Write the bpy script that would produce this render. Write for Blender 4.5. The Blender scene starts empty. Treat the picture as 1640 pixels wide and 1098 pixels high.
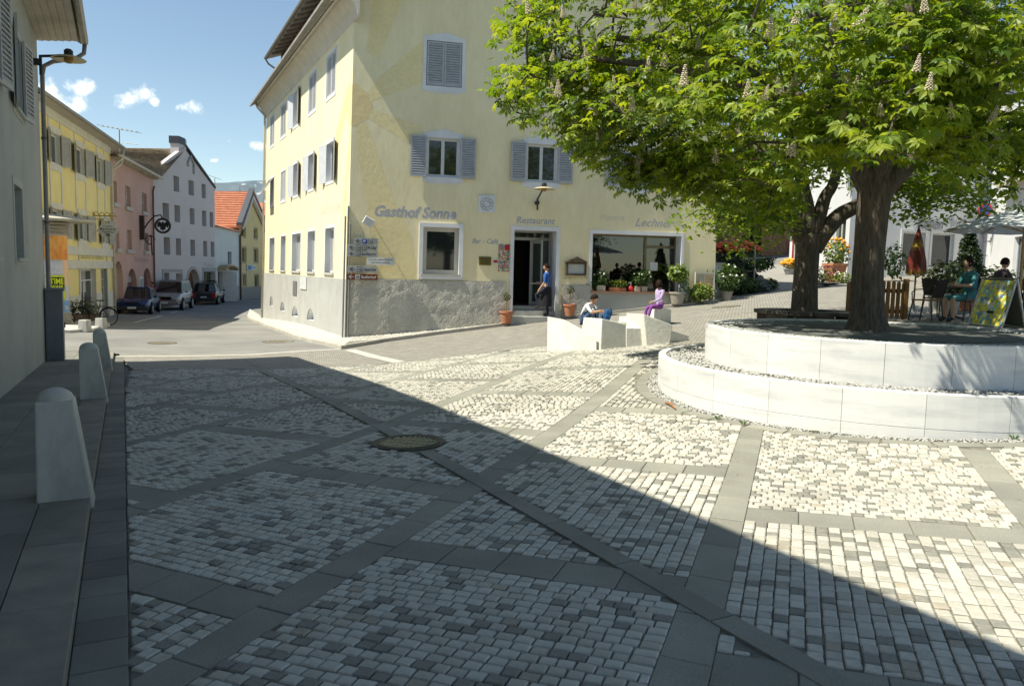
import bpy, bmesh, math, random
import numpy as np
from mathutils import Vector, Matrix, Quaternion

R = math.radians
rnd = random.Random(11)
scene = bpy.context.scene
COL = scene.collection

# ---------------------------------------------------------------- camera
F, CX, CY = 1250.0, 820.0, 549.0
PITCH, ROLL, H = R(5.28), R(1.28), 1.6
cam_d = bpy.data.cameras.new('camera')
cam = bpy.data.objects.new('camera', cam_d)
COL.objects.link(cam)
cam_d.sensor_fit = 'HORIZONTAL'
cam_d.sensor_width = 36.0
cam_d.lens = F / 1640.0 * 36.0
cam_d.clip_start = 0.05
cam_d.clip_end = 30000
cam.matrix_world = Matrix.Translation((0, 0, H)) @ Matrix.Rotation(math.pi/2 - PITCH, 4, 'X') @ Matrix.Rotation(ROLL, 4, 'Z')
scene.camera = cam
CM = np.array((Matrix.Rotation(math.pi/2 - PITCH, 3, 'X') @ Matrix.Rotation(ROLL, 3, 'Z')))
CO = np.array([0, 0, H])

# ---------------------------------------------------------------- light
SUN_EL, SUN_HEAD = 58.0, 69.5          # heading the light travels to, from +Y towards +X
world = bpy.data.worlds.new('World')
scene.world = world
world.use_nodes = True
wn, wl = world.node_tree.nodes, world.node_tree.links
wn.clear()
w_out = wn.new('ShaderNodeOutputWorld')
w_bg = wn.new('ShaderNodeBackground')
w_bg.inputs['Strength'].default_value = 0.108
w_sky = wn.new('ShaderNodeTexSky')
w_sky.sky_type = 'NISHITA'
w_sky.sun_disc = False
w_sky.sun_elevation = R(SUN_EL)
w_sky.sun_rotation = R(SUN_HEAD + 180)
w_sky.altitude = 900
w_sky.air_density = 1.0
w_sky.dust_density = 0.45
w_sky.ozone_density = 1.0
wl.new(w_bg.outputs[0], w_out.inputs[0])

sun_d = bpy.data.lights.new('sun', 'SUN')
sun = bpy.data.objects.new('sun', sun_d)
COL.objects.link(sun)
sun_d.energy = 5.0
sun_d.angle = R(0.53)
sun_d.color = (1.0, 0.965, 0.90)
sdir = Vector((math.sin(R(SUN_HEAD))*math.cos(R(SUN_EL)), math.cos(R(SUN_HEAD))*math.cos(R(SUN_EL)), -math.sin(R(SUN_EL))))
sun.rotation_euler = sdir.to_track_quat('-Z', 'Y').to_euler()
sun.location = (-10, -4, 20)

vs = scene.view_settings
vs.view_transform = 'Standard'
vs.look = 'None'
vs.exposure = 0.66
vs.gamma = 1.0
vs.use_curve_mapping = False
vs.use_white_balance = True
vs.white_balance_temperature = 7150
vs.white_balance_tint = 4

# ---------------------------------------------------------------- pixel rays and the lie of the ground
def ray(x, y):
    return CM @ np.array([(x-CX)/F, -(y-CY)/F, -1.0])
def onz(x, y, z):
    r = ray(x, y); return CO + r*((z-H)/r[2])
def aty(x, y, Y):
    r = ray(x, y); return CO + r*(Y/r[1])
def hp(x, Y):
    p = aty(x, 433.5 + 0.0223*(x-CX), Y); return np.array([p[0], p[1]])
def zat(x, y, p):                       # height of pixel row y above plan point p
    r = ray(x, y); return H + r[2]*(p[1]/r[1])
def proj(p):
    d = CM.T @ (np.array(p, float)-CO); return (CX+F*d[0]/-d[2], CY-F*d[1]/-d[2])

CP = np.array([(0,0,0),(2,-3,.08),(-3,-3,.05),(-2.9,5.2,-.09),(-5.3,10,-.30),(-7.5,14.6,-.51),(-1,7.6,-.10),(3.2,7.3,.05),(5.5,3,.12),(9,9,.45),
 (-5.35,24.5,-.75),(-12,22,-.82),(-9,18,-.68),(.9,26,-.12),(7.3,27.8,.62),(.9,20,-.12),(1.05,15.1,.0),(2.1,12.4,.2),(-.2,11.7,-.08),(-3,18,-.5),(6.2,15,.52),(8,13.3,.76),(10.2,13,.86),(4.5,19,.25),(7,19,.58),(9.5,18,.75),(13,18,.8),(6.5,24,.58),(10,27,1.0),(13,34,1.6),(17,30,1.5),(14.5,55,2.7),(20,20,1.1),(30,40,2.2),(12,62,3.0),
 (-21,44,-1.2),(-24,60,-1.3),(-17,32,-.95),(-16,60,-1.35),(-30,44,-1.4),(-20,28,-.8),(-16,26.5,-.72),(-20.5,40,-1.08),(-14,41,-1.3),(-22,80,-1.3),(-10,55,-.9),(0,40,0.2),(-40,70,-1.4),(10,-8,.2),(-10,-5,-.1),(30,5,.9),(-15,8,-.5),(5,90,3)], float)
def phi(r):
    return np.where(r > 0, r*r*np.log(np.maximum(r, 1e-9)), 0)
_n = len(CP)
_A = np.zeros((_n+3, _n+3))
_A[:_n,:_n] = phi(np.hypot(CP[:,None,0]-CP[None,:,0], CP[:,None,1]-CP[None,:,1])) + np.eye(_n)*2.0
_A[:_n,_n] = 1; _A[:_n,_n+1:] = CP[:,:2]; _A[_n:,:_n] = _A[:_n,_n:].T
_W = np.linalg.solve(_A, np.r_[CP[:,2], 0, 0, 0])
def gv(X, Y):
    X, Y = np.atleast_1d(np.asarray(X, float)), np.atleast_1d(np.asarray(Y, float))
    z = phi(np.hypot(X[:,None]-CP[None,:,0], Y[:,None]-CP[None,:,1])) @ _W[:_n] + _W[_n] + _W[_n+1]*X + _W[_n+2]*Y
    d = np.hypot(X, Y-35)
    t = np.clip((d-55)/45, 0, 1)
    return z*(1-t) + (-1.3)*t
def g(x, y):
    return float(gv(x, y)[0])
def ong(x, y):
    r = ray(x, y); t = pt = 0.5
    while t < 200:
        p = CO + r*t
        if p[2] < g(p[0], p[1]):
            a, b = pt, t
            for _ in range(22):
                m = (a+b)/2; p = CO + r*m
                if p[2] < g(p[0], p[1]): b = m
                else: a = m
            return CO + r*b
        pt = t; t *= 1.03
    return CO + r*200

# ---------------------------------------------------------------- clouds in the sky (fixed directions of the real sky)
def nd(t, **k):
    n = wn.new(t)
    for a, b in k.items(): setattr(n, a, b)
    return n
def lk(a, b): wl.new(a, b)
tc = nd('ShaderNodeTexCoord')
no = nd('ShaderNodeTexNoise'); no.inputs['Scale'].default_value = 34; no.inputs['Detail'].default_value = 8; no.inputs['Roughness'].default_value = .62
lk(tc.outputs['Generated'], no.inputs['Vector'])
cloud_sum = None
CLOUDS = [(95,168,42,24),(126,140,30,15),(72,155,28,22),(203,160,23,16),(228,152,26,20),(245,164,16,11),(297,168,24,13),(415,233,18,11),(366,226,7,4),(344,257,9,4),(112,172,16,8),(-60,150,60,30)]
for (px, py, sx, sy) in CLOUDS:
    c = Vector(ray(px, py)).normalized()
    right = Vector((CM[0][0], CM[1][0], CM[2][0])); right = (right - c*right.dot(c)).normalized()
    up = right.cross(c) * 1.0
    d = nd('ShaderNodeVectorMath', operation='SUBTRACT'); d.inputs[1].default_value = c
    lk(tc.outputs['Generated'], d.inputs[0])
    parts = []
    for ax, sc in ((right, sx/F), (up, sy/F)):
        dt = nd('ShaderNodeVectorMath', operation='DOT_PRODUCT'); dt.inputs[1].default_value = ax/sc
        lk(d.outputs[0], dt.inputs[0])
        sq = nd('ShaderNodeMath', operation='POWER'); sq.inputs[1].default_value = 2
        ab = nd('ShaderNodeMath', operation='ABSOLUTE'); lk(dt.outputs['Value'], ab.inputs[0]); lk(ab.outputs[0], sq.inputs[0])
        parts.append(sq)
    ad = nd('ShaderNodeMath', operation='ADD'); lk(parts[0].outputs[0], ad.inputs[0]); lk(parts[1].outputs[0], ad.inputs[1])
    ng = nd('ShaderNodeMath', operation='MULTIPLY'); ng.inputs[1].default_value = -1.0; lk(ad.outputs[0], ng.inputs[0])
    ex = nd('ShaderNodeMath', operation='EXPONENT'); lk(ng.outputs[0], ex.inputs[0])
    # the far side of the sphere is excluded by the distance itself
    if cloud_sum is None: cloud_sum = ex
    else:
        s = nd('ShaderNodeMath', operation='MAXIMUM'); lk(cloud_sum.outputs[0], s.inputs[0]); lk(ex.outputs[0], s.inputs[1]); cloud_sum = s
mm = nd('ShaderNodeMath', operation='MULTIPLY_ADD'); lk(no.outputs['Fac'], mm.inputs[0]); mm.inputs[1].default_value = 2.6; mm.inputs[2].default_value = -1.78
ad = nd('ShaderNodeMath', operation='ADD'); lk(cloud_sum.outputs[0], ad.inputs[0]); lk(mm.outputs[0], ad.inputs[1])
ml = nd('ShaderNodeMapRange'); ml.inputs['From Min'].default_value = 0.0; ml.inputs['From Max'].default_value = 0.75; ml.interpolation_type = 'SMOOTHSTEP'
lk(ad.outputs[0], ml.inputs['Value'])
cg = nd('ShaderNodeMapRange'); cg.inputs['From Min'].default_value = .02; cg.inputs['From Max'].default_value = .25; lk(cloud_sum.outputs[0], cg.inputs['Value'])
cs = nd('ShaderNodeMath', operation='MULTIPLY'); lk(ml.outputs[0], cs.inputs[0]); lk(cg.outputs[0], cs.inputs[1])
cf = nd('ShaderNodeMath', operation='MULTIPLY'); cf.inputs[1].default_value = .92; lk(cs.outputs[0], cf.inputs[0])
mx = nd('ShaderNodeMix', data_type='RGBA'); lk(cf.outputs[0], mx.inputs[0]); lk(w_sky.outputs[0], mx.inputs[6]); mx.inputs[7].default_value = (9.6, 9.6, 9.9, 1)
lk(mx.outputs[2], w_bg.inputs[0])

# ---------------------------------------------------------------- materials
MATS = {}
def mat(name, c, c2=None, rough=.8, scale=4, bump=0, bscale=40, metal=0, spec=.3, stretch=None, rand=0, lo=.35, hi=.65, fine=0, detail=5, bdist=.02):
    if name in MATS: return MATS[name]
    m = bpy.data.materials.new(name); m.use_nodes = True
    N, L = m.node_tree.nodes, m.node_tree.links
    b = N['Principled BSDF']
    b.inputs['Roughness'].default_value = rough
    b.inputs['Metallic'].default_value = metal
    b.inputs['Specular IOR Level'].default_value = spec
    if c2 is None: c2 = tuple(x*.8 for x in c)
    tcn = N.new('ShaderNodeTexCoord'); vec = tcn.outputs['Object']
    if stretch:
        mp = N.new('ShaderNodeMapping'); mp.inputs['Scale'].default_value = stretch; L.new(vec, mp.inputs[0]); vec = mp.outputs[0]
    nz = N.new('ShaderNodeTexNoise'); nz.inputs['Scale'].default_value = scale; nz.inputs['Detail'].default_value = detail; nz.inputs['Roughness'].default_value = .6
    L.new(vec, nz.inputs['Vector'])
    rp = N.new('ShaderNodeMapRange'); rp.inputs['From Min'].default_value = lo; rp.inputs['From Max'].default_value = hi
    L.new(nz.outputs['Fac'], rp.inputs['Value'])
    mxn = N.new('ShaderNodeMix'); mxn.data_type = 'RGBA'
    mxn.inputs[6].default_value = (*c, 1); mxn.inputs[7].default_value = (*c2, 1)
    L.new(rp.outputs[0], mxn.inputs[0])
    colout = mxn.outputs[2]
    if fine:
        n2 = N.new('ShaderNodeTexNoise'); n2.inputs['Scale'].default_value = bscale*1.7; n2.inputs['Detail'].default_value = 3
        L.new(vec, n2.inputs['Vector'])
        r2 = N.new('ShaderNodeMapRange'); r2.inputs['From Min'].default_value = .25; r2.inputs['From Max'].default_value = .75
        r2.inputs['To Min'].default_value = 1-fine; r2.inputs['To Max'].default_value = 1+fine
        L.new(n2.outputs['Fac'], r2.inputs['Value'])
        hs = N.new('ShaderNodeHueSaturation'); L.new(r2.outputs[0], hs.inputs['Value']); L.new(colout, hs.inputs['Color']); colout = hs.outputs[0]
    if rand:
        oi = N.new('ShaderNodeObjectInfo')
        r3 = N.new('ShaderNodeMapRange'); r3.inputs['To Min'].default_value = 1-rand; r3.inputs['To Max'].default_value = 1+rand
        L.new(oi.outputs['Random'], r3.inputs['Value'])
        hs = N.new('ShaderNodeHueSaturation'); L.new(r3.outputs[0], hs.inputs['Value']); L.new(colout, hs.inputs['Color']); colout = hs.outputs[0]
    L.new(colout, b.inputs['Base Color'])
    if bump:
        bn = N.new('ShaderNodeTexNoise'); bn.inputs['Scale'].default_value = bscale; bn.inputs['Detail'].default_value = 5; L.new(vec, bn.inputs['Vector'])
        bp = N.new('ShaderNodeBump'); bp.inputs['Strength'].default_value = bump; bp.inputs['Distance'].default_value = bdist
        L.new(bn.outputs['Fac'], bp.inputs['Height']); L.new(bp.outputs[0], b.inputs['Normal'])
    MATS[name] = m
    return m
def glassmat(name, c, rough=.04, spec=.8):
    m = mat(name, c, tuple(x*.7 for x in c), rough=rough, scale=1.5, spec=spec)
    return m
def leafmat(name, c, c2, trans=.35, rough=.45, scale=3, rand=0):
    m = mat(name, c, c2, rough=rough, scale=scale, spec=.35, rand=rand, lo=.4, hi=.6)
    N, L = m.node_tree.nodes, m.node_tree.links
    b = N['Principled BSDF']; out = N['Material Output']
    tr = N.new('ShaderNodeBsdfTranslucent')
    src = b.inputs['Base Color'].links[0].from_socket
    hs = N.new('ShaderNodeHueSaturation'); hs.inputs['Hue'].default_value = .485; hs.inputs['Saturation'].default_value = 1.15; hs.inputs['Value'].default_value = 1.5
    L.new(src, hs.inputs['Color']); L.new(hs.outputs[0], tr.inputs['Color'])
    mxs = N.new('ShaderNodeMixShader'); mxs.inputs[0].default_value = trans
    L.new(b.outputs[0], mxs.inputs[1]); L.new(tr.outputs[0], mxs.inputs[2]); L.new(mxs.outputs[0], out.inputs['Surface'])
    return m
def seeglass(name, tint=(.75,.8,.78)):
    if name in MATS: return MATS[name]
    m = bpy.data.materials.new(name); m.use_nodes = True
    N, L = m.node_tree.nodes, m.node_tree.links
    N.remove(N['Principled BSDF']); out = N['Material Output']
    t = N.new('ShaderNodeBsdfTransparent'); t.inputs[0].default_value = (*tint, 1)
    gl = N.new('ShaderNodeBsdfGlossy'); gl.inputs['Roughness'].default_value = .01; gl.inputs[0].default_value = (.9,.93,.95,1)
    fr = N.new('ShaderNodeFresnel'); fr.inputs[0].default_value = 1.9
    mx_ = N.new('ShaderNodeMixShader'); L.new(fr.outputs[0], mx_.inputs[0]); L.new(t.outputs[0], mx_.inputs[1]); L.new(gl.outputs[0], mx_.inputs[2])
    L.new(mx_.outputs[0], out.inputs[0])
    MATS[name] = m
    return m

# ---------------------------------------------------------------- mesh helpers
def rootloc(o):
    while o.parent: o = o.parent
    return np.array(o.location)
class MB:
    def __init__(s): s.v, s.f, s.mi = [], [], []
    def add(s, V, Fc, mi=0):
        o = len(s.v); s.v += [tuple(map(float, p)) for p in V]
        for f in Fc: s.f.append([i+o for i in f]); s.mi.append(mi)
        return s
    def poly(s, P, mi=0): return s.add(P, [list(range(len(P)))], mi)
    def hexa(s, P, mi=0):               # 8 points: bottom ring then top ring
        return s.add(P, [(3,2,1,0),(4,5,6,7),(0,1,5,4),(1,2,6,5),(2,3,7,6),(3,0,4,7)], mi)
    def box(s, c, d, rz=0, mi=0, rot=None):
        m = rot if rot is not None else Matrix.Rotation(rz, 3, 'Z')
        P = []
        for dz in (-.5, .5):
            for dx, dy in ((-.5,-.5),(.5,-.5),(.5,.5),(-.5,.5)):
                P.append(Vector(c) + m @ Vector((dx*d[0], dy*d[1], dz*d[2])))
        return s.hexa(P, mi)
    def prism(s, P, off, mi=0):         # polygon P (3d) pushed along vector off
        n = len(P); Q = [np.array(p, float)+np.array(off, float) for p in P]
        Fc = [list(range(n))[::-1], list(range(n, 2*n))] + [(i, (i+1)%n, n+(i+1)%n, n+i) for i in range(n)]
        return s.add(list(P)+Q, Fc, mi)
    def tube(s, P, r, n=8, cap=True, mi=0, flat=None):
        P = [Vector(p) for p in P]; k = len(P)
        if not hasattr(r, '__len__'): r = [r]*k
        V = []; up = Vector((0,0,1)); a = None
        for i, p in enumerate(P):
            t = (P[min(i+1,k-1)]-P[max(i-1,0)])
            if t.length < 1e-9: t = Vector((0,0,1))
            t.normalize()
            if a is None:
                a = t.cross(up if abs(t.z) < .9 else Vector((1,0,0)))
            a = (a - t*a.dot(t))
            if a.length < 1e-6: a = t.orthogonal()
            a.normalize(); b = t.cross(a)
            for j in range(n):
                an = 2*math.pi*j/n
                V.append(p + (a*math.cos(an)+b*math.sin(an))*r[i])
        Fc = []
        for i in range(k-1):
            for j in range(n):
                Fc.append((i*n+j, i*n+(j+1)%n, (i+1)*n+(j+1)%n, (i+1)*n+j))
        if cap: Fc += [list(range(n))[::-1], [(k-1)*n+j for j in range(n)]]
        return s.add(V, Fc, mi)
    def lathe(s, prof, c=(0,0,0), n=16, mi=0, M_=None, cap=True):
        V = []
        for r, z in prof:
            for j in range(n):
                a = 2*math.pi*j/n; p = Vector((r*math.cos(a), r*math.sin(a), z))
                if M_ is not None: p = M_ @ p
                V.append(p + Vector(c))
        k = len(prof); Fc = []
        for i in range(k-1):
            for j in range(n): Fc.append((i*n+j, i*n+(j+1)%n, (i+1)*n+(j+1)%n, (i+1)*n+j))
        if cap: Fc += [list(range(n))[::-1], [(k-1)*n+j for j in range(n)]]
        return s.add(V, Fc, mi)
    def torus(s, c, R1, r, n=24, m=8, M_=None, mi=0):
        V = []
        for i in range(n):
            a = 2*math.pi*i/n
            for j in range(m):
                b = 2*math.pi*j/m; p = Vector(((R1+r*math.cos(b))*math.cos(a), (R1+r*math.cos(b))*math.sin(a), r*math.sin(b)))
                if M_ is not None: p = M_ @ p
                V.append(p+Vector(c))
        return s.add(V, [(i*m+j, ((i+1)%n)*m+j, ((i+1)%n)*m+(j+1)%m, i*m+(j+1)%m) for i in range(n) for j in range(m)], mi)
    def ball(s, c, r, n=10, m=7, mi=0):
        if not hasattr(r, '__len__'): r = (r, r, r)
        prof = []; V = []
        for i in range(m+1):
            t = math.pi*i/m
            for j in range(n):
                a = 2*math.pi*j/n
                V.append((c[0]+r[0]*math.sin(t)*math.cos(a), c[1]+r[1]*math.sin(t)*math.sin(a), c[2]-r[2]*math.cos(t)))
        return s.add(V, [(i*n+j, i*n+(j+1)%n, (i+1)*n+(j+1)%n, (i+1)*n+j) for i in range(m) for j in range(n)], mi)
    def build(s, name, m, parent=None, local=False, loc=None, smooth=False, bevel=0, kind=None, label=None, cat=None, group=None):
        me = bpy.data.meshes.new(name)
        V = np.array(s.v, float).reshape(-1, 3)
        if parent is not None and not local: V = V - rootloc(parent)
        if loc is not None and not local: V = V - np.array(loc, float)
        me.from_pydata(V.tolist(), [], s.f)
        for q in (m if isinstance(m, (list, tuple)) else [m]): me.materials.append(q)
        if any(s.mi): me.polygons.foreach_set('material_index', s.mi)
        if smooth: me.polygons.foreach_set('use_smooth', [True]*len(me.polygons))
        me.validate(); me.update()
        o = bpy.data.objects.new(name, me); COL.objects.link(o)
        if parent is not None: o.parent = parent
        if loc is not None: o.location = loc
        if bevel:
            b = o.modifiers.new('bevel', 'BEVEL'); b.width = bevel; b.segments = 2; b.limit_method = 'ANGLE'
        tag(o, label, cat, group, kind)
        return o
def tag(o, label=None, cat=None, group=None, kind=None):
    if label: o['label'] = label
    if cat: o['category'] = cat
    if group: o['group'] = group
    if kind: o['kind'] = kind
    return o
def thing(name, label, cat, loc=(0,0,0), rz=0, group=None):
    o = bpy.data.objects.new(name, None); COL.objects.link(o)
    o.empty_display_size = .1; o.location = loc; o.rotation_euler = (0, 0, rz)
    return tag(o, label, cat, group)
def copy_tree(o, parent=None):
    c = o.copy(); COL.objects.link(c); c.parent = parent
    for ch in list(o.children): copy_tree(ch, c)
    return c
def inpoly(x, y, P):
    c = False; n = len(P)
    for i in range(n):
        x1, y1 = P[i][0], P[i][1]; x2, y2 = P[(i+1)%n][0], P[(i+1)%n][1]
        if (y1 > y) != (y2 > y) and x < (x2-x1)*(y-y1)/(y2-y1)+x1: c = not c
    return c
def clip(P, a, nrm):                    # keep the side (p-a).nrm >= 0 of a plan polygon
    out = []
    for i in range(len(P)):
        p, q = P[i], P[(i+1)%len(P)]
        dp = (p[0]-a[0])*nrm[0]+(p[1]-a[1])*nrm[1]; dq = (q[0]-a[0])*nrm[0]+(q[1]-a[1])*nrm[1]
        if dp >= 0: out.append(p)
        if (dp >= 0) != (dq >= 0):
            t = dp/(dp-dq); out.append((p[0]+(q[0]-p[0])*t, p[1]+(q[1]-p[1])*t))
    return out
def sheet(name, P, zoff, m, step=1.0, thick=0, kind='structure', parent=None, hf=gv):
    bm = bmesh.new()
    f = bm.faces.new([bm.verts.new((p[0], p[1], 0)) for p in P])
    xs = [p[0] for p in P]; ys = [p[1] for p in P]
    for ax, lo, hi in ((0, min(xs), max(xs)), (1, min(ys), max(ys))):
        k = math.ceil(lo/step)
        while k*step < hi:
            co = (k*step, 0, 0) if ax == 0 else (0, k*step, 0); no_ = (1,0,0) if ax == 0 else (0,1,0)
            bmesh.ops.bisect_plane(bm, geom=bm.verts[:]+bm.edges[:]+bm.faces[:], plane_co=co, plane_no=no_)
            k += 1
    bmesh.ops.triangulate(bm, faces=[q for q in bm.faces if len(q.verts) > 4])
    if thick:
        r = bmesh.ops.extrude_face_region(bm, geom=bm.faces[:])
    z = hf([v.co.x for v in bm.verts], [v.co.y for v in bm.verts])
    up = set()
    if thick: up = {e for e in r['geom'] if isinstance(e, bmesh.types.BMVert)}
    for v, zz in zip(bm.verts, z): v.co.z = zz + zoff - (0 if (not thick or v in up) else thick)
    bmesh.ops.recalc_face_normals(bm, faces=bm.faces[:])
    me = bpy.data.meshes.new(name); bm.to_mesh(me); bm.free(); me.materials.append(m)
    for p in me.polygons: p.use_smooth = not thick
    o = bpy.data.objects.new(name, me); COL.objects.link(o)
    if kind: o['kind'] = kind
    if parent: o.parent = parent
    return o
def scatter(V0, F0, mats_, mi0=None):
    """many transformed copies of a little template as one (verts, faces)"""
    V0 = np.array(V0, float); n = len(V0)
    A = np.array([np.array(m)[:3,:3] for m in mats_]); T = np.array([np.array(m)[:3,3] for m in mats_])
    V = (np.einsum('kij,nj->kni', A, V0) + T[:,None,:]).reshape(-1, 3)
    return V, n, len(mats_)
def scatter_obj(name, V0, F0, mats_, m, parent=None, kind='stuff', fmi=None, smooth=False):
    V, n, k = scatter(V0, F0, mats_)
    if parent is not None: V = V - rootloc(parent)
    me = bpy.data.meshes.new(name)
    L0 = np.concatenate([np.array(f) for f in F0]); cnt = np.array([len(f) for f in F0])
    loops = (L0[None,:] + (np.arange(k)*n)[:,None]).reshape(-1)
    tot = np.tile(cnt, k); start = np.concatenate([[0], np.cumsum(tot)[:-1]])
    me.vertices.add(len(V)); me.vertices.foreach_set('co', V.reshape(-1))
    me.loops.add(len(loops)); me.loops.foreach_set('vertex_index', loops.astype(np.int32))
    me.polygons.add(len(tot)); me.polygons.foreach_set('loop_start', start.astype(np.int32)); me.polygons.foreach_set('loop_total', tot.astype(np.int32))
    for q in (m if isinstance(m, (list, tuple)) else [m]): me.materials.append(q)
    if fmi is not None: me.polygons.foreach_set('material_index', np.repeat(np.array(fmi), len(F0)).astype(np.int32))
    me.update(calc_edges=True); me.validate()
    o = bpy.data.objects.new(name, me); COL.objects.link(o)
    if parent is not None: o.parent = parent
    if kind: o['kind'] = kind
    return o
# ================================================================ ground, street, plaza
asphalt = mat('asphalt', (.235,.23,.215), (.165,.162,.155), rough=.9, scale=.45, detail=9, bump=.25, bscale=140, fine=.12, bdist=.006)
earth = mat('far_ground', (.16,.165,.12), (.10,.12,.07), rough=.95, scale=.05)
granite = mat('granite_slab', (.265,.26,.222), (.195,.192,.165), rough=.75, scale=1.1, detail=9, bump=.2, bscale=110, fine=.30, rand=.12, bdist=.004)
joint_m = mat('joint_sand', (.22,.205,.165), (.12,.113,.094), rough=.95, scale=9, bump=.4, bscale=120, bdist=.006)
cob_w = mat('cobble_marble', (.53,.51,.45), (.40,.39,.345), rough=.62, scale=1.3, detail=9, bump=.35, bscale=42, fine=.10, bdist=.006, lo=.3, hi=.7)
cob_w2 = mat('cobble_cream', (.45,.425,.365), (.35,.335,.295), rough=.65, scale=1.1, detail=9, bump=.35, bscale=42, fine=.12, bdist=.006)
cob_g = mat('cobble_grey', (.25,.243,.21), (.185,.182,.16), rough=.7, scale=6, bump=.35, bscale=42, fine=.14, bdist=.006)
cob_d = mat('cobble_warm', (.38,.34,.27), (.29,.265,.215), rough=.7, scale=6, bump=.35, bscale=42, fine=.14, bdist=.006)
kerb_m = mat('kerb_granite', (.25,.232,.19), (.185,.175,.15), rough=.8, scale=4, bump=.2, bscale=120, fine=.15, rand=.1, bdist=.004)
concrete = mat('pale_concrete', (.50,.48,.43), (.42,.41,.37), rough=.85, scale=1.2, bump=.15, bscale=90, fine=.08, bdist=.004)
marble = mat('white_marble', (.66,.66,.645), (.50,.515,.52), rough=.42, scale=1.3, stretch=(1,1,5), lo=.45, hi=.8, spec=.4, fine=.04, bump=.05, bscale=30, detail=8, bdist=.005)

def setts(name, sx, ang, c1, c2, cj, parent=None):
    m = bpy.data.materials.new(name); m.use_nodes = True
    N, L = m.node_tree.nodes, m.node_tree.links; b = N['Principled BSDF']; b.inputs['Roughness'].default_value = .8
    t = N.new('ShaderNodeTexCoord'); mp = N.new('ShaderNodeMapping'); mp.inputs['Rotation'].default_value = (0,0,ang)
    L.new(t.outputs['Object'], mp.inputs[0])
    br = N.new('ShaderNodeTexBrick'); br.inputs['Scale'].default_value = sx; br.inputs['Mortar Size'].default_value = .045
    br.inputs['Brick Width'].default_value = .5; br.inputs['Row Height'].default_value = .42
    br.inputs['Color1'].default_value = (*c1,1); br.inputs['Color2'].default_value = (*c2,1); br.inputs['Mortar'].default_value = (*cj,1)
    br.inputs['Mortar Smooth'].default_value = .6
    nz = N.new('ShaderNodeTexNoise'); nz.inputs['Scale'].default_value = 3; nz.inputs['Detail'].default_value = 6
    L.new(t.outputs['Object'], nz.inputs[0])
    ad = N.new('ShaderNodeMixRGB'); ad.inputs[0].default_value = .04; L.new(mp.outputs[0], ad.inputs[1]); L.new(nz.outputs['Color'], ad.inputs[2]); L.new(ad.outputs[0], br.inputs[0])
    hs = N.new('ShaderNodeHueSaturation'); L.new(br.outputs['Color'], hs.inputs['Color'])
    rr = N.new('ShaderNodeMapRange'); rr.inputs['To Min'].default_value = .6; rr.inputs['To Max'].default_value = 1.4; L.new(nz.outputs['Fac'], rr.inputs[0]); L.new(rr.outputs[0], hs.inputs['Value'])
    L.new(hs.outputs[0], b.inputs['Base Color'])
    bp = N.new('ShaderNodeBump'); bp.inputs['Strength'].default_value = .8; bp.inputs['Distance'].default_value = .02; bp.invert = True
    L.new(br.outputs['Fac'], bp.inputs['Height']); L.new(bp.outputs[0], b.inputs['Normal'])
    return m
lane_m = setts('lane_setts', 5.0, R(-14), (.31,.29,.25), (.24,.225,.195), (.15,.14,.12))

# one sheet to the horizon
bm = bmesh.new()
rads = [0,3,6,9,12,15,18,21,24,27,30,34,38,42,46,50,55,60,66,72,80,90,100,120,150,220,400,800,1600,3000,5200]
NS = 72
ring = []
for r_ in rads:
    row = []
    for j in range(NS if r_ else 1):
        a = 2*math.pi*j/NS; row.append((r_*math.cos(a), 25+r_*math.sin(a)))
    ring.append(row)
allp = [p for row in ring for p in row]
zz = gv([p[0] for p in allp], [p[1] for p in allp]) - .07
vv = [bm.verts.new((p[0], p[1], z)) for p, z in zip(allp, zz)]
for j in range(NS): bm.faces.new((vv[0], vv[1+j], vv[1+(j+1)%NS]))
for i in range(1, len(rads)-1):
    o1 = 1+(i-1)*NS; o2 = o1+NS
    for j in range(NS): bm.faces.new((vv[o1+j], vv[o2+j], vv[o2+(j+1)%NS], vv[o1+(j+1)%NS]))
me = bpy.data.meshes.new('ground'); bm.to_mesh(me); bm.free(); me.materials.append(asphalt); me.materials.append(earth)
for p in me.polygons:
    p.use_smooth = True
    if (p.center.x**2 + (p.center.y-25)**2)**.5 > 110: p.material_index = 1
ground = bpy.data.objects.new('ground', me); COL.objects.link(ground); ground['kind'] = 'structure'

G2 = lambda x, y: tuple(ong(x, y)[:2])
KD = np.array([-.4472, .8944])                       # direction of the kerb and the street's left side
KN = np.array([.8944, .4472])                        # towards the plaza
K0 = np.array([-1.70, 2.89])                         # foot of the kerb
GO = .225                                            # width of the gutter strip
def kpt(t, off): return K0 + KD*t + KN*off

# far edge of the paved square
EDGE = [G2(211,590), G2(438,591), G2(660,579), G2(745,569), G2(866,555), G2(960,556), G2(1060,546)]
PC = np.array([4.78, 10.05]); PR1, PR2 = 2.83, 2.22
PLAZA = [tuple(kpt(-7, GO)), tuple(kpt(9, GO))] + EDGE + [(3.2,14.6), (5.2,14.9), (9,14.5), (12,11), (12,-4.5)]
plaza = sheet('plaza_paving', PLAZA, -.011, joint_m, step=.8)

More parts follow.
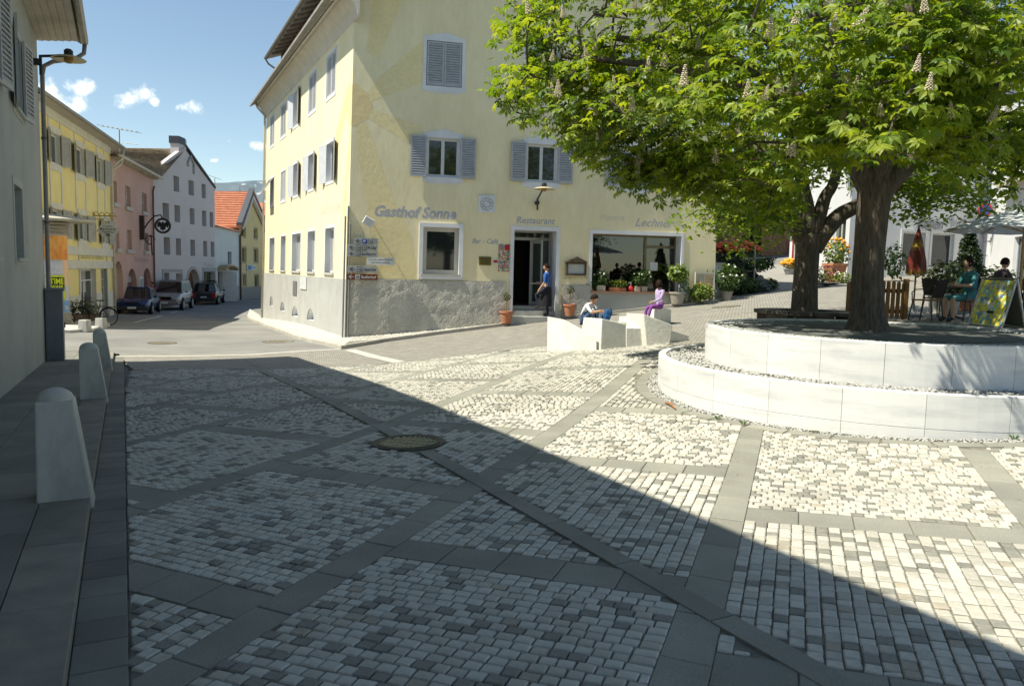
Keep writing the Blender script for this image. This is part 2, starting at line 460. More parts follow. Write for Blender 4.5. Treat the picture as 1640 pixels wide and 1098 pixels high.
lane_poly = EDGE + [(3.2,14.6), (5.2,14.9), (9,14.5), (12,11), (26,12), (30,26), (23,38), (17.5,36), (15.5,33), (12,30), (8,29.5), (6,29), (-5.5,25.3), G2(547,559), G2(400,566), G2(190,566)]
lane = sheet('cobbled_lane', lane_poly, 0, lane_m, step=1.0)
st_poly = [G2(190,566), G2(400,566), G2(547,559), (-5.5,25.3), (-14,43), (-8,57), (-15,85), (-23.2,85), (-23.4,66), (-23.1,60), (-22.9,50), (-20.4,40), (-16,24), (-11.5,20.2), tuple(kpt(19.6,-1.2))]
street = sheet('street', st_poly, -.004, asphalt, step=1.6)
ramp = sheet('ramp', [(8.6,29.6),(12,30.1),(15.4,33.2),(15.9,45),(17,60),(9,60)], .004, mat('ramp_tarmac', (.27,.26,.235), (.23,.22,.2), rough=.9, scale=1, fine=.1, bump=.2, bscale=100, bdist=.005), step=2)

# road markings
paint = mat('road_paint', (.62,.62,.58), (.45,.45,.43), rough=.8, scale=8)
def strip(name, px, w, par, m=paint, z=.004):
    P = [np.array(G2(*p)) for p in px]; mb = MB(); L_, R_ = [], []
    for i in range(len(P)):
        t = P[min(i+1,len(P)-1)]-P[max(i-1,0)]; t = t/np.linalg.norm(t); n_ = np.array([-t[1], t[0]])
        L_.append(P[i]+n_*w/2); R_.append(P[i]-n_*w/2)
    for i in range(len(P)-1):
        q = [L_[i], R_[i], R_[i+1], L_[i+1]]; mb.poly([(a[0], a[1], g(a[0],a[1])+z) for a in q])
    return mb.build(name, m, par)
strip('parking_line', [(216,516),(250,508),(285,498)], .12, street)
for q in ([(292,505),(308,505)], [(302,502),(316,502)], [(320,506),(347,506)], [(330,502),(350,502.4)]): strip('worn_marking', q, .25, street, mat('worn_paint', (.42,.41,.39), (.30,.29,.28), rough=.9, scale=5))
strip('pale_joint_strip', [(186,570.5),(300,570),(400,568),(470,563),(545,559)], .32, lane, mat('pale_setts', (.50,.48,.43), (.40,.385,.35), rough=.85, scale=9, bump=.4, bscale=30))
strip('stone_channel', [(395,575),(430,593)], .17, lane, granite)
strip('pale_seam', [(560,560),(600,571),(640,580)], .3, lane, mat('pale_setts', (0,0,0)))

# ---------------------------------------------------------------- lattice of granite bands and cobble fields
UA = np.array([math.sin(R(20)), math.cos(R(20))]); VA = np.array([UA[1], -UA[0]])
SKEW = {0: .0, -1: -.04, -2: -.04}
def lat(v, b, k=1): return UA*(b-SKEW.get(k, .11)*v) + VA*v
def bands(k):
    if k == 0: return [-2.9,-.6,1.72,4.02,6.54,8.9,11.2,13.5,15.8,18.1,20.4,22.7]
    if k == -1: return [-3.5,-1.28,.97,3.22,5.47,10.6,12.9,15.2,17.5]
    base = 2.755 if k % 2 else 3.88
    return [base+2.25*j for j in range(-3, 9)]
def vc(k): return -.365 - 1.92*k
CH_A = np.array([.2, 5.17]); CH_D = np.array([-.452, .892]); CH_N = np.array([.892, .452])
GR_C = ong(654, 708)[:2]; GR_R = .36
def free(p, m=0, ch=True):
    if np.hypot(p[0]-PC[0], p[1]-PC[1]) < PR1+.30+m: return False
    if ch and abs((p[0]-CH_A[0])*CH_N[0]+(p[1]-CH_A[1])*CH_N[1]) < .085+m: return False
    if np.hypot(p[0]-GR_C[0], p[1]-GR_C[1]) < GR_R+.02+m: return False
    return inpoly(p[0], p[1], PLAZA)
def stone(mb, P, z0, mi=0, ins=.009, drop=.007, depth=.04, full=True, dome=True):
    P = [np.array(p) for p in P]; c = sum(P)/len(P); n = len(P); V = []
    zs = [z0(p) for p in P]
    I = [p + (c-p)/max(np.linalg.norm(c-p), 1e-6)*min(ins*1.6, .45*np.linalg.norm(c-p)) for p in P]
    for p, z in zip(P, zs): V.append((p[0], p[1], z-drop))
    for p, z in zip(I, zs): V.append((p[0], p[1], z))
    Fc = [(i, (i+1)%n, n+(i+1)%n, n+i) for i in range(n)] + [list(range(n, 2*n))]
    if full:
        for p, z in zip(P, zs): V.append((p[0], p[1], z-depth))
        Fc += [(2*n+i, 2*n+(i+1)%n, (i+1)%n, i) for i in range(n)]
    mb.add(V, Fc, mi)
gp = kpt(0, GO)
def inview(p):                                       # worth building: the frame and a wide margin round it
    q = proj((p[0], p[1], g(p[0], p[1]))); return -400 < q[0] < 2250 and 400 < q[1] < 1500 and p[1] > 1.2
def inframe(p):
    q = proj((p[0], p[1], g(p[0], p[1]))); return -40 < q[0] < 1680 and 400 < q[1] < 1130 and p[1] > 1.5
cand = []                                            # (distance, polygon, material, heading, len, wid)
slabs_near, slabs_far = [], MB()
for k in range(-5, 9):
    v1, v0 = vc(k)-.11, vc(k+1)+.11
    base = 2.755 if k % 2 else 3.88
    # granite band along the strip's upper edge (family A)
    b = -3.0
    while b < 24:
        Ls = .52 + rnd.uniform(-.04, .04)
        P = [lat(vc(k)-.11, b+.004), lat(vc(k)+.11, b+.004), lat(vc(k)+.11, b+Ls-.004), lat(vc(k)-.11, b+Ls-.004)]
        P = clip([tuple(p) for p in P], gp, KN)
        if len(P) > 2:
            c = np.mean(P, 0)
            if free(c, 0, False) and inview(c):
                (slabs_near if np.hypot(*c) < 12.5 else slabs_far).append(P) if np.hypot(*c) < 12.5 else stone(slabs_far, P, lambda p: g(p[0],p[1])+.001, full=False, ins=.003, drop=.004)
        b += Ls
    BL = bands(k)
    for j, bb in list(enumerate(BL))[:-1]:
        j = j-3
        # cross band (family B)
        n = 5
        for i in range(n):
            va, vb = v0+(v1-v0)*i/n, v0+(v1-v0)*(i+1)/n
            P = [tuple(lat(va+.003, bb-.145, k)), tuple(lat(vb-.003, bb-.145, k)), tuple(lat(vb-.003, bb+.145, k)), tuple(lat(va+.003, bb+.145, k))]
            P = clip(P, gp, KN)
            if len(P) > 2:
                c = np.mean(P, 0)
                if free(c, 0, False) and inview(c):
                    if np.hypot(*c) < 12.5: slabs_near.append(P)
                    else: stone(slabs_far, P, lambda p: g(p[0],p[1])+.001, full=False, ins=.003, drop=.004)
        # cobble field
        b0, b1 = bb+.155, BL[j+4]-.155
        alongv = ((j + (1 if k % 2 else 0)) % 2 == 1)
        if k == -1: alongv = not alongv
        A0, A1, B0, B1 = (b0, b1, v0, v1) if alongv else (v0, v1, b0, b1)
        corners = [lat(v0,b0,k), lat(v1,b0,k), lat(v1,b1,k), lat(v0,b1,k)]
        if not any(inview(c) for c in corners + [lat((v0+v1)/2, (b0+b1)/2)]): continue
        nr = round((A1-A0)/.074)
        for r_ in range(nr):
            ra, rb = A0+(A1-A0)*r_/nr, A0+(A1-A0)*(r_+1)/nr
            wob = rnd.uniform(-.0015, .0015)
            t = B0 - (.042 if r_ % 2 else 0) - rnd.uniform(0,.012)
            while t < B1-.02:
                Lc = rnd.choice((.075,.08,.084,.084,.088,.093)); t1 = min(t+Lc, B1)
                if t1 > B1-.045: t1 = B1
                ta = max(t, B0)
                if t1-ta > .03:
                    q = [(ta+.004, ra+.004+wob), (t1-.004, ra+.004+wob), (t1-.004, rb-.004+wob), (ta+.004, rb-.004+wob)]
                    q = [(a+rnd.uniform(-.0028,.0028), b_+rnd.uniform(-.0028,.0028)) for a, b_ in q]
                    P = [tuple(lat(a, b_, k)) if alongv else tuple(lat(b_, a, k)) for a, b_ in q]
                    c = np.mean(P, 0)
                    if (c-gp) @ KN > -.03 and free(c, .015) and inview(c):
                        P2 = clip(P, gp+KN*.006, KN)
                        if len(P2) > 2:
                            x_ = rnd.random(); mi = 0 if x_ < .50 else 1 if x_ < .815 else 2 if x_ < .975 else 3
                            cand.append((np.hypot(*c), P2, mi, alongv, t1-ta-.007, rb-ra-.007))
                t = t1
# slabs as separate pieces
slab_all = []
for P in slabs_near:
    slab_all.append((np.hypot(*np.mean(P,0)) + (0 if inframe(np.mean(P,0)) else 60), P))
slab_all.sort(key=lambda a: a[0])
for i, (d_, P) in enumerate(slab_all):
    dz = rnd.uniform(-.002, .002)
    if i < 290:
        mb = MB(); stone(mb, P, lambda p: g(p[0],p[1])+dz, ins=.004, drop=.004, depth=.05); mb.build('slab', granite, plaza)
    else: stone(slabs_far, P, lambda p: g(p[0],p[1])+dz, ins=.004, drop=.004, full=False)
slabs_far.build('granite_slabs', granite, plaza, kind='stuff')
# cobbles: 300 nearest are objects of their own, the rest one part
cand.sort(key=lambda a: a[0] + (0 if inframe(np.mean(a[1],0)) else 60))
cms = [cob_w, cob_w2, cob_g, cob_d]
cob_mesh = []
for mi in range(4):
    for s_ in range(3):
        mb = MB(); q = [(-.5+rnd.uniform(-.03,.03), -.5), (.5, -.5+rnd.uniform(-.05,.05)), (.5+rnd.uniform(-.04,.04), .5), (-.5, .5+rnd.uniform(-.05,.05))]
        mid = [(.44,-.0),(0,.0)]
        V = [(x, y, -.007) for x, y in q] + [(x*.84, y*.83, 0) for x, y in q] + [(x, y, -.045) for x, y in q]
        mb.add(V, [(0,1,5,4),(1,2,6,5),(2,3,7,6),(3,0,4,7),(4,5,6,7),(8,9,1,0),(9,10,2,1),(10,11,3,2),(11,8,0,3)])
        o = mb.build('cobble', cms[mi]); cob_mesh.append(o.data); bpy.data.objects.remove(o)
rest = MB(); nobj = 0
for d_, P, mi, alongv, Lx, Wy in cand:
    c = np.mean(P, 0)
    dz = rnd.uniform(-.0025, .003)
    if nobj < 300 and len(P) == 4 and Lx > .06:
        o = bpy.data.objects.new('cobble', cob_mesh[mi*3+nobj%3]); COL.objects.link(o); o.parent = plaza
        e = np.array(P[1])-np.array(P[0])
        h = .04; nx, ny = -(g(c[0]+h,c[1])-g(c[0]-h,c[1]))/(2*h), -(g(c[0],c[1]+h)-g(c[0],c[1]-h))/(2*h)
        qn = Vector((0,0,1)).rotation_difference(Vector((nx, ny, 1)).normalized())
        o.rotation_mode = 'QUATERNION'; o.rotation_quaternion = qn @ Quaternion((0,0,1), math.atan2(e[1], e[0]))
        o.scale = (Lx, Wy, 1); o.location = (c[0], c[1], g(c[0], c[1])+.004+dz); nobj += 1
    else:
        tx, ty = rnd.uniform(-.03,.03), rnd.uniform(-.03,.03)
        z0 = g(c[0], c[1])+.003+dz
        if d_ < 9: stone(rest, P, lambda p: g(p[0],p[1])+.003+dz+tx*(p[0]-c[0])+ty*(p[1]-c[1]), mi, ins=.007, drop=.005, depth=.03, full=True)
        else: stone(rest, P, lambda p: z0+tx*(p[0]-c[0])+ty*(p[1]-c[1]), mi, ins=.008, drop=.02, full=False)
rest.build('cobbles', cms, plaza, kind='stuff')
# drainage channel: a row of long stones with a slot
t = -4.2
while t < 15.3:
    c = CH_A + CH_D*(t+.4)
    if inview(c) and np.hypot(*(c-GR_C)) > GR_R+.2 and inpoly(c[0], c[1], PLAZA):
        for s0_, s1_ in ((-.060,.084),):
            q = [CH_A+CH_D*(t+.004)+CH_N*s0_, CH_A+CH_D*(t+.796)+CH_N*s0_, CH_A+CH_D*(t+.796)+CH_N*s1_, CH_A+CH_D*(t+.004)+CH_N*s1_]
            mb = MB(); stone(mb, [tuple(a) for a in q], lambda p: g(p[0],p[1])+.006, ins=.003, drop=.003); mb.build('channel_stone', granite, plaza)
    t += .8
# pebble gutter round the planter and its ring of kerb stones
for i in range(44):
    a0, a1 = 2*math.pi*i/44+.004, 2*math.pi*(i+1)/44-.004
    c = PC + (PR1+.22)*np.array([math.cos((a0+a1)/2), math.sin((a0+a1)/2)])
    if not inview(c) or c[1] > 12.8: continue
    q = [PC+r_*np.array([math.cos(a), math.sin(a)]) for r_, a in ((PR1+.14,a0),(PR1+.29,a0),(PR1+.29,a1),(PR1+.14,a1))]
    mb = MB(); stone(mb, [tuple(p) for p in q], lambda p: g(p[0],p[1])+.001, ins=.003, drop=.003); mb.build('ring_stone', granite, plaza)
peb_m = mat('pebbles', (.44,.435,.41), (.29,.29,.28), rough=.6, scale=14, lo=.3, hi=.7)
OCT = [(1,0,0),(-1,0,0),(0,1,0),(0,-1,0),(0,0,1),(0,0,-1)]; OCF = [(0,2,4),(2,1,4),(1,3,4),(3,0,4),(2,0,5),(1,2,5),(3,1,5),(0,3,5)]
def pebbles(n, rng, zf, s0, s1, parent, name='pebbles'):
    Ms = []
    for _ in range(n):
        a = rnd.uniform(0, 2*math.pi); r_ = rnd.uniform(*rng); x, y = PC[0]+r_*math.cos(a), PC[1]+r_*math.sin(a)
        s_ = rnd.uniform(s0, s1)
        Ms.append(Matrix.Translation((x, y, zf(x, y)+s_*.2)) @ Matrix.Rotation(rnd.uniform(0,6.3),4,'Z') @ Matrix.Diagonal((s_*rnd.uniform(.8,1.5), s_, s_*.6, 1)))
    return scatter_obj(name, OCT, OCF, Ms, peb_m, parent, smooth=True)
pebbles(4200, (PR1+.005, PR1+.135), lambda x, y: g(x,y)-.006, .010, .020, plaza)

# ---------------------------------------------------------------- iron covers
iron = mat('cast_iron', (.13,.115,.085), (.08,.07,.055), rough=.6, scale=9, metal=.3, bump=.3, bscale=60)
iron2 = mat('worn_iron', (.46,.40,.25), (.34,.30,.19), rough=.55, scale=7, metal=.3, bump=.2, bscale=80)
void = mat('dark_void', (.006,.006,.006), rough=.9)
def tilt(p):
    h = .3; return Vector((0,0,1)).rotation_difference(Vector((-(g(p[0]+h,p[1])-g(p[0]-h,p[1]))/(2*h), -(g(p[0],p[1]+h)-g(p[0],p[1]-h))/(2*h), 1)).normalized())
loc = (GR_C[0], GR_C[1], g(*GR_C))
gt = thing('drain_grate', 'large round slotted iron drain grate set in the shaded cobbles', 'drain grate', loc)
gt.rotation_mode = 'QUATERNION'; gt.rotation_quaternion = tilt(GR_C)
mb = MB(); mb.lathe([(GR_R,-.03),(GR_R,.006),(GR_R-.015,.012),(GR_R-.03,.006),(GR_R-.05,.004),(GR_R-.05,.010),(GR_R-.085,.010),(GR_R-.085,-.03)], n=48, cap=False); mb.build('rim', iron, gt, local=True, smooth=False)
mb = MB(); mb.lathe([(.001,-.0185),(GR_R-.08,-.0185)], n=32, cap=False); mb.build('pit', void, gt, local=True)
ri = GR_R-.086; rot = Matrix.Rotation(R(-20), 3, 'Z')
cross = [-.28,-.165,-.055,.055,.165,.28]
for i in range(11):                                  # bars between the slots
    x = -ri+.02+(2*ri-.04)*i/10; hl = math.sqrt(max(ri*ri-x*x, .0004))
    mb = MB(); mb.box(rot @ Vector((x, 0, -.006)), (.019, 2*hl, .026), R(-20)); mb.build('bar', iron2, gt, local=True)
for y in (-.14, .0, .14):
    hl = math.sqrt(ri*ri-y*y); mb = MB(); mb.box(rot @ Vector((0, y, -.009)), (2*hl, .026, .024), R(-20)); mb.build('crossbar', iron2, gt, local=True)
def manhole(px, py, r_, label, rect=None):
    p = ong(px, py); m_ = MB()
    o = thing('manhole_cover', label, 'manhole cover', (p[0], p[1], g(p[0],p[1]))); o.rotation_mode = 'QUATERNION'; o.rotation_quaternion = tilt(p)
    m_.lathe([(r_,-.03),(r_,.008),(r_-.04,.008),(r_-.045,.002),(r_-.05,.004),(.002,.004)], n=28, cap=False); m_.build('frame', iron, o, local=True)
    m_ = MB()
    for i in range(-3, 4):
        x = i*r_*.25; hl = math.sqrt(max((r_-.06)**2-x*x, .001)); m_.box((x, 0, .006), (.03, 2*hl, .006))
    m_.build('tread_ribs', iron2, o, local=True)
manhole(260, 549, .42, 'dark round manhole cover in the asphalt behind the third bollard')
manhole(446, 547, .50, 'rusty manhole cover in the asphalt beside the inn kerb')
manhole(1163, 491, .45, 'round manhole cover in the lane beside the plant border')
manhole(655, 531, .22, 'small black gully cover at the foot of the rough grey plinth')

# ---------------------------------------------------------------- left pavement, kerb, gutter
LEFTW = 1.30                                         # width of the pavement
SWZ = .075
gut = MB()
pav = sheet('pavement', [tuple(kpt(-7, -LEFTW-.5)), tuple(kpt(-7, 0)), tuple(kpt(19.6, 0)), tuple(kpt(19.6, -LEFTW-.5))], SWZ-.03, joint_m, step=1)
t = -3.0; i = 0
while t < 19.0:
    Lk = .92 + .06*math.sin(i*2.1)
    q = [tuple(kpt(t+.004, -.30)), tuple(kpt(t+.004, 0)), tuple(kpt(t+Lk-.004, 0)), tuple(kpt(t+Lk-.004, -.30))]
    if np.mean(q,0)[1] > .2:
        mb = MB(); stone(mb, q, lambda p: g(p[0],p[1])+SWZ, ins=.008, drop=.008, depth=.14); mb.build('kerb_stone', kerb_m, pav)
        for r_, (o0, o1) in enumerate(((-.304,-.80), (-.804,-1.34), (-1.344,-1.85))):
            sh = (.3, .62, .1)[r_]
            q = [tuple(kpt(t+sh+.004, o1)), tuple(kpt(t+sh+.004, o0)), tuple(kpt(t+sh+Lk-.004, o0)), tuple(kpt(t+sh+Lk-.004, o1))]
            mb = MB(); stone(mb, q, lambda p: g(p[0],p[1])+SWZ, ins=.004, drop=.003, depth=.05); mb.build('slab', mat('pavement_slab', (.215,.212,.182), (.155,.154,.133), rough=.8, scale=1.5, bump=.15, bscale=120, fine=.26, rand=.14, bdist=.004, detail=8), pav)
    t += Lk; i += 1
t = -3.0
while t < 18.6:
    Lk = .27 + rnd.uniform(-.03, .05)
    q = [tuple(kpt(t+.004, .004)), tuple(kpt(t+.004, GO-.008)), tuple(kpt(t+Lk-.004, GO-.008)), tuple(kpt(t+Lk-.004, .004))]
    if np.mean(q,0)[1] > .8:
        mb = MB(); stone(mb, q, lambda p: g(p[0],p[1])+.003, ins=.004, drop=.004, depth=.05); mb.build('gutter_stone', mat('gutter_granite', (.20,.197,.17), (.15,.148,.128), rough=.8, scale=2, bump=.15, bscale=140, fine=.15, rand=.15, bdist=.004), plaza)
    t += Lk
sheet('gutter_bed', [tuple(kpt(-7,.0)), tuple(kpt(-7,GO)), tuple(kpt(18.6,GO)), tuple(kpt(18.6,0))], -.015, joint_m, step=1.2, parent=plaza, kind=None)

# ---------------------------------------------------------------- pavement round the inn
kw = [G2(*p) for p in ((400,497),(396,509),(425,524),(470,541),(520,553),(547,559))]
kf = [G2(*p) for p in ((547,559),(620,547),(700,536),(830,519),(1000,500),(1145,485))]
smooth_pav = sheet('pavement', kw + [(-5.0,25.6), (-13.3,41.5), (-13.6,42.3)], .10, concrete, step=1.0, thick=.14)
cob_pav = sheet('pavement', kf + [(8.2,28.8), (-5.2,25.45)], .09, joint_m, step=1.0, thick=.12)
mbk = None
def kerbrow(P, par, z, m, L0=1.0, w=.13):
    P = [np.array(p) for p in P]
    for i in range(len(P)-1):
        d_ = P[i+1]-P[i]; Ln = np.linalg.norm(d_); d_ = d_/Ln; n_ = np.array([-d_[1], d_[0]])
        k = max(1, round(Ln/L0))
        for j in range(k):
            a, b_ = P[i]+d_*(Ln*j/k+.004), P[i]+d_*(Ln*(j+1)/k-.004)
            mb = MB(); stone(mb, [tuple(a-n_*.01), tuple(b_-n_*.01), tuple(b_+n_*w), tuple(a+n_*w)], lambda p: g(p[0],p[1])+z, ins=.012, drop=.012, depth=.16); mb.build('kerb_stone', m, par)
kerb_pale = mat('kerb_pale', (.46,.43,.37), (.36,.34,.30), rough=.85, scale=3, bump=.2, bscale=60, rand=.08, bdist=.006)
kerbrow(kw[1:], smooth_pav, .108, kerb_pale)
kerbrow(kf, cob_pav, .108, kerb_pale)
# its cobbles, in rows along the wall
fc = MB(); e1 = np.array([.970,.244]); n1 = np.array([.244,-.970]); c0 = np.array([-5.35,25.05])
for r_ in range(16):
    s_ = 0.0
    while s_ < 13.6:
        Lc = rnd.uniform(.11,.16); o = .02+r_*.115
        q = [tuple(c0+e1*a+n1*b_) for a, b_ in ((s_+.006,o+.10),(s_+Lc-.006,o+.10),(s_+Lc-.006,o),(s_+.006,o))]
        c = np.mean(q,0)
        if inpoly(c[0], c[1], [tuple(np.array(p)-n1*.16) for p in kf]+[(8.2,28.8),(-5.2,25.45)]):
            dz = rnd.uniform(0,.015); z0 = g(c[0],c[1])+.10+dz; stone(fc, q, lambda p: z0, 0 if rnd.random() < .6 else 1, ins=.018, drop=.02, full=False)
        s_ += Lc
fc.build('cobbles', [cob_w, cob_w2], cob_pav, kind='stuff')
# ================================================================ walls and windows
class Wall:
    """a wall plane: s along it, z up, n outwards"""
    def __init__(self, p0, p1, side, lean0=0., lean1=0., zb=0.):
        self.p0 = np.array(p0, float); d = np.array(p1, float)-self.p0; self.L = np.linalg.norm(d); self.e = d/self.L
        self.n = np.array([self.e[1], -self.e[0]])*side; self.l0, self.l1, self.zb = lean0, lean1, zb
    def pt(self, s, z, n=0.):
        sh = (self.l0*(1-s/self.L)+self.l1*s/self.L)*(z-self.zb)
        p = self.p0+self.e*(s+sh)+self.n*n
        return (p[0], p[1], z)
    def px(self, x, y):
        r = ray(x, y); t = ((self.p0-CO[:2])@self.n)/(r[:2]@self.n); p = CO+r*t
        sr = (p[:2]-self.p0)@self.e; dz = p[2]-self.zb
        return ((sr-self.l0*dz)/(1+(self.l1-self.l0)*dz/self.L), p[2])
    def ps(self, x): return self.px(x, 433.5+.0223*(x-CX))[0]
    def rect(self, x0, y0, x1, y1):      # s and z ranges from a pixel box (values of its upright middle)
        sa, sb = self.px(x0, (y0+y1)/2)[0], self.px(x1, (y0+y1)/2)[0]; xm = (x0+x1)/2
        za, zb = self.px(xm, y1)[1], self.px(xm, y0)[1]
        return min(sa,sb), max(sa,sb), za, zb
class SideWall(Wall):                    # leans sideways as a whole (used for the battered flank of the inn)
    def __init__(self, p0, p1, side, shift, k, zb): super().__init__(p0, p1, side); self.sh = np.array(shift); self.k = k; self.zb2 = zb
    def pt(self, s, z, n=0.):
        p = self.p0+self.e*s+self.n*n+self.sh*self.k*(z-self.zb2); return (p[0], p[1], z)
    def px(self, x, y):
        r = ray(x, y)
        A = np.array([[r[0], -self.e[0], -self.sh[0]*self.k],[r[1], -self.e[1], -self.sh[1]*self.k],[r[2], 0, -1]])
        b = np.array([self.p0[0]-CO[0], self.p0[1]-CO[1], self.zb2-CO[2]]); t, s, h = np.linalg.solve(A, b)
        return s, h+self.zb2
def wbox(mb, W, s0, s1, z0, z1, n0, n1, mi=0):
    return mb.hexa([W.pt(s,z0,n) for s, n in ((s0,n1),(s1,n1),(s1,n0),(s0,n0))]+[W.pt(s,z1,n) for s, n in ((s0,n1),(s1,n1),(s1,n0),(s0,n0))], mi)
def wallgrid(mb, W, s0, s1, z0, z1, ops=(), depth=.25, outline=None, rmi=0, mi=0, n=0., seg=99):
    """wall face with rectangular or arched openings and their reveals; outline: convex (s,z) polygon to clip to"""
    S = sorted({s0, s1, *[o[0] for o in ops], *[o[1] for o in ops], *np.arange(s0+seg, s1, seg)}); Z = sorted({z0, z1, *[o[2] for o in ops], *[o[3] for o in ops]})
    S = [s for s in S if s0 <= s <= s1]; Z = [z for z in Z if z0 <= z <= z1]
    for i in range(len(S)-1):
        for j in range(len(Z)-1):
            a, b, c, d = S[i], S[i+1], Z[j], Z[j+1]; ms, mz = (a+b)/2, (c+d)/2
            if any(o[0] < ms < o[1] and o[2] < mz < o[3] for o in ops): continue
            P = [(a,c),(b,c),(b,d),(a,d)]
            if outline is not None:
                m_ = np.mean(outline, 0)
                for k in range(len(outline)):
                    p, q = outline[k], outline[(k+1)%len(outline)]; nn = (-(q[1]-p[1]), q[0]-p[0])
                    if (m_[0]-p[0])*nn[0]+(m_[1]-p[1])*nn[1] < 0: nn = (-nn[0], -nn[1])
                    P = clip(P, p, nn)
                    if len(P) < 3: break
            if len(P) > 2: mb.poly([W.pt(s, z, n) for s, z in P], mi)
    for o in ops:
        a, b, c, d = o[:4]; arch = len(o) > 4 and o[4]
        if arch:
            r_ = (b-a)/2; zc = d-r_*arch; N_ = 10
            arc = [((a+b)/2-r_*math.cos(math.pi*i/N_), zc+r_*arch*math.sin(math.pi*i/N_)) for i in range(N_+1)]
            for i in range(N_):
                p, q = arc[i], arc[i+1]
                mb.poly([W.pt(p[0],p[1],n), W.pt(q[0],q[1],n), W.pt(q[0],d,n), W.pt(p[0],d,n)], mi)
                mb.poly([W.pt(p[0],p[1],n), W.pt(q[0],q[1],n), W.pt(q[0],q[1],n-depth), W.pt(p[0],p[1],n-depth)], rmi)
            top = zc
        else:
            top = d; mb.poly([W.pt(a,d,n), W.pt(b,d,n), W.pt(b,d,n-depth), W.pt(a,d,n-depth)], rmi)
        mb.poly([W.pt(a,c,n), W.pt(b,c,n), W.pt(b,c,n-depth), W.pt(a,c,n-depth)], rmi)
        for s in (a, b): mb.poly([W.pt(s,c,n), W.pt(s,top,n), W.pt(s,top,n-depth), W.pt(s,c,n-depth)], rmi)
def window(W, par, a, b, c, d, n, fm, gm, cas=2, fw=.06, transom=0, name='window', bars=0):
    mb = MB(); t = .05
    wbox(mb,W,a,b,c,c+fw,n-t,n); wbox(mb,W,a,b,d-fw,d,n-t,n); wbox(mb,W,a,a+fw,c+fw,d-fw,n-t,n); wbox(mb,W,b-fw,b,c+fw,d-fw,n-t,n)
    panes = []; zt = d-fw
    if transom: wbox(mb,W,a+fw,b-fw,transom-.03,transom+.03,n-t,n+.002); panes.append((a+fw,b-fw,transom+.03,d-fw)); zt = transom-.03
    wd = (b-a-2*fw)/cas
    for i in range(cas):
        s0, s1 = a+fw+wd*i, a+fw+wd*(i+1)
        if i: wbox(mb,W,s0-fw*.6,s0+fw*.6,c+fw,zt,n-t,n+.004)
        panes.append((s0+(fw*.6 if i else 0), s1-(fw*.6 if i < cas-1 else 0), c+fw, zt))
        for q in range(bars):
            zz_ = c+fw+(zt-c-fw)*(q+1)/(bars+1); wbox(mb,W,s0,s1,zz_-.018,zz_+.018,n-t,n-.006)
    o = mb.build(name, fm, par)
    for (p,q,r_,s_) in panes:
        mb = MB(); wbox(mb,W,p-.005,q+.005,r_-.005,s_+.005,n-t*.8,n-t*.5); mb.build('pane', gm, o)
    return o
def shutter(fn, par, w, z0, z1, m, n=0., mirror=False, nsl=None):
    """louvred shutter: fn(s,z,n) with s from hinge to free edge"""
    class P_: pass
    w_ = P_(); w_.pt = fn
    mb = MB(); t = .04; fr = .055
    wbox(mb,w_,0,w,z0,z0+fr*1.5,n,n+t); wbox(mb,w_,0,w,z1-fr,z1,n,n+t); wbox(mb,w_,0,fr,z0+fr*1.5,z1-fr,n,n+t); wbox(mb,w_,w-fr,w,z0+fr*1.5,z1-fr,n,n+t)
    wbox(mb,w_,fr,w-fr,z0+fr*1.5,z1-fr,n+.002,n+.006)
    o = mb.build('shutter', m, par)
    mb = MB(); h = z1-z0-2.5*fr; k = nsl or max(6, int(h/.075))
    for i in range(k):
        z = z0+1.5*fr+h*(i+.5)/k; dz = h/k*.5
        mb.hexa([fn(s,z_,q) for z_, in ((0,),) for s, z_, q in ((fr,z-dz*.8,n+t-.002),(w-fr,z-dz*.8,n+t-.002),(w-fr,z+dz*.55,n+.010),(fr,z+dz*.55,n+.010))] +
                [fn(s,z_,q) for s, z_, q in ((fr,z-dz*.8+.012,n+t+.004),(w-fr,z-dz*.8+.012,n+t+.004),(w-fr,z+dz*.55+.012,n+.014),(fr,z+dz*.55+.012,n+.014))])
    mb.build('slats', m, o, kind='stuff')
    return o
def lettering(txt, W, s0, s1, z, h, n, m, par, shear=0, bold=0, name='lettering', flip=False):
    cu = bpy.data.curves.new('t', 'FONT'); cu.body = txt; cu.size = 1; cu.shear = shear; cu.offset = bold; cu.extrude = .0; cu.resolution_u = 3
    ob = bpy.data.objects.new('t', cu); COL.objects.link(ob); bpy.context.view_layer.update()
    me = bpy.data.meshes.new_from_object(ob.evaluated_get(bpy.context.evaluated_depsgraph_get()))
    bpy.data.objects.remove(ob)
    V = np.array([v.co[:] for v in me.vertices]); x0, x1 = V[:,0].min(), V[:,0].max(); ymax = V[:,1].max()
    mb = MB(); mb.add([W.pt(s0+(s1-s0)*((v[0]-x0)/(x1-x0)), z+h*v[1]/.72, n) for v in V], [list(p.vertices) for p in me.polygons])
    return mb.build(name, m, par)

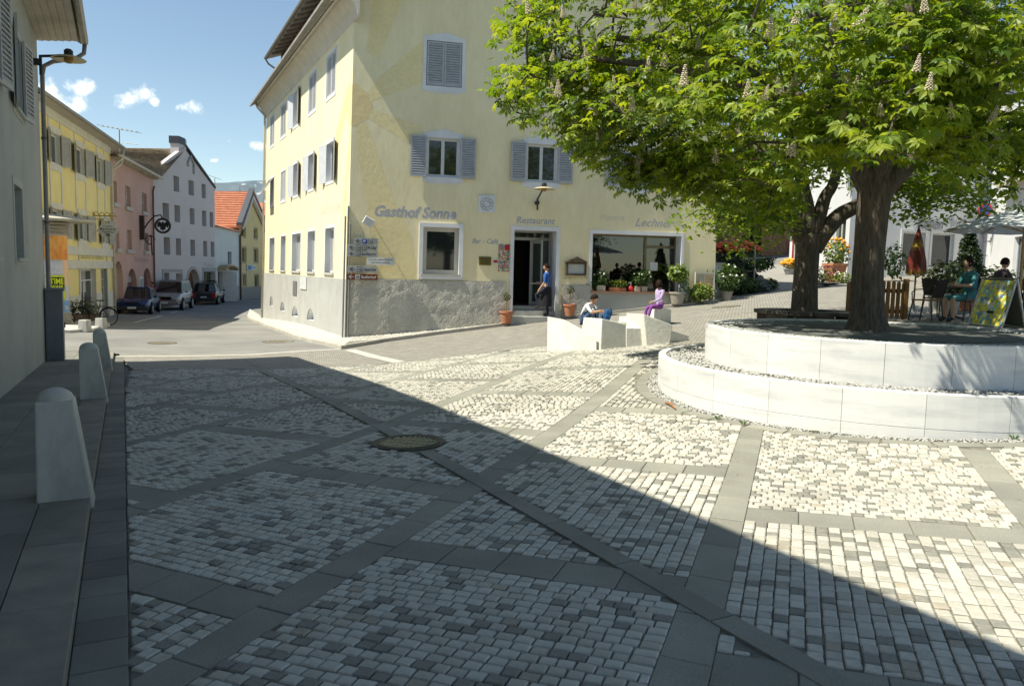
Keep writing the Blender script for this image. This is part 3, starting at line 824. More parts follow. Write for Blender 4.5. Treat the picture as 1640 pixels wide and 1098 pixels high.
YEL = mat('yellow_plaster', (.80,.715,.475), (.735,.65,.42), rough=.9, scale=1.3, stretch=(1,1,.35), detail=8, bump=.22, bscale=5, fine=.04, bdist=.03)
RAY = mat('ray_paint', (.79,.675,.385), (.735,.62,.345), rough=.9, scale=1.5, bump=.2, detail=8, bscale=7, fine=.06, bdist=.03)
DISC = mat('disc_paint', (.76,.61,.33), (.72,.57,.31), rough=.9, scale=2, bump=.22, bscale=7, bdist=.03)
WHT = mat('white_plaster', (.70,.71,.73), (.62,.63,.65), rough=.85, scale=2, bump=.15, bscale=20, bdist=.01)
ROUGHC = mat('roughcast', (.50,.485,.43), (.39,.378,.34), rough=.95, scale=1.6, bump=.9, bscale=17, fine=.2, bdist=.045)
SMOOTHC = mat('grey_render', (.42,.42,.40), (.36,.36,.34), rough=.9, scale=1.2, bump=.3, bscale=30, fine=.1, bdist=.02)
SHUT = mat('grey_shutter_paint', (.42,.435,.455), (.345,.36,.38), rough=.6, scale=6, fine=.06, bscale=30)
SHUTW = mat('pale_shutter_paint', (.55,.56,.58), (.48,.49,.51), rough=.6, scale=6)
FRAMEW = mat('window_paint', (.62,.63,.62), (.54,.55,.54), rough=.5, scale=5)
GLASS = glassmat('window_glass', (.018,.022,.026))
GLASSG = glassmat('old_glass', (.05,.065,.055), rough=.12)
TILE = mat('brown_roof_tiles', (.20,.155,.11), (.11,.09,.07), rough=.9, scale=5, fine=.25, bscale=6, bump=.6, bdist=.05)
REDT = mat('red_roof_tiles', (.50,.205,.12), (.37,.145,.085), rough=.85, scale=3, fine=.12, bscale=5)
ZINC = mat('zinc_gutter', (.30,.29,.265), (.22,.215,.2), rough=.5, scale=4, metal=.4)
SOFF = mat('soffit_boards', (.50,.46,.38), (.42,.385,.32), rough=.8, scale=2)
DARKW = mat('dark_wood', (.12,.085,.06), (.075,.055,.04), rough=.8, scale=6, stretch=(1,1,.2))
LETT = mat('letter_paint', (.34,.36,.42), (.43,.43,.43), rough=.8, scale=9, lo=.3, hi=.75)
LETF = mat('faded_letter_paint', (.56,.54,.47), (.60,.56,.42), rough=.9, scale=9)

# ---------------------------------------------------------------- the inn
C0 = np.array([-5.35, 25.05]); E1 = np.array([.970,.244]); N1 = np.array([.244,-.970])
E2 = np.array([-.435,.900]); N2 = np.array([-.900,-.435]); LF, LS, ZB = 13.05, 18.0, -.7
FW = Wall(C0, C0+E1*LF, 1, .022, -.022, ZB); SW = SideWall(C0, C0+E2*LS, -1, E1, .022, ZB)
inn = thing('inn', 'large pale yellow inn with grey shutters and painted sun rays on its corner', 'building', (C0[0], C0[1], -.8))
EZ = 10.05
# openings of the front
w1 = FW.rect(684,222,735,283); w2 = FW.rect(845,236,886,293); dS = w2[0]-w1[0]
Z1 = (w1[2], w1[3])
F1 = [(w1[0]+dS*i*.99, w1[1]+dS*i*.99, Z1[0], Z1[1]) for i in range(4)]; F1 = [o for o in F1 if o[1] < LF-.6]
w3 = FW.rect(684,68,739,138); F2 = [(o[0]+w3[0]-w1[0], o[0]+w3[1]-w1[0], w3[2], w3[3]) for o in F1]
F3 = [(o[0], o[1], o[2]+3.0, o[3]+3.0) for o in F2][:2]
gw = FW.rect(677,364,735,440); gd = FW.rect(822,369,890,500); gs = FW.rect(948,376,1090,467)
doorz = FW.px(845,490)[1]; gd = (gd[0], gd[1], doorz-.6, gd[3])
ops_f = [(o[0]-.02,o[1]+.02,o[2]-.02,o[3]+.02) for o in F1+F2+F3]+[gw, gd, gs]
mb = MB(); wallgrid(mb, FW, 0, LF, -2.0, EZ, [o for o in ops_f if o[3] < EZ], .20, rmi=1); front = mb.build('front_wall', [YEL, WHT], inn)
# openings of the flank
def row(xs, yref):
    z0, z1 = SW.px(*yref[1])[1], SW.px(*yref[0])[1]; out = []
    for a, b in xs:
        s = sorted((SW.px(a, 420)[0], SW.px(b, 420)[0])); out.append((s[0], s[1], z0, z1))
    return out
def rowx(xs, yr, ymid):
    z0, z1 = SW.px(*yr[1])[1], SW.px(*yr[0])[1]; out = []
    for a, b in xs:
        # the pixel column is read at the row's own height on the wall
        zc = (z0+z1)/2; res = []
        for x in (a, b):
            lo_, hi_ = -20, 900
            for _ in range(30):
                m_ = (lo_+hi_)/2
                if SW.px(x, m_)[1] > zc: lo_ = m_
                else: hi_ = m_
            res.append(SW.px(x, (lo_+hi_)/2)[0])
        out.append((min(res), max(res), z0, z1))
    return out
G0 = rowx([(521,535),(493,504.5),(468,481.5),(450,457.5),(432,439.5)], ((534,364),(534,437)), 0)
G1 = rowx([(523,535),(494,503),(470,478),(450,457.5),(433,439)], ((540,222),(540,286)), 0)
G2_ = rowx([(523.5,538),(495,506.5),(470,478),(450,458),(433,439.5)], ((538.3,78),(538.3,147)), 0)
cel = [SW.rect(493,494,504,513), SW.rect(468.5,490,478.5,507), SW.rect(450,483,457,498), SW.rect(433,474,438,490)]
mb = MB(); wallgrid(mb, SW, 0, LS, -2.2, EZ, G0+G1+G2_+[(a,b,c,d,.7) for a,b,c,d in cel], .22, rmi=1); mb.build('flank_wall', [YEL, WHT], inn)
for a,b,c,d in cel:
    mb = MB(); wbox(mb, SW, a, b, c, d, -.23, -.2); mb.build('cellar_vent', SMOOTHC, inn)
# back walls close the block
B1 = np.array(FW.pt(LF, 0, 0)[:2]); B2 = np.array(SW.pt(LS, 0)[:2]); B3 = B2+E1*12.5
BW = Wall(B1, B3, 1); BW2 = Wall(B2, B3, -1)
mb = MB(); mb.poly([FW.pt(LF,-1.5), BW.pt(BW.L,-1.5), BW.pt(BW.L,EZ), FW.pt(LF,EZ)]); mb.poly([SW.pt(LS,-2), BW2.pt(BW2.L,-2), BW2.pt(BW2.L,EZ), SW.pt(LS,EZ)]); mb.build('rear_wall', YEL, inn)
# plinth: rough grey casting on the front (stops at the door), smoother on the flank
zp = FW.px(690,449)[1]; sd0 = FW.px(810,460)[0]
def rough_plinth(s0, s1, ztop, mtl, name, d=.05):
    mb = MB(); ns, nz = int((s1-s0)/.09), 24; V = []
    for j in range(nz+1):
        for i in range(ns+1):
            s, z = s0+(s1-s0)*i/ns, -1.3+(ztop+1.3)*j/nz
            edge = 0 if (i in (0, ns) or j == nz) else 1
            V.append(FW.pt(s, z, d + edge*rnd.uniform(-.010,.012)))
    mb.add(V, [(j*(ns+1)+i, j*(ns+1)+i+1, (j+1)*(ns+1)+i+1, (j+1)*(ns+1)+i) for j in range(nz) for i in range(ns)])
    wbox(mb, FW, s0, s1, -1.3, ztop, 0, d-.03); mb.poly([FW.pt(s0,ztop,0), FW.pt(s1,ztop,0), FW.pt(s1,ztop,d), FW.pt(s0,ztop,d)])
    for s in (s0, s1): mb.poly([FW.pt(s,-1.3,0), FW.pt(s,ztop,0), FW.pt(s,ztop,d), FW.pt(s,-1.3,d)])
    return mb.build(name, mtl, inn, smooth=True)
rough_plinth(.0, sd0, zp, ROUGHC, 'rough_plinth')
sd1 = FW.px(899,470)[0]; zp2 = FW.px(920,456)[1]
rough_plinth(sd1, gs[0]-.0, zp2, ROUGHC, 'rough_plinth', .04)
mb = MB(); wbox(mb, FW, gs[0], gs[1]+.1, -1.0, gs[2]-.04, 0, .03); mb.build('plinth', SMOOTHC, inn)
mb = MB(); wbox(mb, FW, gs[1]+.1, LF, -1.0, FW.px(1100,462)[1], 0, .03); mb.build('plinth', SMOOTHC, inn)
zs = SW.px(545,446)[1]
pl = [(a,b,c,d,.7) for a,b,c,d in cel]
mb = MB(); wallgrid(mb, SW, .0, LS, -2.2, zs, pl, .05, n=.035); mb.poly([SW.pt(0,zs,0), SW.pt(LS,zs,0), SW.pt(LS,zs,.035), SW.pt(0,zs,.035)]); mb.build('flank_plinth', SMOOTHC, inn)
mb = MB(); wbox(mb, SW, *SW.rect(471,450,477,473), .036, .06); mb.build('meter_box', mat('meter_metal', (.16,.16,.16)), inn)
mb = MB(); wbox(mb, SW, *SW.rect(483,444,493,463), .036, .07); mb.build('meter_box', FRAMEW, inn)
# windows and shutters of the front
def ornate(o, par):
    a,b,c,d = o; mb = MB(); f = .13
    wbox(mb,FW,a-f,a-.02,c-.1,d+.12,0,.02); wbox(mb,FW,b+.02,b+f,c-.1,d+.12,0,.02); wbox(mb,FW,a-.02,b+.02,d+.02,d+.12,0,.02); wbox(mb,FW,a-f-.02,b+f+.02,c-.18,c-.02,0,.025)
    m_ = (a+b)/2; hw = (b-a)/2+f; P = []
    for i in range(25):
        t = -1+2*i/24; zt = d+.12+.14*(1-abs(t))+.05*abs(math.sin(t*math.pi*2.5)); P.append((m_+t*hw*.98, zt))
    P = [(m_-hw*.98, d+.12)]+P+[(m_+hw*.98, d+.12)]
    mb.prism([FW.pt(s,z,.0) for s, z in P], (N1[0]*.018, N1[1]*.018, 0))
    P = [(m_+t*hw*.8, c-.18-.05*abs(math.cos(t*math.pi*1.5))-.02) for t in np.linspace(-1,1,17)]
    mb.prism([FW.pt(s,z,.0) for s, z in [(m_-hw*.8,c-.18)]+P+[(m_+hw*.8,c-.18)]][::-1], (N1[0]*.018, N1[1]*.018, 0))
    mb.build('window_surround', WHT, par)
for o in F1: ornate(o, inn)
for o in F2: ornate(o, inn)
for o in F3: ornate(o, inn)
for o in F1:
    window(FW, inn, o[0]-.02,o[1]+.02,o[2]-.02,o[3]+.02, -.08, FRAMEW, GLASS, 2, .09)
    w_ = (o[1]-o[0])/2
    shutter(lambda s,z,n,o=o: FW.pt(o[0]-.03-s,z,n), inn, w_, o[2]-.03, o[3]+.05, SHUT, .05)
    shutter(lambda s,z,n,o=o: FW.pt(o[1]+.03+s,z,n), inn, w_, o[2]-.03, o[3]+.05, SHUT, .05)
for o in F2:
    w_ = (o[1]-o[0])/2
    shutter(lambda s,z,n,o=o: FW.pt(o[0]+s,z,n), inn, w_-.005, o[2], o[3], SHUT, -.03)
    shutter(lambda s,z,n,o=o: FW.pt(o[1]-s,z,n), inn, w_-.005, o[2], o[3], SHUT, -.03)
    mb = MB(); wbox(mb,FW,o[0],o[1],o[2],o[3],-.2,-.12); mb.build('pane', GLASS, inn)
for o in F3: window(FW, inn, *o, -.1, FRAMEW, GLASS, 2, .08)
# ground-floor window
mb = MB(); a,b,c,d = gw; f = .13
wbox(mb,FW,a-f,a,c-.03,d+f,.0,.055); wbox(mb,FW,b,b+f,c-.03,d+f,.0,.055); wbox(mb,FW,a,b,d,d+f,.0,.055); wbox(mb,FW,a-f,b+f,c-.15,c-.03,.0,.06); mb.build('window_surround', WHT, inn)
mb = MB(); wbox(mb,FW,a-.06,b+.06,c-.03,c+.02,-.18,.09); mb.build('window_sill', concrete, inn)
window(FW, inn, a, b, c+.02, d, -.10, mat('beige_frame', (.52,.50,.44), (.46,.44,.39), rough=.5), GLASS, 1, .14)
# door: surround, steps, jamb, open glass leaf, dark hall
a,b,c,d = gd
mb = MB(); zb_ = FW.px(855,508)[1]
wbox(mb,FW,a-.12,a,zb_-.5,d+.14,0,.03); wbox(mb,FW,b,b+.12,zb_-.5,d+.14,0,.03); wbox(mb,FW,a,b,d,d+.14,0,.03); mb.build('door_surround', WHT, inn)
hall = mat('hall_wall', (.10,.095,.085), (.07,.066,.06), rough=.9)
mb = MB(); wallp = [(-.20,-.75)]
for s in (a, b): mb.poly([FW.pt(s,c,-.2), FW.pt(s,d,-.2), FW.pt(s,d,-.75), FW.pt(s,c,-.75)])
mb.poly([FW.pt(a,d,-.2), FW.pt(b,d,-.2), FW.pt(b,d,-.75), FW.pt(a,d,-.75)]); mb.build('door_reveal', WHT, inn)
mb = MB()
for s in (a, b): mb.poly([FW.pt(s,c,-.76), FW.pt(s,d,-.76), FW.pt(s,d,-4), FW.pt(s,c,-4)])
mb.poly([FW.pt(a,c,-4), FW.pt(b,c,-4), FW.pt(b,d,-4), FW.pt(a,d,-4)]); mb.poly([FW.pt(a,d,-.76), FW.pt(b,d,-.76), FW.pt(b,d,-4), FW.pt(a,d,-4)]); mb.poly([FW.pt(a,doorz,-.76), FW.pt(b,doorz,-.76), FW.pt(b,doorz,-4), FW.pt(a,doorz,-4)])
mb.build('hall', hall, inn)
dfm = mat('door_frame', (.40,.40,.38), (.35,.35,.33), rough=.4, metal=.2)
ztr = FW.px(845,381)[1]; sm = a+(b-a)*.52
mb = MB(); t = .05
for s0_, s1_, z0_, z1_ in ((a,a+.05,doorz,d),(b-.05,b,doorz,d),(a+.05,b-.05,ztr-.05,ztr+.05),(a+.05,b-.05,d-.05,d),(sm,sm+.06,doorz,ztr-.05)): wbox(mb,FW,s0_,s1_,z0_,z1_,-.80,-.74)
drf = mb.build('door_frame', dfm, inn)
mb = MB(); wbox(mb,FW,a+.05,b-.05,ztr+.05,d-.05,-.775,-.765); mb.build('pane', GLASS, drf)
mb = MB(); wbox(mb,FW,sm+.06,b-.05,doorz,ztr-.05,-.775,-.765); mb.build('pane', GLASSG, drf)
# open leaf, swung outwards on its hinge
hx = sm+.06
leaf = lambda s,z,n: FW.pt(hx+.28*s-.02+n, z, -.74+.95*s)
class _L: pass
LL = _L(); LL.pt = lambda s,z,n: FW.pt(hx+s*.25+n*.96, z, -.74+s*.62-n*.25)
mb = MB(); wl_ = .82
for q in ((0,.07,doorz+.01,ztr-.06),(wl_-.07,wl_,doorz+.01,ztr-.06),(.07,wl_-.07,doorz+.01,doorz+.14),(.07,wl_-.07,ztr-.16,ztr-.06)): wbox(mb,LL,*q,0,.05)
lf = mb.build('door_leaf', dfm, inn)
mb = MB(); wbox(mb,LL,.07,wl_-.07,doorz+.14,ztr-.16,.02,.03); mb.build('pane', GLASSG, lf)
mb = MB(); wbox(mb,LL,wl_-.1,wl_-.04,doorz+1.0,doorz+1.04,.05,.12); mb.build('handle', iron, lf)
stepm = mat('step_stone', (.42,.41,.38), (.34,.335,.31), rough=.8, scale=3, bump=.15, bscale=60, bdist=.005)
zst = FW.px(845,490)[1]
for i, (n0_, n1_, zt) in enumerate(((-.78,-.28,zst-.01),(-.3,.02,zst-.17),(-.02,.34,zst-.34))):
    mb = MB(); ex = .0 if i < 2 else .12
    wbox(mb,FW,a-ex,b+ex,zt-.5,zt,n0_,n1_); mb.build('step', stepm, inn, bevel=.008)
# shop window
a,b,c,d = gs; bro = mat('bronze_frame', (.18,.145,.085), (.14,.11,.065), rough=.45, metal=.4)
mb = MB(); wbox(mb,FW,a-.1,a,c-.05,d+.12,0,.03); wbox(mb,FW,b,b+.1,c-.05,d+.12,0,.03); wbox(mb,FW,a,b,d,d+.12,0,.03); mb.build('window_surround', WHT, inn)
mb = MB(); wbox(mb,FW,a-.05,b+.05,c-.05,c,-.5,.10); mb.build('window_sill', mat('brick_sill', (.38,.20,.13), (.30,.16,.11), rough=.85, scale=6), inn)
mb = MB()
for s in (a, b): mb.poly([FW.pt(s,c,-.19), FW.pt(s,d,-.19), FW.pt(s,d,-.5), FW.pt(s,c,-.5)])
mb.poly([FW.pt(a,d,-.19), FW.pt(b,d,-.19), FW.pt(b,d,-.5), FW.pt(a,d,-.5)]); mb.build('window_reveal', WHT, inn)
sv = FW.px(1039,420)[0]; zt = FW.px(1060,395)[1]
mb = MB()
for q in ((a,a+.06,c,d),(b-.06,b,c,d),(sv,sv+.09,c,d),(a+.06,sv,d-.06,d),(sv+.09,b-.06,d-.06,d),(a+.06,sv,c,c+.06),(sv+.09,b-.06,zt-.05,zt+.05)): wbox(mb,FW,*q,-.50,-.42)
shop = mb.build('shop_window', bro, inn)
SG = seeglass('shop_glass', (.35,.37,.36))
for q in ((a+.06,sv,c+.06,d-.06),(sv+.09,b-.06,c,zt-.05),(sv+.09,b-.06,zt+.05,d-.06)):
    mb = MB(); wbox(mb,FW,*q,-.47,-.46); mb.build('pane', SG, shop)
mb = MB(); zf = c-.9
for P in ([(a-.5,-.51),(a-.5,-4)],[(a-.5,-4),(b+.5,-4)],[(b+.5,-4),(b+.5,-.51)]):
    mb.poly([FW.pt(P[0][0],zf,P[0][1]), FW.pt(P[1][0],zf,P[1][1]), FW.pt(P[1][0],d+.3,P[1][1]), FW.pt(P[0][0],d+.3,P[0][1])])
mb.poly([FW.pt(a-.5,d+.3,-.51), FW.pt(b+.5,d+.3,-.51), FW.pt(b+.5,d+.3,-4), FW.pt(a-.5,d+.3,-4)]); mb.poly([FW.pt(a-.5,c+.0,-.51), FW.pt(b+.5,c+.0,-.51), FW.pt(b+.5,c+.0,-4), FW.pt(a-.5,c+.0,-4)])
mb.build('shop_interior', mat('shop_inside', (.20,.17,.13), (.14,.12,.09), rough=.9), inn)
mb = MB(); wbox(mb,FW,sv+.25,sv+.55,c+.75,c+1.05,-.455,-.45); mb.build('paper_notice', FRAMEW, shop)
# flank windows
wpl = FRAMEW
for i, o in enumerate(G0): 
    window(SW, inn, *o, -.18, wpl, mat('net_curtain', (.42,.43,.42), (.30,.31,.31), rough=.25, scale=3, stretch=(3,3,.3)), 2, .07)
    mb = MB(); wbox(mb,SW,o[0]-.06,o[1]+.06,o[2]-.07,o[2],-.16,.06); mb.build('window_sill', concrete, inn)
def wsur(o):
    mb = MB(); a,b,c,d = o; f = .09
    wbox(mb,SW,a-f,a,c-f,d+f,0,.018); wbox(mb,SW,b,b+f,c-f,d+f,0,.018); wbox(mb,SW,a,b,d,d+f,0,.018); wbox(mb,SW,a,b,c-f,c,0,.018); mb.build('window_surround', WHT, inn)
for o in G0+G1+G2_: wsur(o)
def open_pair(o, ang):
    w_ = (o[1]-o[0])/2
    ca, sa = math.cos(ang), math.sin(ang)
    shutter(lambda s,z,n: SW.pt(o[0]-s*ca-n*sa, z, .02+s*sa-n*ca), inn, w_, o[2], o[3], SHUTW)
    shutter(lambda s,z,n: SW.pt(o[1]+s*ca+n*sa, z, .02+s*sa-n*ca), inn, w_, o[2], o[3], SHUTW)
    window(SW, inn, *o, -.16, wpl, GLASSG, 2, .07)
for i, o in enumerate(G1):
    if i in (0,1,2): open_pair(o, R(14))
    elif i == 3:
        w_ = (o[1]-o[0])/2
        shutter(lambda s,z,n,o=o: SW.pt(o[0]+s,z,n), inn, w_-.005, o[2], o[3], SHUTW, -.05); shutter(lambda s,z,n,o=o: SW.pt(o[1]-s,z,n), inn, w_-.005, o[2], o[3], SHUTW, -.05)
    else:
        window(SW, inn, *o, -.16, wpl, GLASS, 2, .07)
        shutter(lambda s,z,n,o=o: SW.pt(o[0]+s, o[3]-(o[3]-z)*.8, n+.02+(o[3]-z)*.55), inn, o[1]-o[0], o[2]+.3, o[3], SHUTW)
for i, o in enumerate(G2_):
    if i == 2: open_pair(o, R(14))
    else:
        w_ = (o[1]-o[0])/2
        shutter(lambda s,z,n,o=o: SW.pt(o[0]+s,z,n), inn, w_-.005, o[2], o[3], SHUTW, -.05); shutter(lambda s,z,n,o=o: SW.pt(o[1]-s,z,n), inn, w_-.005, o[2], o[3], SHUTW, -.05)
        mb = MB(); wbox(mb,SW,*o,-.2,-.14); mb.build('pane', GLASSG, inn)
# painted sun: rays and disc are flat paint on the plaster
def paintpoly(px, m, name, n=.0015):
    mb = MB(); mb.poly([FW.pt(*FW.px(*p), n) for p in px]); return mb.build(name, m, inn)
paintpoly([(598,-12),(650,-12),(606,98),(587,82)], RAY, 'painted_ray')
paintpoly([(676,66),(680,100),(678,132),(594,163),(588,152),(604,126)], RAY, 'painted_ray')
paintpoly([(591,173),(676,203),(655,231),(584,186)], RAY, 'painted_ray')
paintpoly([(573,198),(587,196),(632,325),(660,378),(668,446.5),(601,445.5),(588,330),(572,240)], RAY, 'painted_ray')
cs_ = FW.px(563,168); P = [(0,cs_[1]-.62)]+[(.62*math.sin(t)*(1+.06*math.sin(9*t)), cs_[1]-.62*math.cos(t)*(1+.06*math.sin(7*t))) for t in np.linspace(.05,math.pi-.05,24)]+[(0,cs_[1]+.62)]
mb = MB(); mb.poly([FW.pt(max(s,.002),z,.0022) for s, z in P]); mb.build('painted_sun', DISC, inn)
mb = MB(); mb.poly([SW.pt(max(s,.002),z,.0022) for s, z in P]); mb.build('painted_sun', DISC, inn)
for q in ([(.3,.9),(2.2,-.6),(2.0,-1.3),(.3,.2)], [(.1,-.6),(.9,-3.2),(.5,-3.6),(.02,-.8)]):
    mb = MB(); mb.poly([SW.pt(s, cs_[1]+z, .0015) for s, z in q]); mb.build('painted_ray', mat('pale_ray', (.70,.58,.33), (.66,.54,.30), rough=.9), inn)
# writing on the plaster
def wr(txt, x0, y0, x1, y1, h, m=LETT, shear=.25, bold=.035, n=.003):
    s0, z0 = FW.px(x0, y0); s1, z1 = FW.px(x1, y1); lettering(txt, FW, s0, s1, (z0+z1)/2, h, n, m, inn, shear, bold)
wr('Gasthof Sonne', 600, 347, 731, 349, .34)
wr('Restaurant', 827, 357, 889, 359, .22, shear=.2, bold=.02)
wr('Bar - Café', 756, 390, 798, 390, .17, bold=.02)
wr('Lechner', 1017, 362, 1079, 364, .29, shear=.45, bold=.004)
wr('Pizzeria', 962, 352, 1000, 353, .2, LETF, shear=.1, bold=.0)
s0, z0 = SW.px(545,340); s1, z1 = SW.px(512,344)
W_ = _L(); W_.pt = lambda s,z,n: SW.pt(-s, z, n)
lettering('Gasthof Sonne', W_, -s1, -s0, z1, .34, .003, LETF, inn, .25, .03)
# relief panel with arms, of stone
a,b,c,d = FW.rect(766,313,792,341); mb = MB(); wbox(mb,FW,a,b,c,d,0,.05); relief = mb.build('relief_panel', WHT, inn)
mb = MB(); cs2, cz2 = (a+b)/2, (c+d)/2
for t in range(9):
    an = t*.7; mb.tube([FW.pt(cs2+.17*math.cos(an)+.06*math.cos(q), cz2+.15*math.sin(an)+.06*math.sin(q), .055) for q in np.linspace(0,5.5,9)], .016, 5)
mb.build('carved_scroll', mat('relief_grey', (.46,.47,.50), (.4,.41,.44), rough=.8), relief)  # scrolls in a bluish grey, darker than the white panel
# cornice, gutter and roof: the front is a gable, eaves run along the flank
BETA = math.tan(R(31)); APX = EZ + LF/2*BETA; OV, VG = .50, .66
mb = MB(); gz = [o for o in F3 if o[2] > 0]
wallgrid(mb, FW, 0, LF, EZ, APX, [(o[0]-.02,o[1]+.02,o[2]-.02,o[3]+.02) for o in F3 if o[2] > EZ], .2, rmi=0, outline=[(0,EZ),(LF,EZ),(LF/2,APX)]); mb.build('gable', YEL, inn)
def fsweep(prof, name, m, s0=-.0, s1=None):
    mb = MB(); s1 = LS+.3 if s1 is None else s1; V = []
    for n_, z in prof:
        pa = SW.pt(s1, z, n_)
        pc = C0+np.linalg.solve(np.array([N1, N2]), np.array([s0, n_]))+E1*.022*(z-ZB)
        V += [pa, (pc[0], pc[1], z)]
    mb.add(V, [(2*i, 2*i+1, 2*i+3, 2*i+2) for i in range(len(prof)-1)])
    return mb.build(name, m, inn)
cornm = mat('cornice_plaster', (.60,.57,.48), (.52,.49,.42), rough=.85, scale=2)
fsweep([(0,EZ-.85),(.05,EZ-.80),(.07,EZ-.70),(.16,EZ-.5),(.30,EZ-.33),(OV-.1,EZ-.24),(OV-.06,EZ-.16),(OV,EZ-.14),(OV,EZ-.02)], 'cornice', cornm, VG)
mb = MB()
cpr = [(0,EZ-.85),(.07,EZ-.70),(.16,EZ-.5),(.30,EZ-.33),(OV,EZ-.14),(OV,EZ-.02),(0,EZ+.02)]
P = []
for n_, z in cpr:
    pc = C0+np.linalg.solve(np.array([N1, N2]), np.array([VG, n_]))+E1*.022*(z-ZB); P.append((pc[0],pc[1],z))
mb.poly(P); mb.build('cornice_end', cornm, inn)
fsweep([(OV,EZ-.06),(OV+.03,EZ-.10),(OV+.09,EZ-.10),(OV+.12,EZ-.05),(OV+.12,EZ+.03),(OV+.10,EZ+.03),(OV+.09,EZ-.05),(OV+.03,EZ-.05)], 'gutter', ZINC, VG)
# roof slopes, verge soffit and bargeboards
RD = np.array([E2[0], E2[1], 0])*(LS+.6)
def vpt(s, z, n): p = np.array(FW.p0+FW.e*s+FW.n*n); return np.array([p[0], p[1], z])
zl = lambda s: EZ + min(s, LF-s)*BETA
roofm = MB()
for s0_, s1_ in ((-.55, LF/2), (LF+.55, LF/2)):
    a_, b_ = vpt(s0_, zl(s0_)+.06, VG), vpt(s1_, zl(s1_)+.06, VG)
    off = RD + np.array([*(-N1*VG), 0])
    roofm.hexa([a_, b_, b_+off, a_+off, a_+(0,0,.1), b_+(0,0,.1), b_+off+(0,0,.1), a_+off+(0,0,.1)])
roofm.build('roof', mat('grey_roof_tiles', (.30,.285,.26), (.21,.20,.185), rough=.9, scale=4, fine=.2, bscale=6), inn)
mb = MB()
for s0_, s1_ in ((-.5, LF/2), (LF+.5, LF/2)):
    mb.poly([vpt(s0_, zl(s0_)-.02, 0), vpt(s1_, zl(s1_)-.02, 0), vpt(s1_, zl(s1_)-.02, VG), vpt(s0_, zl(s0_)-.02, VG)])
    mb.poly([vpt(s0_, zl(s0_)-.14, VG+.002), vpt(s1_, zl(s1_)-.14, VG+.002), vpt(s1_, zl(s1_)+.16, VG+.002), vpt(s0_, zl(s0_)+.16, VG+.002)])
mb.build('verge', cornm, inn)
# long dormer on the flank side with rafter tails
DS0, DS1 = .7, 16.3
def dp(s, z, n): return SW.pt(s, z, n)
mb = MB(); wd_ = Wall(dp(DS0,0,-.4)[:2], dp(DS1,0,-.4)[:2], -1)
wbox(mb, SW, DS0, DS1, EZ+.2, EZ+2.1, -.55, -.4); dorm = mb.build('dormer_wall', DARKW, inn)
mb = MB()
mb.hexa([dp(DS0-.5,EZ+1.80,.2), dp(DS1+.5,EZ+1.80,.2), dp(DS1+.5,EZ+3.6,-4.5), dp(DS0-.5,EZ+3.6,-4.5), dp(DS0-.5,EZ+1.90,.2), dp(DS1+.5,EZ+1.90,.2), dp(DS1+.5,EZ+3.7,-4.5), dp(DS0-.5,EZ+3.7,-4.5)])
mb.build('dormer_roof', mat('grey_roof_tiles', (0,0,0)), inn)
mb = MB(); wbox(mb, SW, DS0-.5, DS1+.5, EZ+1.80, EZ+1.92, .205, .24); mb.build('dormer_fascia', mat('soffit_dark', (.20,.175,.15), (.15,.13,.11), rough=.85), inn)
mb = MB(); mb.tube([dp(DS0-.5,EZ+1.84,.30), dp(DS1+.5,EZ+1.84,.30)], .06, 8); mb.build('dormer_gutter', ZINC, inn)
mb = MB(); mb.tube([dp(DS1+.4,EZ+1.8,.30), dp(DS1+.35,EZ+1.55,.15), dp(DS1+.1,EZ+1.2,-.3)], .045, 8); mb.build('dormer_pipe', ZINC, inn)
for s_ in (DS0, DS1):
    mb = MB(); mb.poly([dp(s_,EZ+.2,-.4), dp(s_,EZ+2.0,-.4), dp(s_,EZ+3.55,-4.3)]); mb.build('dormer_cheek', DARKW, inn)
for i in range(19):
    s = DS0+i*.82; mb = MB(); dz = lambda n_: EZ+1.79+(.2-n_)*.383
    mb.hexa([dp(s,dz(.16)-.12,.16),dp(s+.09,dz(.16)-.12,.16),dp(s+.09,dz(-.42)-.12,-.42),dp(s,dz(-.42)-.12,-.42),dp(s,dz(.16),.16),dp(s+.09,dz(.16),.16),dp(s+.09,dz(-.42),-.42),dp(s,dz(-.42),-.42)])
    mb.build('rafter', mat('rafter_wood', (.24,.21,.18), (.17,.15,.13), rough=.85), inn)
pipe_m = mat('cream_pipe', (.55,.51,.42), (.48,.44,.36), rough=.6)
mb = MB(); mb.tube([SW.pt(LS+.15,EZ-.08,OV+.05), SW.pt(LS+.12,EZ-.35,OV-.05), SW.pt(LS-.02,EZ-.75,.10), SW.pt(LS-.05,EZ-1.1,.09), SW.pt(LS-.05,-1.3,.09)], .055, 8); mb.build('downpipe', pipe_m, inn, smooth=True)
mb = MB(); mb.tube([FW.pt(-.03,FW.px(560,330)[1],.03), FW.pt(-.03,-.75,.06)], .03, 6); mb.build('cable_pipe', ZINC, inn)

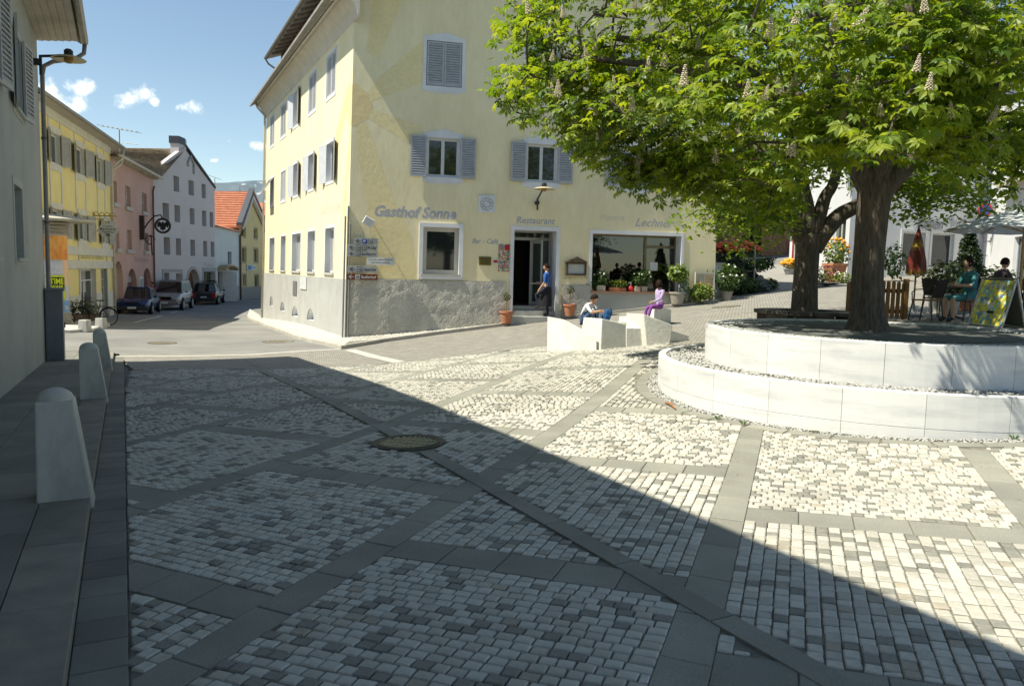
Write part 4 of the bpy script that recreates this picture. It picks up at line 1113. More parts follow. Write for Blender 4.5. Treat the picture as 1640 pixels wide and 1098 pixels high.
# ---------------------------------------------------------------- grey house at the left edge
LW0 = kpt(-7.0, -LEFTW); LE = 16.62
HW = Wall(LW0, kpt(LE, -LEFTW), 1)                   # normal towards the street
GREY = mat('grey_plaster', (.40,.415,.39), (.33,.345,.33), rough=.9, scale=.7, bump=.35, bscale=9, fine=.05, bdist=.02)
GREYS = mat('grey_trim', (.47,.48,.45), (.42,.43,.40), rough=.9, scale=2)
gh = thing('town_house', 'shaded grey plastered house at the left edge with a long downpipe', 'building', (kpt(LE,-LEFTW)[0], kpt(LE,-LEFTW)[1], -.7))
HEZ = 6.42
hw_ops = []
wu = HW.rect(20,58,33,175); wl2 = HW.rect(23,300,36,413)
hw_ops = [wu, wl2] + [(wu[0]-3.2*i, wu[1]-3.2*i, wu[2], wu[3]) for i in range(1,5)] + [(wl2[0]-3.2*i, wl2[1]-3.2*i, wl2[2], wl2[3]) for i in range(1,5)]
hw_ops = [o for o in hw_ops if o[0] > .3]
mb = MB(); wallgrid(mb, HW, 0, HW.L, -1.6, HEZ, hw_ops, .2); mb.build('wall', GREY, gh)
EWp = np.array(HW.pt(HW.L,0)[:2]); EW = Wall(EWp, EWp-KN*9+KD*.5, 1)
mb = MB(); wallgrid(mb, EW, 0, EW.L, -1.6, HEZ); mb.build('end_wall', GREY, gh)
BWl = Wall(np.array(HW.pt(0,0)[:2]), np.array(HW.pt(0,0)[:2])-KN*9, -1)
mb = MB(); wallgrid(mb, BWl, 0, BWl.L, -1.6, HEZ); mb.build('end_wall', GREY, gh)
for o in hw_ops:
    window(HW, gh, *o, -.15, mat('grey_frame', (.33,.34,.32), (.28,.29,.27), rough=.6), GLASS, 2, .07)
    mb = MB(); f = .12; a,b,c,d = o
    wbox(mb,HW,a-f,a,c-f,d+f,0,.015); wbox(mb,HW,b,b+f,c-f,d+f,0,.015); wbox(mb,HW,a,b,d,d+f,0,.015); wbox(mb,HW,a,b,c-f,c,0,.015); mb.build('window_surround', GREYS, gh)
    mb = MB(); wbox(mb,HW,a-.05,b+.05,c-.05,c,-.14,.07); mb.build('window_sill', GREYS, gh)
    if c > 2.5:
        w_ = (b-a)*.52
        for sg, h0 in ((-1,a-.02),(1,b+.02)): shutter(lambda s,z,n,sg=sg,h0=h0: HW.pt(h0+sg*s*.93, z, .03+n+s*.12), gh, w_, c-.03, d+.03, SHUT)
# eave: boarded soffit, gutter, roof
OVH = .78
mb = MB(); mb.poly([HW.pt(-.3,HEZ-.12,0), HW.pt(HW.L+.12,HEZ-.12,0), HW.pt(HW.L+.12,HEZ-.02,OVH), HW.pt(-.3,HEZ-.02,OVH)])
mb.poly([HW.pt(HW.L,HEZ-.121,0), HW.pt(HW.L+.12,HEZ-.121,0), HW.pt(HW.L+.12,HEZ+4.5,-9), HW.pt(HW.L,HEZ+4.5,-9)]); mb.build('soffit', SOFF, gh)
for i in range(6):
    n_ = OVH*(i+.5)/6; mb = MB(); wbox(mb,HW,-.3,HW.L+.11,HEZ-.135+.1*n_/OVH,HEZ-.122+.1*n_/OVH,n_-.055,n_+.055); mb.build('soffit_board', SOFF, gh)
mb = MB(); mb.hexa([HW.pt(s,z,n) for s,z,n in ((-.4,HEZ,OVH+.05),(HW.L+.5,HEZ,OVH+.05),(HW.L+.5,HEZ+2.8,-4.5),(-.4,HEZ+2.8,-4.5),(-.4,HEZ+.07,OVH+.05),(HW.L+.5,HEZ+.07,OVH+.05),(HW.L+.5,HEZ+2.87,-4.5),(-.4,HEZ+2.87,-4.5))])
mb.hexa([HW.pt(s,z,n) for s,z,n in ((-.4,HEZ+2.8,-4.5),(HW.L+.5,HEZ+2.8,-4.5),(HW.L+.5,HEZ-.1,-9.8),(-.4,HEZ-.1,-9.8),(-.4,HEZ+2.87,-4.5),(HW.L+.5,HEZ+2.87,-4.5),(HW.L+.5,HEZ-.03,-9.8),(-.4,HEZ-.03,-9.8))]); mb.build('roof', TILE, gh)
for W_, s_ in ((EW,1),(BWl,1)):
    mb = MB(); mb.poly([W_.pt(0,HEZ), W_.pt(W_.L,HEZ), W_.pt(W_.L/2,HEZ+2.8)]); mb.build('gable', GREY, gh)
mb = MB(); prof = [(OVH+.05,HEZ+.02),(OVH+.05,HEZ-.06),(OVH+.09,HEZ-.10),(OVH+.15,HEZ-.10),(OVH+.19,HEZ-.06),(OVH+.19,HEZ+.03)]
for i in range(5): mb.poly([HW.pt(-.3,prof[i][1],prof[i][0]), HW.pt(HW.L+.12,prof[i][1],prof[i][0]), HW.pt(HW.L+.12,prof[i+1][1],prof[i+1][0]), HW.pt(-.3,prof[i+1][1],prof[i+1][0])])
mb.poly([HW.pt(HW.L+.12,z,n) for n, z in prof]); mb.build('gutter', ZINC, gh)
dpm = mat('brown_pipe', (.26,.245,.23), (.20,.19,.18), rough=.5, metal=.3)
sp = HW.L-.02
mb = MB(); mb.tube([HW.pt(sp+.1,HEZ-.08,OVH+.12), HW.pt(sp+.1,HEZ-.28,OVH+.10), HW.pt(sp+.08,HEZ-.42,OVH-.06), HW.pt(sp+.06,HEZ-.55,.28), HW.pt(sp+.05,HEZ-.66,.12), HW.pt(sp+.04,HEZ-.85,.08), HW.pt(sp+.02,1.6,.075), HW.pt(sp,-.6,.07)], .046, 10); pipe = mb.build('downpipe', dpm, gh, smooth=True)
for z in (4.2, 2.4, .9):
    mb = MB(); mb.tube([HW.pt(sp+.03,z,.075), HW.pt(sp+.03,z+.05,.075)], .056, 10); mb.build('pipe_clip', iron, pipe)
# ================================================================ the houses down the street
def plane_house(pA, pB, side, zb): return Wall(pA, pB, side)
def px_ops(W, boxes, arch=0):
    return [W.rect(*b)+((arch,) if arch else ()) for b in boxes]
BK = Wall(hp(50,27.6), hp(180,40), 1); PK = Wall(hp(180,40), hp(248,50), 1); WG = Wall(hp(248,50), hp(345,60.6), 1)
LWH = Wall(hp(345,60.9), hp(383.5,66.2), 1); YH = Wall(hp(383.5,66.2), hp(427,76), 1)
BY = mat('bakery_yellow', (.76,.655,.31), (.69,.59,.275), rough=.9, scale=1, bump=.2, bscale=12, bdist=.01)
BWm = mat('bakery_white', (.60,.59,.53), (.52,.51,.46), rough=.9, scale=2)
PKm = mat('pink_plaster', (.57,.375,.325), (.47,.30,.255), rough=.95, scale=.55, bump=.3, bscale=9, fine=.08, bdist=.02, lo=.3, hi=.75)
GWm = mat('lilac_white_plaster', (.56,.53,.525), (.52,.49,.485), rough=.9, scale=.5, bump=.15, bscale=14, bdist=.01)
LBm = mat('pale_blue_plaster', (.58,.64,.64), (.52,.58,.59), rough=.9, scale=.8)
YHm = mat('ochre_plaster', (.64,.55,.29), (.57,.49,.25), rough=.9, scale=.8)
BRN = mat('brown_window', (.12,.075,.05), (.09,.055,.04), rough=.6)
# --- bakery
bk = thing('bakery_house', 'yellow bakery house with white pilasters and grey open shutters', 'building', (*hp(180,40), -1.4))
bez = 7.35
o2 = px_ops(BK, [(79,218,96,264),(120,236,135,278),(155,252,166,290)]); o1 = px_ops(BK, [(82,338,99,381),(125,345,139,384),(163,352,173,388)])
og = px_ops(BK, [(127,431,153,503),(162,431,172,500)])
zz2 = (np.mean([o[2] for o in o2]), np.mean([o[3] for o in o2])); zz1 = (np.mean([o[2] for o in o1]), np.mean([o[3] for o in o1]))
o2 = [(o[0],o[1],*zz2) for o in o2]; o1 = [(o[0],o[1],*zz1) for o in o1]; og = [(o[0],o[1],-1.6,og[0][3]) for o in og]
mb = MB(); wallgrid(mb, BK, 0, BK.L, -1.9, bez, o2+o1+og, .22, rmi=1); mb.build('wall', [BY, BWm], bk)
SHB = mat('bakery_shutters', (.40,.40,.37), (.33,.33,.31), rough=.7)
for o in o2+o1:
    window(BK, bk, *o, -.14, FRAMEW, GLASSG, 2, .07); w_ = (o[1]-o[0])*.5
    shutter(lambda s,z,n,o=o: BK.pt(o[0]-.02-s*.97,z,.04+n+s*.2), bk, w_, o[2]-.04, o[3]+.04, SHB, nsl=12); shutter(lambda s,z,n,o=o: BK.pt(o[1]+.02+s*.97,z,.04+n+s*.2), bk, w_, o[2]-.04, o[3]+.04, SHB, nsl=12)
    
    mb = MB(); wbox(mb,BK,o[0]-.12,o[1]+.12,o[2]-.30,o[2]-.02,0,.035); mb.build('window_band', BWm, bk)
    mb = MB(); wbox(mb,BK,o[0]-.12,o[1]+.12,o[3]+.02,o[3]+.25,0,.03); mb.build('window_band', BWm, bk)
zb1 = BK.px(125,396)[1]
mb = MB(); wbox(mb,BK,0,BK.L,zz1[0]-.65,zz1[0]-.30,0,.07); mb.build('string_course', BWm, bk)
zl0, zl1 = BK.px(150,430)[1], BK.px(150,420)[1]
mb = MB(); wbox(mb,BK,0,BK.L,zl0+.0,zl0+.36,0,.06); mb.build('string_course', BWm, bk)
for x in (97.5,126,170.5):
    s = BK.ps(x); mb = MB(); wbox(mb,BK,s-.07,s+.07,-1.8,zz1[0]-.65,0,.05); mb.build('pilaster', BWm, bk)
for o in o2:
    for s in (o[0]-.05,o[1]+.05):
        for z0_, z1_ in ((zz1[1]+.25,zz2[0]-.30),(zz2[1]+.25,bez-.25)):
            mb = MB(); wbox(mb,BK,s-.06,s+.06,z0_,z1_,0,.03); mb.build('pilaster', BWm, bk)
mb = MB(); wbox(mb,BK,0,BK.L,bez-.35,bez,0,.05); mb.build('frieze', BWm, bk)
mb = MB(); wbox(mb,BK,0,BK.L,-1.8,-.1,0,.04); 
mb2 = MB(); wallgrid(mb2, BK, 0, BK.L, -1.8, .15, og, .05, n=.04); mb2.build('plinth', BWm, bk)
for i, o in enumerate(og):
    window(BK, bk, o[0],o[1],-1.35,o[3], -.16, FRAMEW, GLASS, 2 if i == 0 else 1, .08, transom=o[3]-.5, bars=(0 if i == 0 else 4), name='shop_door')
lettering('Bäckerei Stäble', BK, BK.ps(129.5), BK.ps(166), BK.px(148,415)[1], .5, .006, mat('bakery_lettering', (.36,.33,.20), (.30,.28,.17), rough=.9), bk, 0, .0)
mb = MB(); ov = .55
mb.hexa([BK.pt(s,z,n) for s,z,n in ((-.5,bez,ov),(BK.L+.35,bez,ov),(BK.L+.35,bez+2.2,-5),(-.5,bez+2.2,-5),(-.5,bez+.12,ov),(BK.L+.35,bez+.12,ov),(BK.L+.35,bez+2.35,-5),(-.5,bez+2.35,-5))]); mb.build('roof', TILE, bk)
mb = MB(); mb.poly([BK.pt(0,bez-.02,0),BK.pt(BK.L+.3,bez-.02,0),BK.pt(BK.L+.3,bez-.01,ov),BK.pt(0,bez-.01,ov)]); mb.build('soffit', SOFF, bk)
mb = MB(); mb.tube([BK.pt(-.4,bez+.02,ov+.06), BK.pt(BK.L+.4,bez+.02,ov+.06)], .08, 8); mb.build('gutter', ZINC, bk)
mb = MB(); mb.tube([BK.pt(BK.L+.25,bez-.05,ov+.05), BK.pt(BK.L+.2,bez-.5,ov), BK.pt(BK.L-.1,bez-1.0,.1), BK.pt(BK.L-.1,-1.4,.1)], .06, 8); mb.build('downpipe', pipe_m, bk, smooth=True)
ed = Wall(np.array(BK.pt(BK.L,0)[:2]), np.array(BK.pt(BK.L,0)[:2])-BK.n*-0-np.array([9,-2]), 1)
mb = MB(); mb.poly([ed.pt(0,-1.8), ed.pt(ed.L,-1.8), ed.pt(ed.L,bez+2), ed.pt(0,bez)]); sb = Wall(np.array(BK.pt(0,0)[:2]), np.array(BK.pt(0,0)[:2])-np.array([9,-2]), 1); mb.poly([sb.pt(0,-1.8), sb.pt(sb.L,-1.8), sb.pt(sb.L,bez+2), sb.pt(0,bez)]); mb.build('end_wall', BY, bk)
# --- pink house
pk = thing('pink_house', 'weathered pink house with stone sills and arched ground floor openings', 'building', (*hp(248,50), -1.4))
pez = 6.95
p2 = px_ops(PK, [(181,290,187.5,327),(201,299,209,331),(227.5,309.5,235,338)]); p1 = px_ops(PK, [(186,364,191,398),(203,368,211,400),(230.5,374,238,402)])
za_ = (np.mean([o[2] for o in p2]), np.mean([o[3] for o in p2])); zb_ = (np.mean([o[2] for o in p1]), np.mean([o[3] for o in p1]))
p2 = [(o[0],o[1],*za_) for o in p2]; p1 = [(o[0],o[1],*zb_) for o in p1]
pg = [o[:2]+(-1.6,)+(o[3],1.0) for o in px_ops(PK, [(183,418,197.5,497),(204,430,219.5,490),(228,429,243.5,488)])]
mb = MB(); wallgrid(mb, PK, 0, PK.L, -1.9, pez, p2+p1+pg, .30); mb.build('wall', PKm, pk)
for o in p2+p1:
    window(PK, pk, *o, -.2, FRAMEW, GLASSG, 2, .07, bars=1)
    mb = MB(); wbox(mb,PK,o[0]-.22,o[1]+.22,o[2]-.2,o[2]-.0,-.1,.12); mb.build('window_sill', mat('sill_stone', (.50,.45,.42), (.42,.38,.35), rough=.9), pk)
dm = [mat('cream_door', (.52,.50,.40), (.44,.42,.34)), mat('maroon_door', (.17,.085,.085), (.13,.065,.065)), mat('maroon_door', (0,0,0))]
for o, m_ in zip(pg, dm):
    mb = MB(); wbox(mb,PK,o[0],o[1],-1.6,o[3],-.33,-.28); dd = mb.build('door', m_, pk)
    mb = MB(); wbox(mb,PK,o[0]+.15,o[0]+.2,-.4,-.3,-.28,-.22); mb.build('handle', iron, dd)
mb = MB(); a_ = PK.rect(208.5,442,217.5,452); wbox(mb,PK,*a_,-.27,-.24); mb.build('notice_board', mat('notice', (.40,.38,.36), (.3,.28,.26)), pk)
mb = MB(); a_ = PK.rect(220,443,226.5,462); wbox(mb,PK,*a_,.0,.12); scb = mb.build('showcase', FRAMEW, pk)
mb = MB(); wbox(mb,PK,a_[0]+.1,a_[1]-.1,a_[2]+.1,a_[3]-.1,.12,.125); mb.build('photo', mat('showcase_photo', (.08,.08,.09), (.5,.48,.45), scale=9), scb)
mb = MB(); a_ = PK.rect(230,432,236,488); wbox(mb,PK,a_[0],a_[0]+.55,-1.6,a_[3],-.28,-.22); mb.build('door_post', FRAMEW, pk)
lettering('Rathaus', PK, PK.ps(216), PK.ps(238), PK.px(226,419)[1], .28, .006, mat('mauve_lettering', (.30,.20,.24), (.34,.2,.22), rough=.9), pk)
mb = MB(); mb.tube([PK.pt(-.2,pez+.0,.5), PK.pt(PK.L+.3,pez+.0,.5)], .08, 8); mb.build('gutter', pipe_m, pk)
mb = MB(); mb.poly([PK.pt(0,pez-.05,0),PK.pt(PK.L,pez-.05,0),PK.pt(PK.L,pez+.0,.45),PK.pt(0,pez+.0,.45)])
for i in range(14): wbox(mb,PK,.2+i*PK.L/14,.32+i*PK.L/14,pez-.16,pez-.06,0,.42)
mb.build('eave_boards', SOFF, pk)
mb = MB(); mb.tube([PK.pt(.3,pez-.05,.5), PK.pt(.3,pez-.4,.45), PK.pt(.02,pez-.7,.13), PK.pt(-.05,pez-1.2,.12)], .06, 8); mb.build('drain_elbow', pipe_m, pk, smooth=True)
mb = MB(); mb.tube([PK.pt(PK.L-.5,pez-.6,.14), PK.pt(PK.L-.75,pez-.9,.12), PK.pt(PK.L-.75,-1.4,.1)], .06, 8); mb.build('downpipe', mat('rusty_pipe', (.20,.10,.08), (.15,.08,.07)), pk, smooth=True)
# --- gabled white house with the brown tiled slope
wg = thing('gabled_house', 'tall white gabled house with deep dark windows and brown tiled roof', 'building', (*hp(300,55), -1.4))
apS = WG.ps(300); apZ = zat(300,241,np.array(WG.pt(apS,0)[:2])); rz_ = zat(345,302,np.array(WG.pt(WG.L,0)[:2])); lz = pez+.15
a3 = px_ops(WG, [(278,282,287,306),(302,286,310.5,312),(323,298,329.5,319)]); a2 = px_ops(WG, [(260.6,324,270.7,352),(279.6,328,288.5,355.6),(304,334,311.6,359),(323.7,338,330.5,362.5),(336,341,341.5,364)])
a1 = px_ops(WG, [(262.5,379,272.4,407),(282,381,290,408.7),(305,384,312.5,409.7),(325.6,386.5,332,411),(337.7,388,343.3,411.6)])
ag = px_ops(WG, [(262.5,437,271.4,459),(282,438,290,459),(326,435,343.5,458)]); agd = WG.rect(300,431,318,478)
def lev(os): 
    z0 = np.mean([o[2] for o in os]); z1 = np.mean([o[3] for o in os]); return [(o[0],o[1],z0,z1) for o in os]
a3, a2, a1 = lev(a3), lev(a2), lev(a1); agd = (agd[0], agd[1], -1.7, agd[3], 1.0)
mb = MB(); outl = [(0,-2),(WG.L,-2),(WG.L,rz_),(apS,apZ),(0,lz)]
wallgrid(mb, WG, 0, WG.L, -2, apZ, a3+a2+a1+ag+[agd], .45, outline=outl); mb.build('wall', GWm, wg)
for o in a3+a2+a1+ag[:2]: window(WG, wg, *o, -.40, BRN, GLASS, 2, .08)
window(WG, wg, *ag[2], -.3, BRN, mat('green_pane', (.06,.13,.05), (.02,.03,.03), scale=2, rough=.2), 2, .08, name='shop_window')
mb = MB(); a,b,c,d = ag[0][0]-.25, ag[1][1]+.25, ag[0][2]-.2, ag[0][3]+.25
wbox(mb,WG,a,b,d-.2,d,0,.04); wbox(mb,WG,a,ag[0][0],c,d-.2,0,.04); wbox(mb,WG,ag[1][1],b,c,d-.2,0,.04); mb.build('window_surround', mat('grey_surround', (.36,.35,.35), (.32,.31,.31)), wg)
mb = MB(); a,b,c,d = ag[2]; wbox(mb,WG,a-.2,b+.2,d,d+.3,0,.04); wbox(mb,WG,a-.2,a,c-.5,d,0,.04); wbox(mb,WG,b,b+.2,c-.5,d,0,.04); mb.build('window_surround', mat('grey_surround', (0,0,0)), wg)
mb = MB(); wbox(mb,WG,agd[0],agd[1],-1.7,agd[3],-.48,-.42); mb.build('gate', mat('brown_gate', (.22,.12,.06), (.13,.07,.04), rough=.7, stretch=(1,1,.1), scale=8), wg)
mb = MB()
for i in range(13):
    t0, t1 = math.pi*i/12, 0
    r_ = (agd[1]-agd[0])/2; cx_ = (agd[0]+agd[1])/2; zc = agd[3]-r_
    if i < 12:
        q = [(cx_-k_*math.cos(a_), zc+k_*math.sin(a_)) for a_ in (math.pi*i/12, math.pi*(i+1)/12) for k_ in (r_, r_+.2)]
        mb.prism([WG.pt(*q[0]), WG.pt(*q[1]), WG.pt(*q[3]), WG.pt(*q[2])], (WG.n[0]*.05, WG.n[1]*.05, 0))
for s in (agd[0]-.2, agd[1]): wbox(mb,WG,s,s+.2,-1.7,zc,0,.05)
mb.build('arch_surround', mat('arch_stone', (.42,.39,.34), (.35,.33,.29)), wg)
a_ = WG.rect(301.5,250,308,277); mb = MB(); cx_ = (a_[0]+a_[1])/2
mb.tube([WG.pt(cx_-.5,a_[2]+.4,.03), WG.pt(cx_-.55,a_[3]-.5,.03), WG.pt(cx_,a_[3],.03), WG.pt(cx_+.5,a_[3]-.5,.03), WG.pt(cx_+.5,a_[2],.03)], .1, 6); mb.build('painted_figure', mat('figure_paint', (.20,.22,.20), (.40,.40,.38), scale=5), wg)
lettering('Wohnen', WG, WG.ps(327), WG.ps(342), WG.px(335,427)[1], .3, .006, mat('grey_lettering', (.40,.39,.38)), wg)
back = np.array([-1., .06]); back /= np.linalg.norm(back)
def bp(p, d_, z): return (p[0]+back[0]*d_, p[1]+back[1]*d_, z)
A_ = WG.pt(apS,apZ); E_ = WG.pt(0,lz); Rr = WG.pt(WG.L,rz_)
mb = MB()
mb.hexa([A_, bp(A_,22,apZ), bp(E_,22,lz), E_, tuple(np.array(A_)+(0,0,.12)), bp(A_,22,apZ+.12), bp(E_,22,lz+.12), tuple(np.array(E_)+(0,0,.12))])
mb.hexa([A_, bp(A_,22,apZ), bp(Rr,22,rz_), Rr, tuple(np.array(A_)+(0,0,.12)), bp(A_,22,apZ+.12), bp(Rr,22,rz_+.12), tuple(np.array(Rr)+(0,0,.12))])
rf = mb.build('roof', TILE, wg)
# the tiled slope goes down behind the pink front: courses of tiles
tl = MB(); P0 = np.array(PK.pt(0,pez,.45)); P1 = np.array(PK.pt(PK.L+.2,pez,.45)); Q0 = np.array(bp(A_,10.2,apZ)); Q1 = np.array(A_)
NR = 24
for i in range(NR):
    f0, f1 = i/NR, (i+1)/NR
    a_, b_, c_, d_ = P0+(Q0-P0)*f0, P1+(Q1-P1)*f0, P1+(Q1-P1)*f1, P0+(Q0-P0)*f1
    tl.poly([a_+(0,0,.14), b_+(0,0,.14), c_+(0,0,.06), d_+(0,0,.06)]); tl.poly([a_+(0,0,.14), b_+(0,0,.14), b_+(0,0,.02), a_+(0,0,.02)])
tl.build('tile_courses', mat('old_tiles', (.23,.17,.105), (.12,.10,.075), rough=.95, scale=2.2, bump=.9, bscale=5, fine=.35, bdist=.06), rf, kind='stuff')
# raised rake and chimneys
mb = MB(); 
mb.prism([WG.pt(0,lz,.03), WG.pt(apS,apZ,.03), WG.pt(apS,apZ+.28,.03), WG.pt(0,lz+.28,.03)], (-WG.n[0]*.3, -WG.n[1]*.3, 0)); mb.build('rake_parapet', mat('rake_plaster', (.52,.46,.46), (.46,.41,.41)), wg)
mb = MB(); mb.prism([WG.pt(apS,apZ+.25,.08), WG.pt(WG.L+.1,rz_,.08), WG.pt(WG.L+.1,rz_+.16,.08), WG.pt(apS,apZ+.4,.08)], (-WG.n[0]*.5,-WG.n[1]*.5,0)); mb.build('verge_flashing', mat('slate_metal', (.05,.055,.07), (.04,.045,.06), rough=.5), wg)
ch = MB(); wbox(ch,WG,apS-1.1,apS+.25,apZ-.4,apZ+.75,-.6,-.02); chm = ch.build('chimney', GWm, rf)
mb = MB(); wbox(mb,WG,apS-1.16,apS-.05,apZ+.32,apZ+.80,-.66,.02); mb.build('chimney_cover', mat('slate_metal', (0,0,0)), rf)
mb = MB(); P = [A_, bp(A_,22,apZ), bp(Rr,22,-2), (Rr[0],Rr[1],-2)]; mb.poly([Rr, bp(Rr,22,rz_), bp(Rr,22,-2), (Rr[0],Rr[1],-2)]); mb.build('end_wall', GWm, wg)
# --- low pale blue house
lh = thing('low_house', 'low pale blue rendered house with a tiled coping between the gabled houses', 'building', (*hp(365,63.5), -1.4))
lzt = zat(364,366,np.array(LWH.pt(LWH.L/2,0)[:2]))
lo_w = LWH.rect(365,403,371,423); lo_d = LWH.rect(349,434,357,470); lo_d = (lo_d[0],lo_d[1],-1.6,lo_d[3])
mb = MB(); wallgrid(mb, LWH, 0, LWH.L, -1.9, lzt, [lo_w, lo_d], .3); mb.build('wall', LBm, lh)
window(LWH, lh, *lo_w, -.25, BRN, GLASS, 1, .08)
mb = MB(); wbox(mb,LWH,*lo_d,-.35,-.3); mb.build('door', mat('brown_gate', (0,0,0)), lh)
mb = MB(); LL2 = _L(); LL2.pt = lambda s,z,n: LWH.pt(lo_d[1]+.1+s*.35+n*.9, z, .02+s*.93-n*.3); wbox(mb,LL2,0,1.0,-1.55,lo_d[3],0,.06); mb.build('door_leaf', FRAMEW, lh)
mb = MB(); wbox(mb,LWH,LWH.ps(357),LWH.L,-1.8,-.15,0,.03); mb.build('plinth', SMOOTHC, lh)
mb = MB(); N_ = 10; r_ = (LWH.ps(368)-LWH.ps(348))/2; cx_ = (LWH.ps(368)+LWH.ps(348))/2
for i in range(N_): 
    q = [(cx_-(r_+k_)*math.cos(a_), lo_d[3]+.05+(r_*.25+k_)*math.sin(a_)) for a_ in (math.pi*i/N_, math.pi*(i+1)/N_) for k_ in (0,.12)]
    mb.prism([LWH.pt(*q[0]),LWH.pt(*q[1]),LWH.pt(*q[3]),LWH.pt(*q[2])], (LWH.n[0]*.7, LWH.n[1]*.7, 0))
mb.build('door_canopy', mat('canopy_wood', (.40,.30,.15), (.33,.25,.13)), lh)
mb = MB(); mb.hexa([LWH.pt(s,z,n) for s,z,n in ((0,lzt,.2),(LWH.L,lzt-.2,.2),(LWH.L,lzt+.5,-2.2),(0,lzt+.5,-2.2),(0,lzt+.1,.2),(LWH.L,lzt-.1,.2),(LWH.L,lzt+.6,-2.2),(0,lzt+.6,-2.2))]); mb.build('roof', REDT, lh)
# --- ochre house with the red roof
yh = thing('red_roofed_house', 'ochre gabled house with bright red tiled roof and skylight', 'building', (*hp(400,70), -1.4))
yS = YH.ps(401); yA = zat(401,311,np.array(YH.pt(yS,0)[:2])); yl = zat(379,360,np.array(YH.pt(-.4,0)[:2])); 
oy = [YH.rect(386,364,393,379), YH.rect(406.5,366,412,382), YH.rect(387,396,394,420), YH.rect(406.5,398,413,420), YH.rect(389,439,394,458), YH.rect(407.5,440,414,466)]
mb = MB(); wallgrid(mb, YH, 0, YH.L, -1.9, yA, oy, .25, outline=[(0,-2),(YH.L,-2),(YH.L,yl),(yS,yA),(0,yl)]); mb.build('wall', YHm, yh)
for o in oy:
    window(YH, yh, *o, -.15, mat('ochre_frame', (.40,.36,.24), (.33,.3,.2)), GLASS, 2, .09); a,b,c,d = o; f = .14
    mb = MB(); wbox(mb,YH,a-f,a,c-f,d+f,0,.03); wbox(mb,YH,b,b+f,c-f,d+f,0,.03); wbox(mb,YH,a,b,d,d+f,0,.03); wbox(mb,YH,a,b,c-f,c,0,.03); mb.build('window_surround', mat('ochre_trim', (.46,.40,.25), (.4,.35,.22)), yh)
mb = MB(); wbox(mb,YH,0,YH.L,-1.9,-.35,0,.035); mb.build('plinth', mat('dark_plinth', (.30,.29,.25), (.25,.24,.21)), yh)
mb = MB(); wbox(mb,YH,*YH.rect(394,424,408,433),.03,.1); sg_ = mb.build('sign_board', FRAMEW, yh)
mb = MB(); a_ = YH.rect(395,425,401,432); wbox(mb,YH,*a_,.101,.105); mb.build('logo_square', mat('logo_green', (.12,.35,.20), (.08,.25,.5), scale=1.2), sg_)
lettering('BANK', YH, YH.ps(402), YH.ps(407.5), YH.px(404,430.5)[1], .25, .104, mat('logo_blue', (.06,.16,.4)), sg_)
yb = np.array([-.97, .10]); yb /= np.linalg.norm(yb)
bq = lambda p, d_, z: (p[0]+yb[0]*d_, p[1]+yb[1]*d_, z)
eL = YH.pt(-.6, yl-.25, .4); eA = YH.pt(yS, yA+.1, .4); eR = YH.pt(YH.L+.6, yl-.25, .4)
mb = MB(); mb.hexa([eA, bq(eA,14,yA+.1), bq(eR,14,yl-.25), eR, tuple(np.array(eA)+(0,0,.15)), bq(eA,14,yA+.25), bq(eR,14,yl-.1), tuple(np.array(eR)+(0,0,.15))]); rfy = mb.build('roof', REDT, yh)
tl = MB(); P0, P1 = np.array(bq(eL,13.5,yl-.25)), np.array(eL); Q0, Q1 = np.array(bq(eA,13.5,yA+.1)), np.array(eA); NR = 15
for i in range(NR):
    f0, f1 = i/NR, (i+1)/NR; a_, b_, c_, d_ = P0+(Q0-P0)*f0, P1+(Q1-P1)*f0, P1+(Q1-P1)*f1, P0+(Q0-P0)*f1
    tl.poly([a_+(0,0,.2), b_+(0,0,.2), c_+(0,0,.07), d_+(0,0,.07)]); tl.poly([a_+(0,0,.2), b_+(0,0,.2), b_+(0,0,.0), a_+(0,0,.0)])
tl.build('tile_courses', REDT, rfy, kind='stuff')
up_ = (Q1-P1); sk = lambda fx, fy, h_: P1+(P0-P1)*fx+up_*fy+np.array([0,-.0,h_])
mb = MB(); mb.hexa([sk(.30,.52,.1), sk(.42,.52,.1), sk(.40,.78,.1), sk(.29,.78,.1), sk(.30,.52,.38), sk(.42,.52,.38), sk(.40,.78,.38), sk(.29,.78,.38)]); mb.build('skylight', glassmat('skylight_glass', (.05,.07,.10)), rfy)
mb = MB(); mb.prism([eL, eA, tuple(np.array(eA)+(0,0,.45)), tuple(np.array(eL)+(0,0,.45))], (yb[0]*.5, yb[1]*.5, 0)); mb.build('verge_flashing', mat('slate_metal', (0,0,0)), rfy)
mb = MB()
for s0_, s1_ in ((0,yS),(YH.L,yS)):
    z0_, z1_ = (yl-.1, yA-.05); mb.prism([YH.pt(s0_,z0_,.1), YH.pt(s1_,z1_,.1), YH.pt(s1_,z1_-.35,.1), YH.pt(s0_,z0_-.35,.1)], (YH.n[0]*.25, YH.n[1]*.25, 0))
mb.build('bargeboard', BWm, yh)
mb = MB(); side0 = YH.pt(0,0); mb.poly([(side0[0],side0[1],-2), bq(side0,13,-2), bq(side0,13,yl), (side0[0],side0[1],yl)]); mb.build('side_wall', mat('timber_gallery', (.48,.36,.16), (.40,.30,.14), scale=3), yh)
mb = MB(); mb.tube([YH.pt(-.15,yl-.4,.4), YH.pt(-.05,yl-.9,.1), YH.pt(-.05,-1.4,.1)], .08, 8); mb.build('downpipe', DARKW, yh)
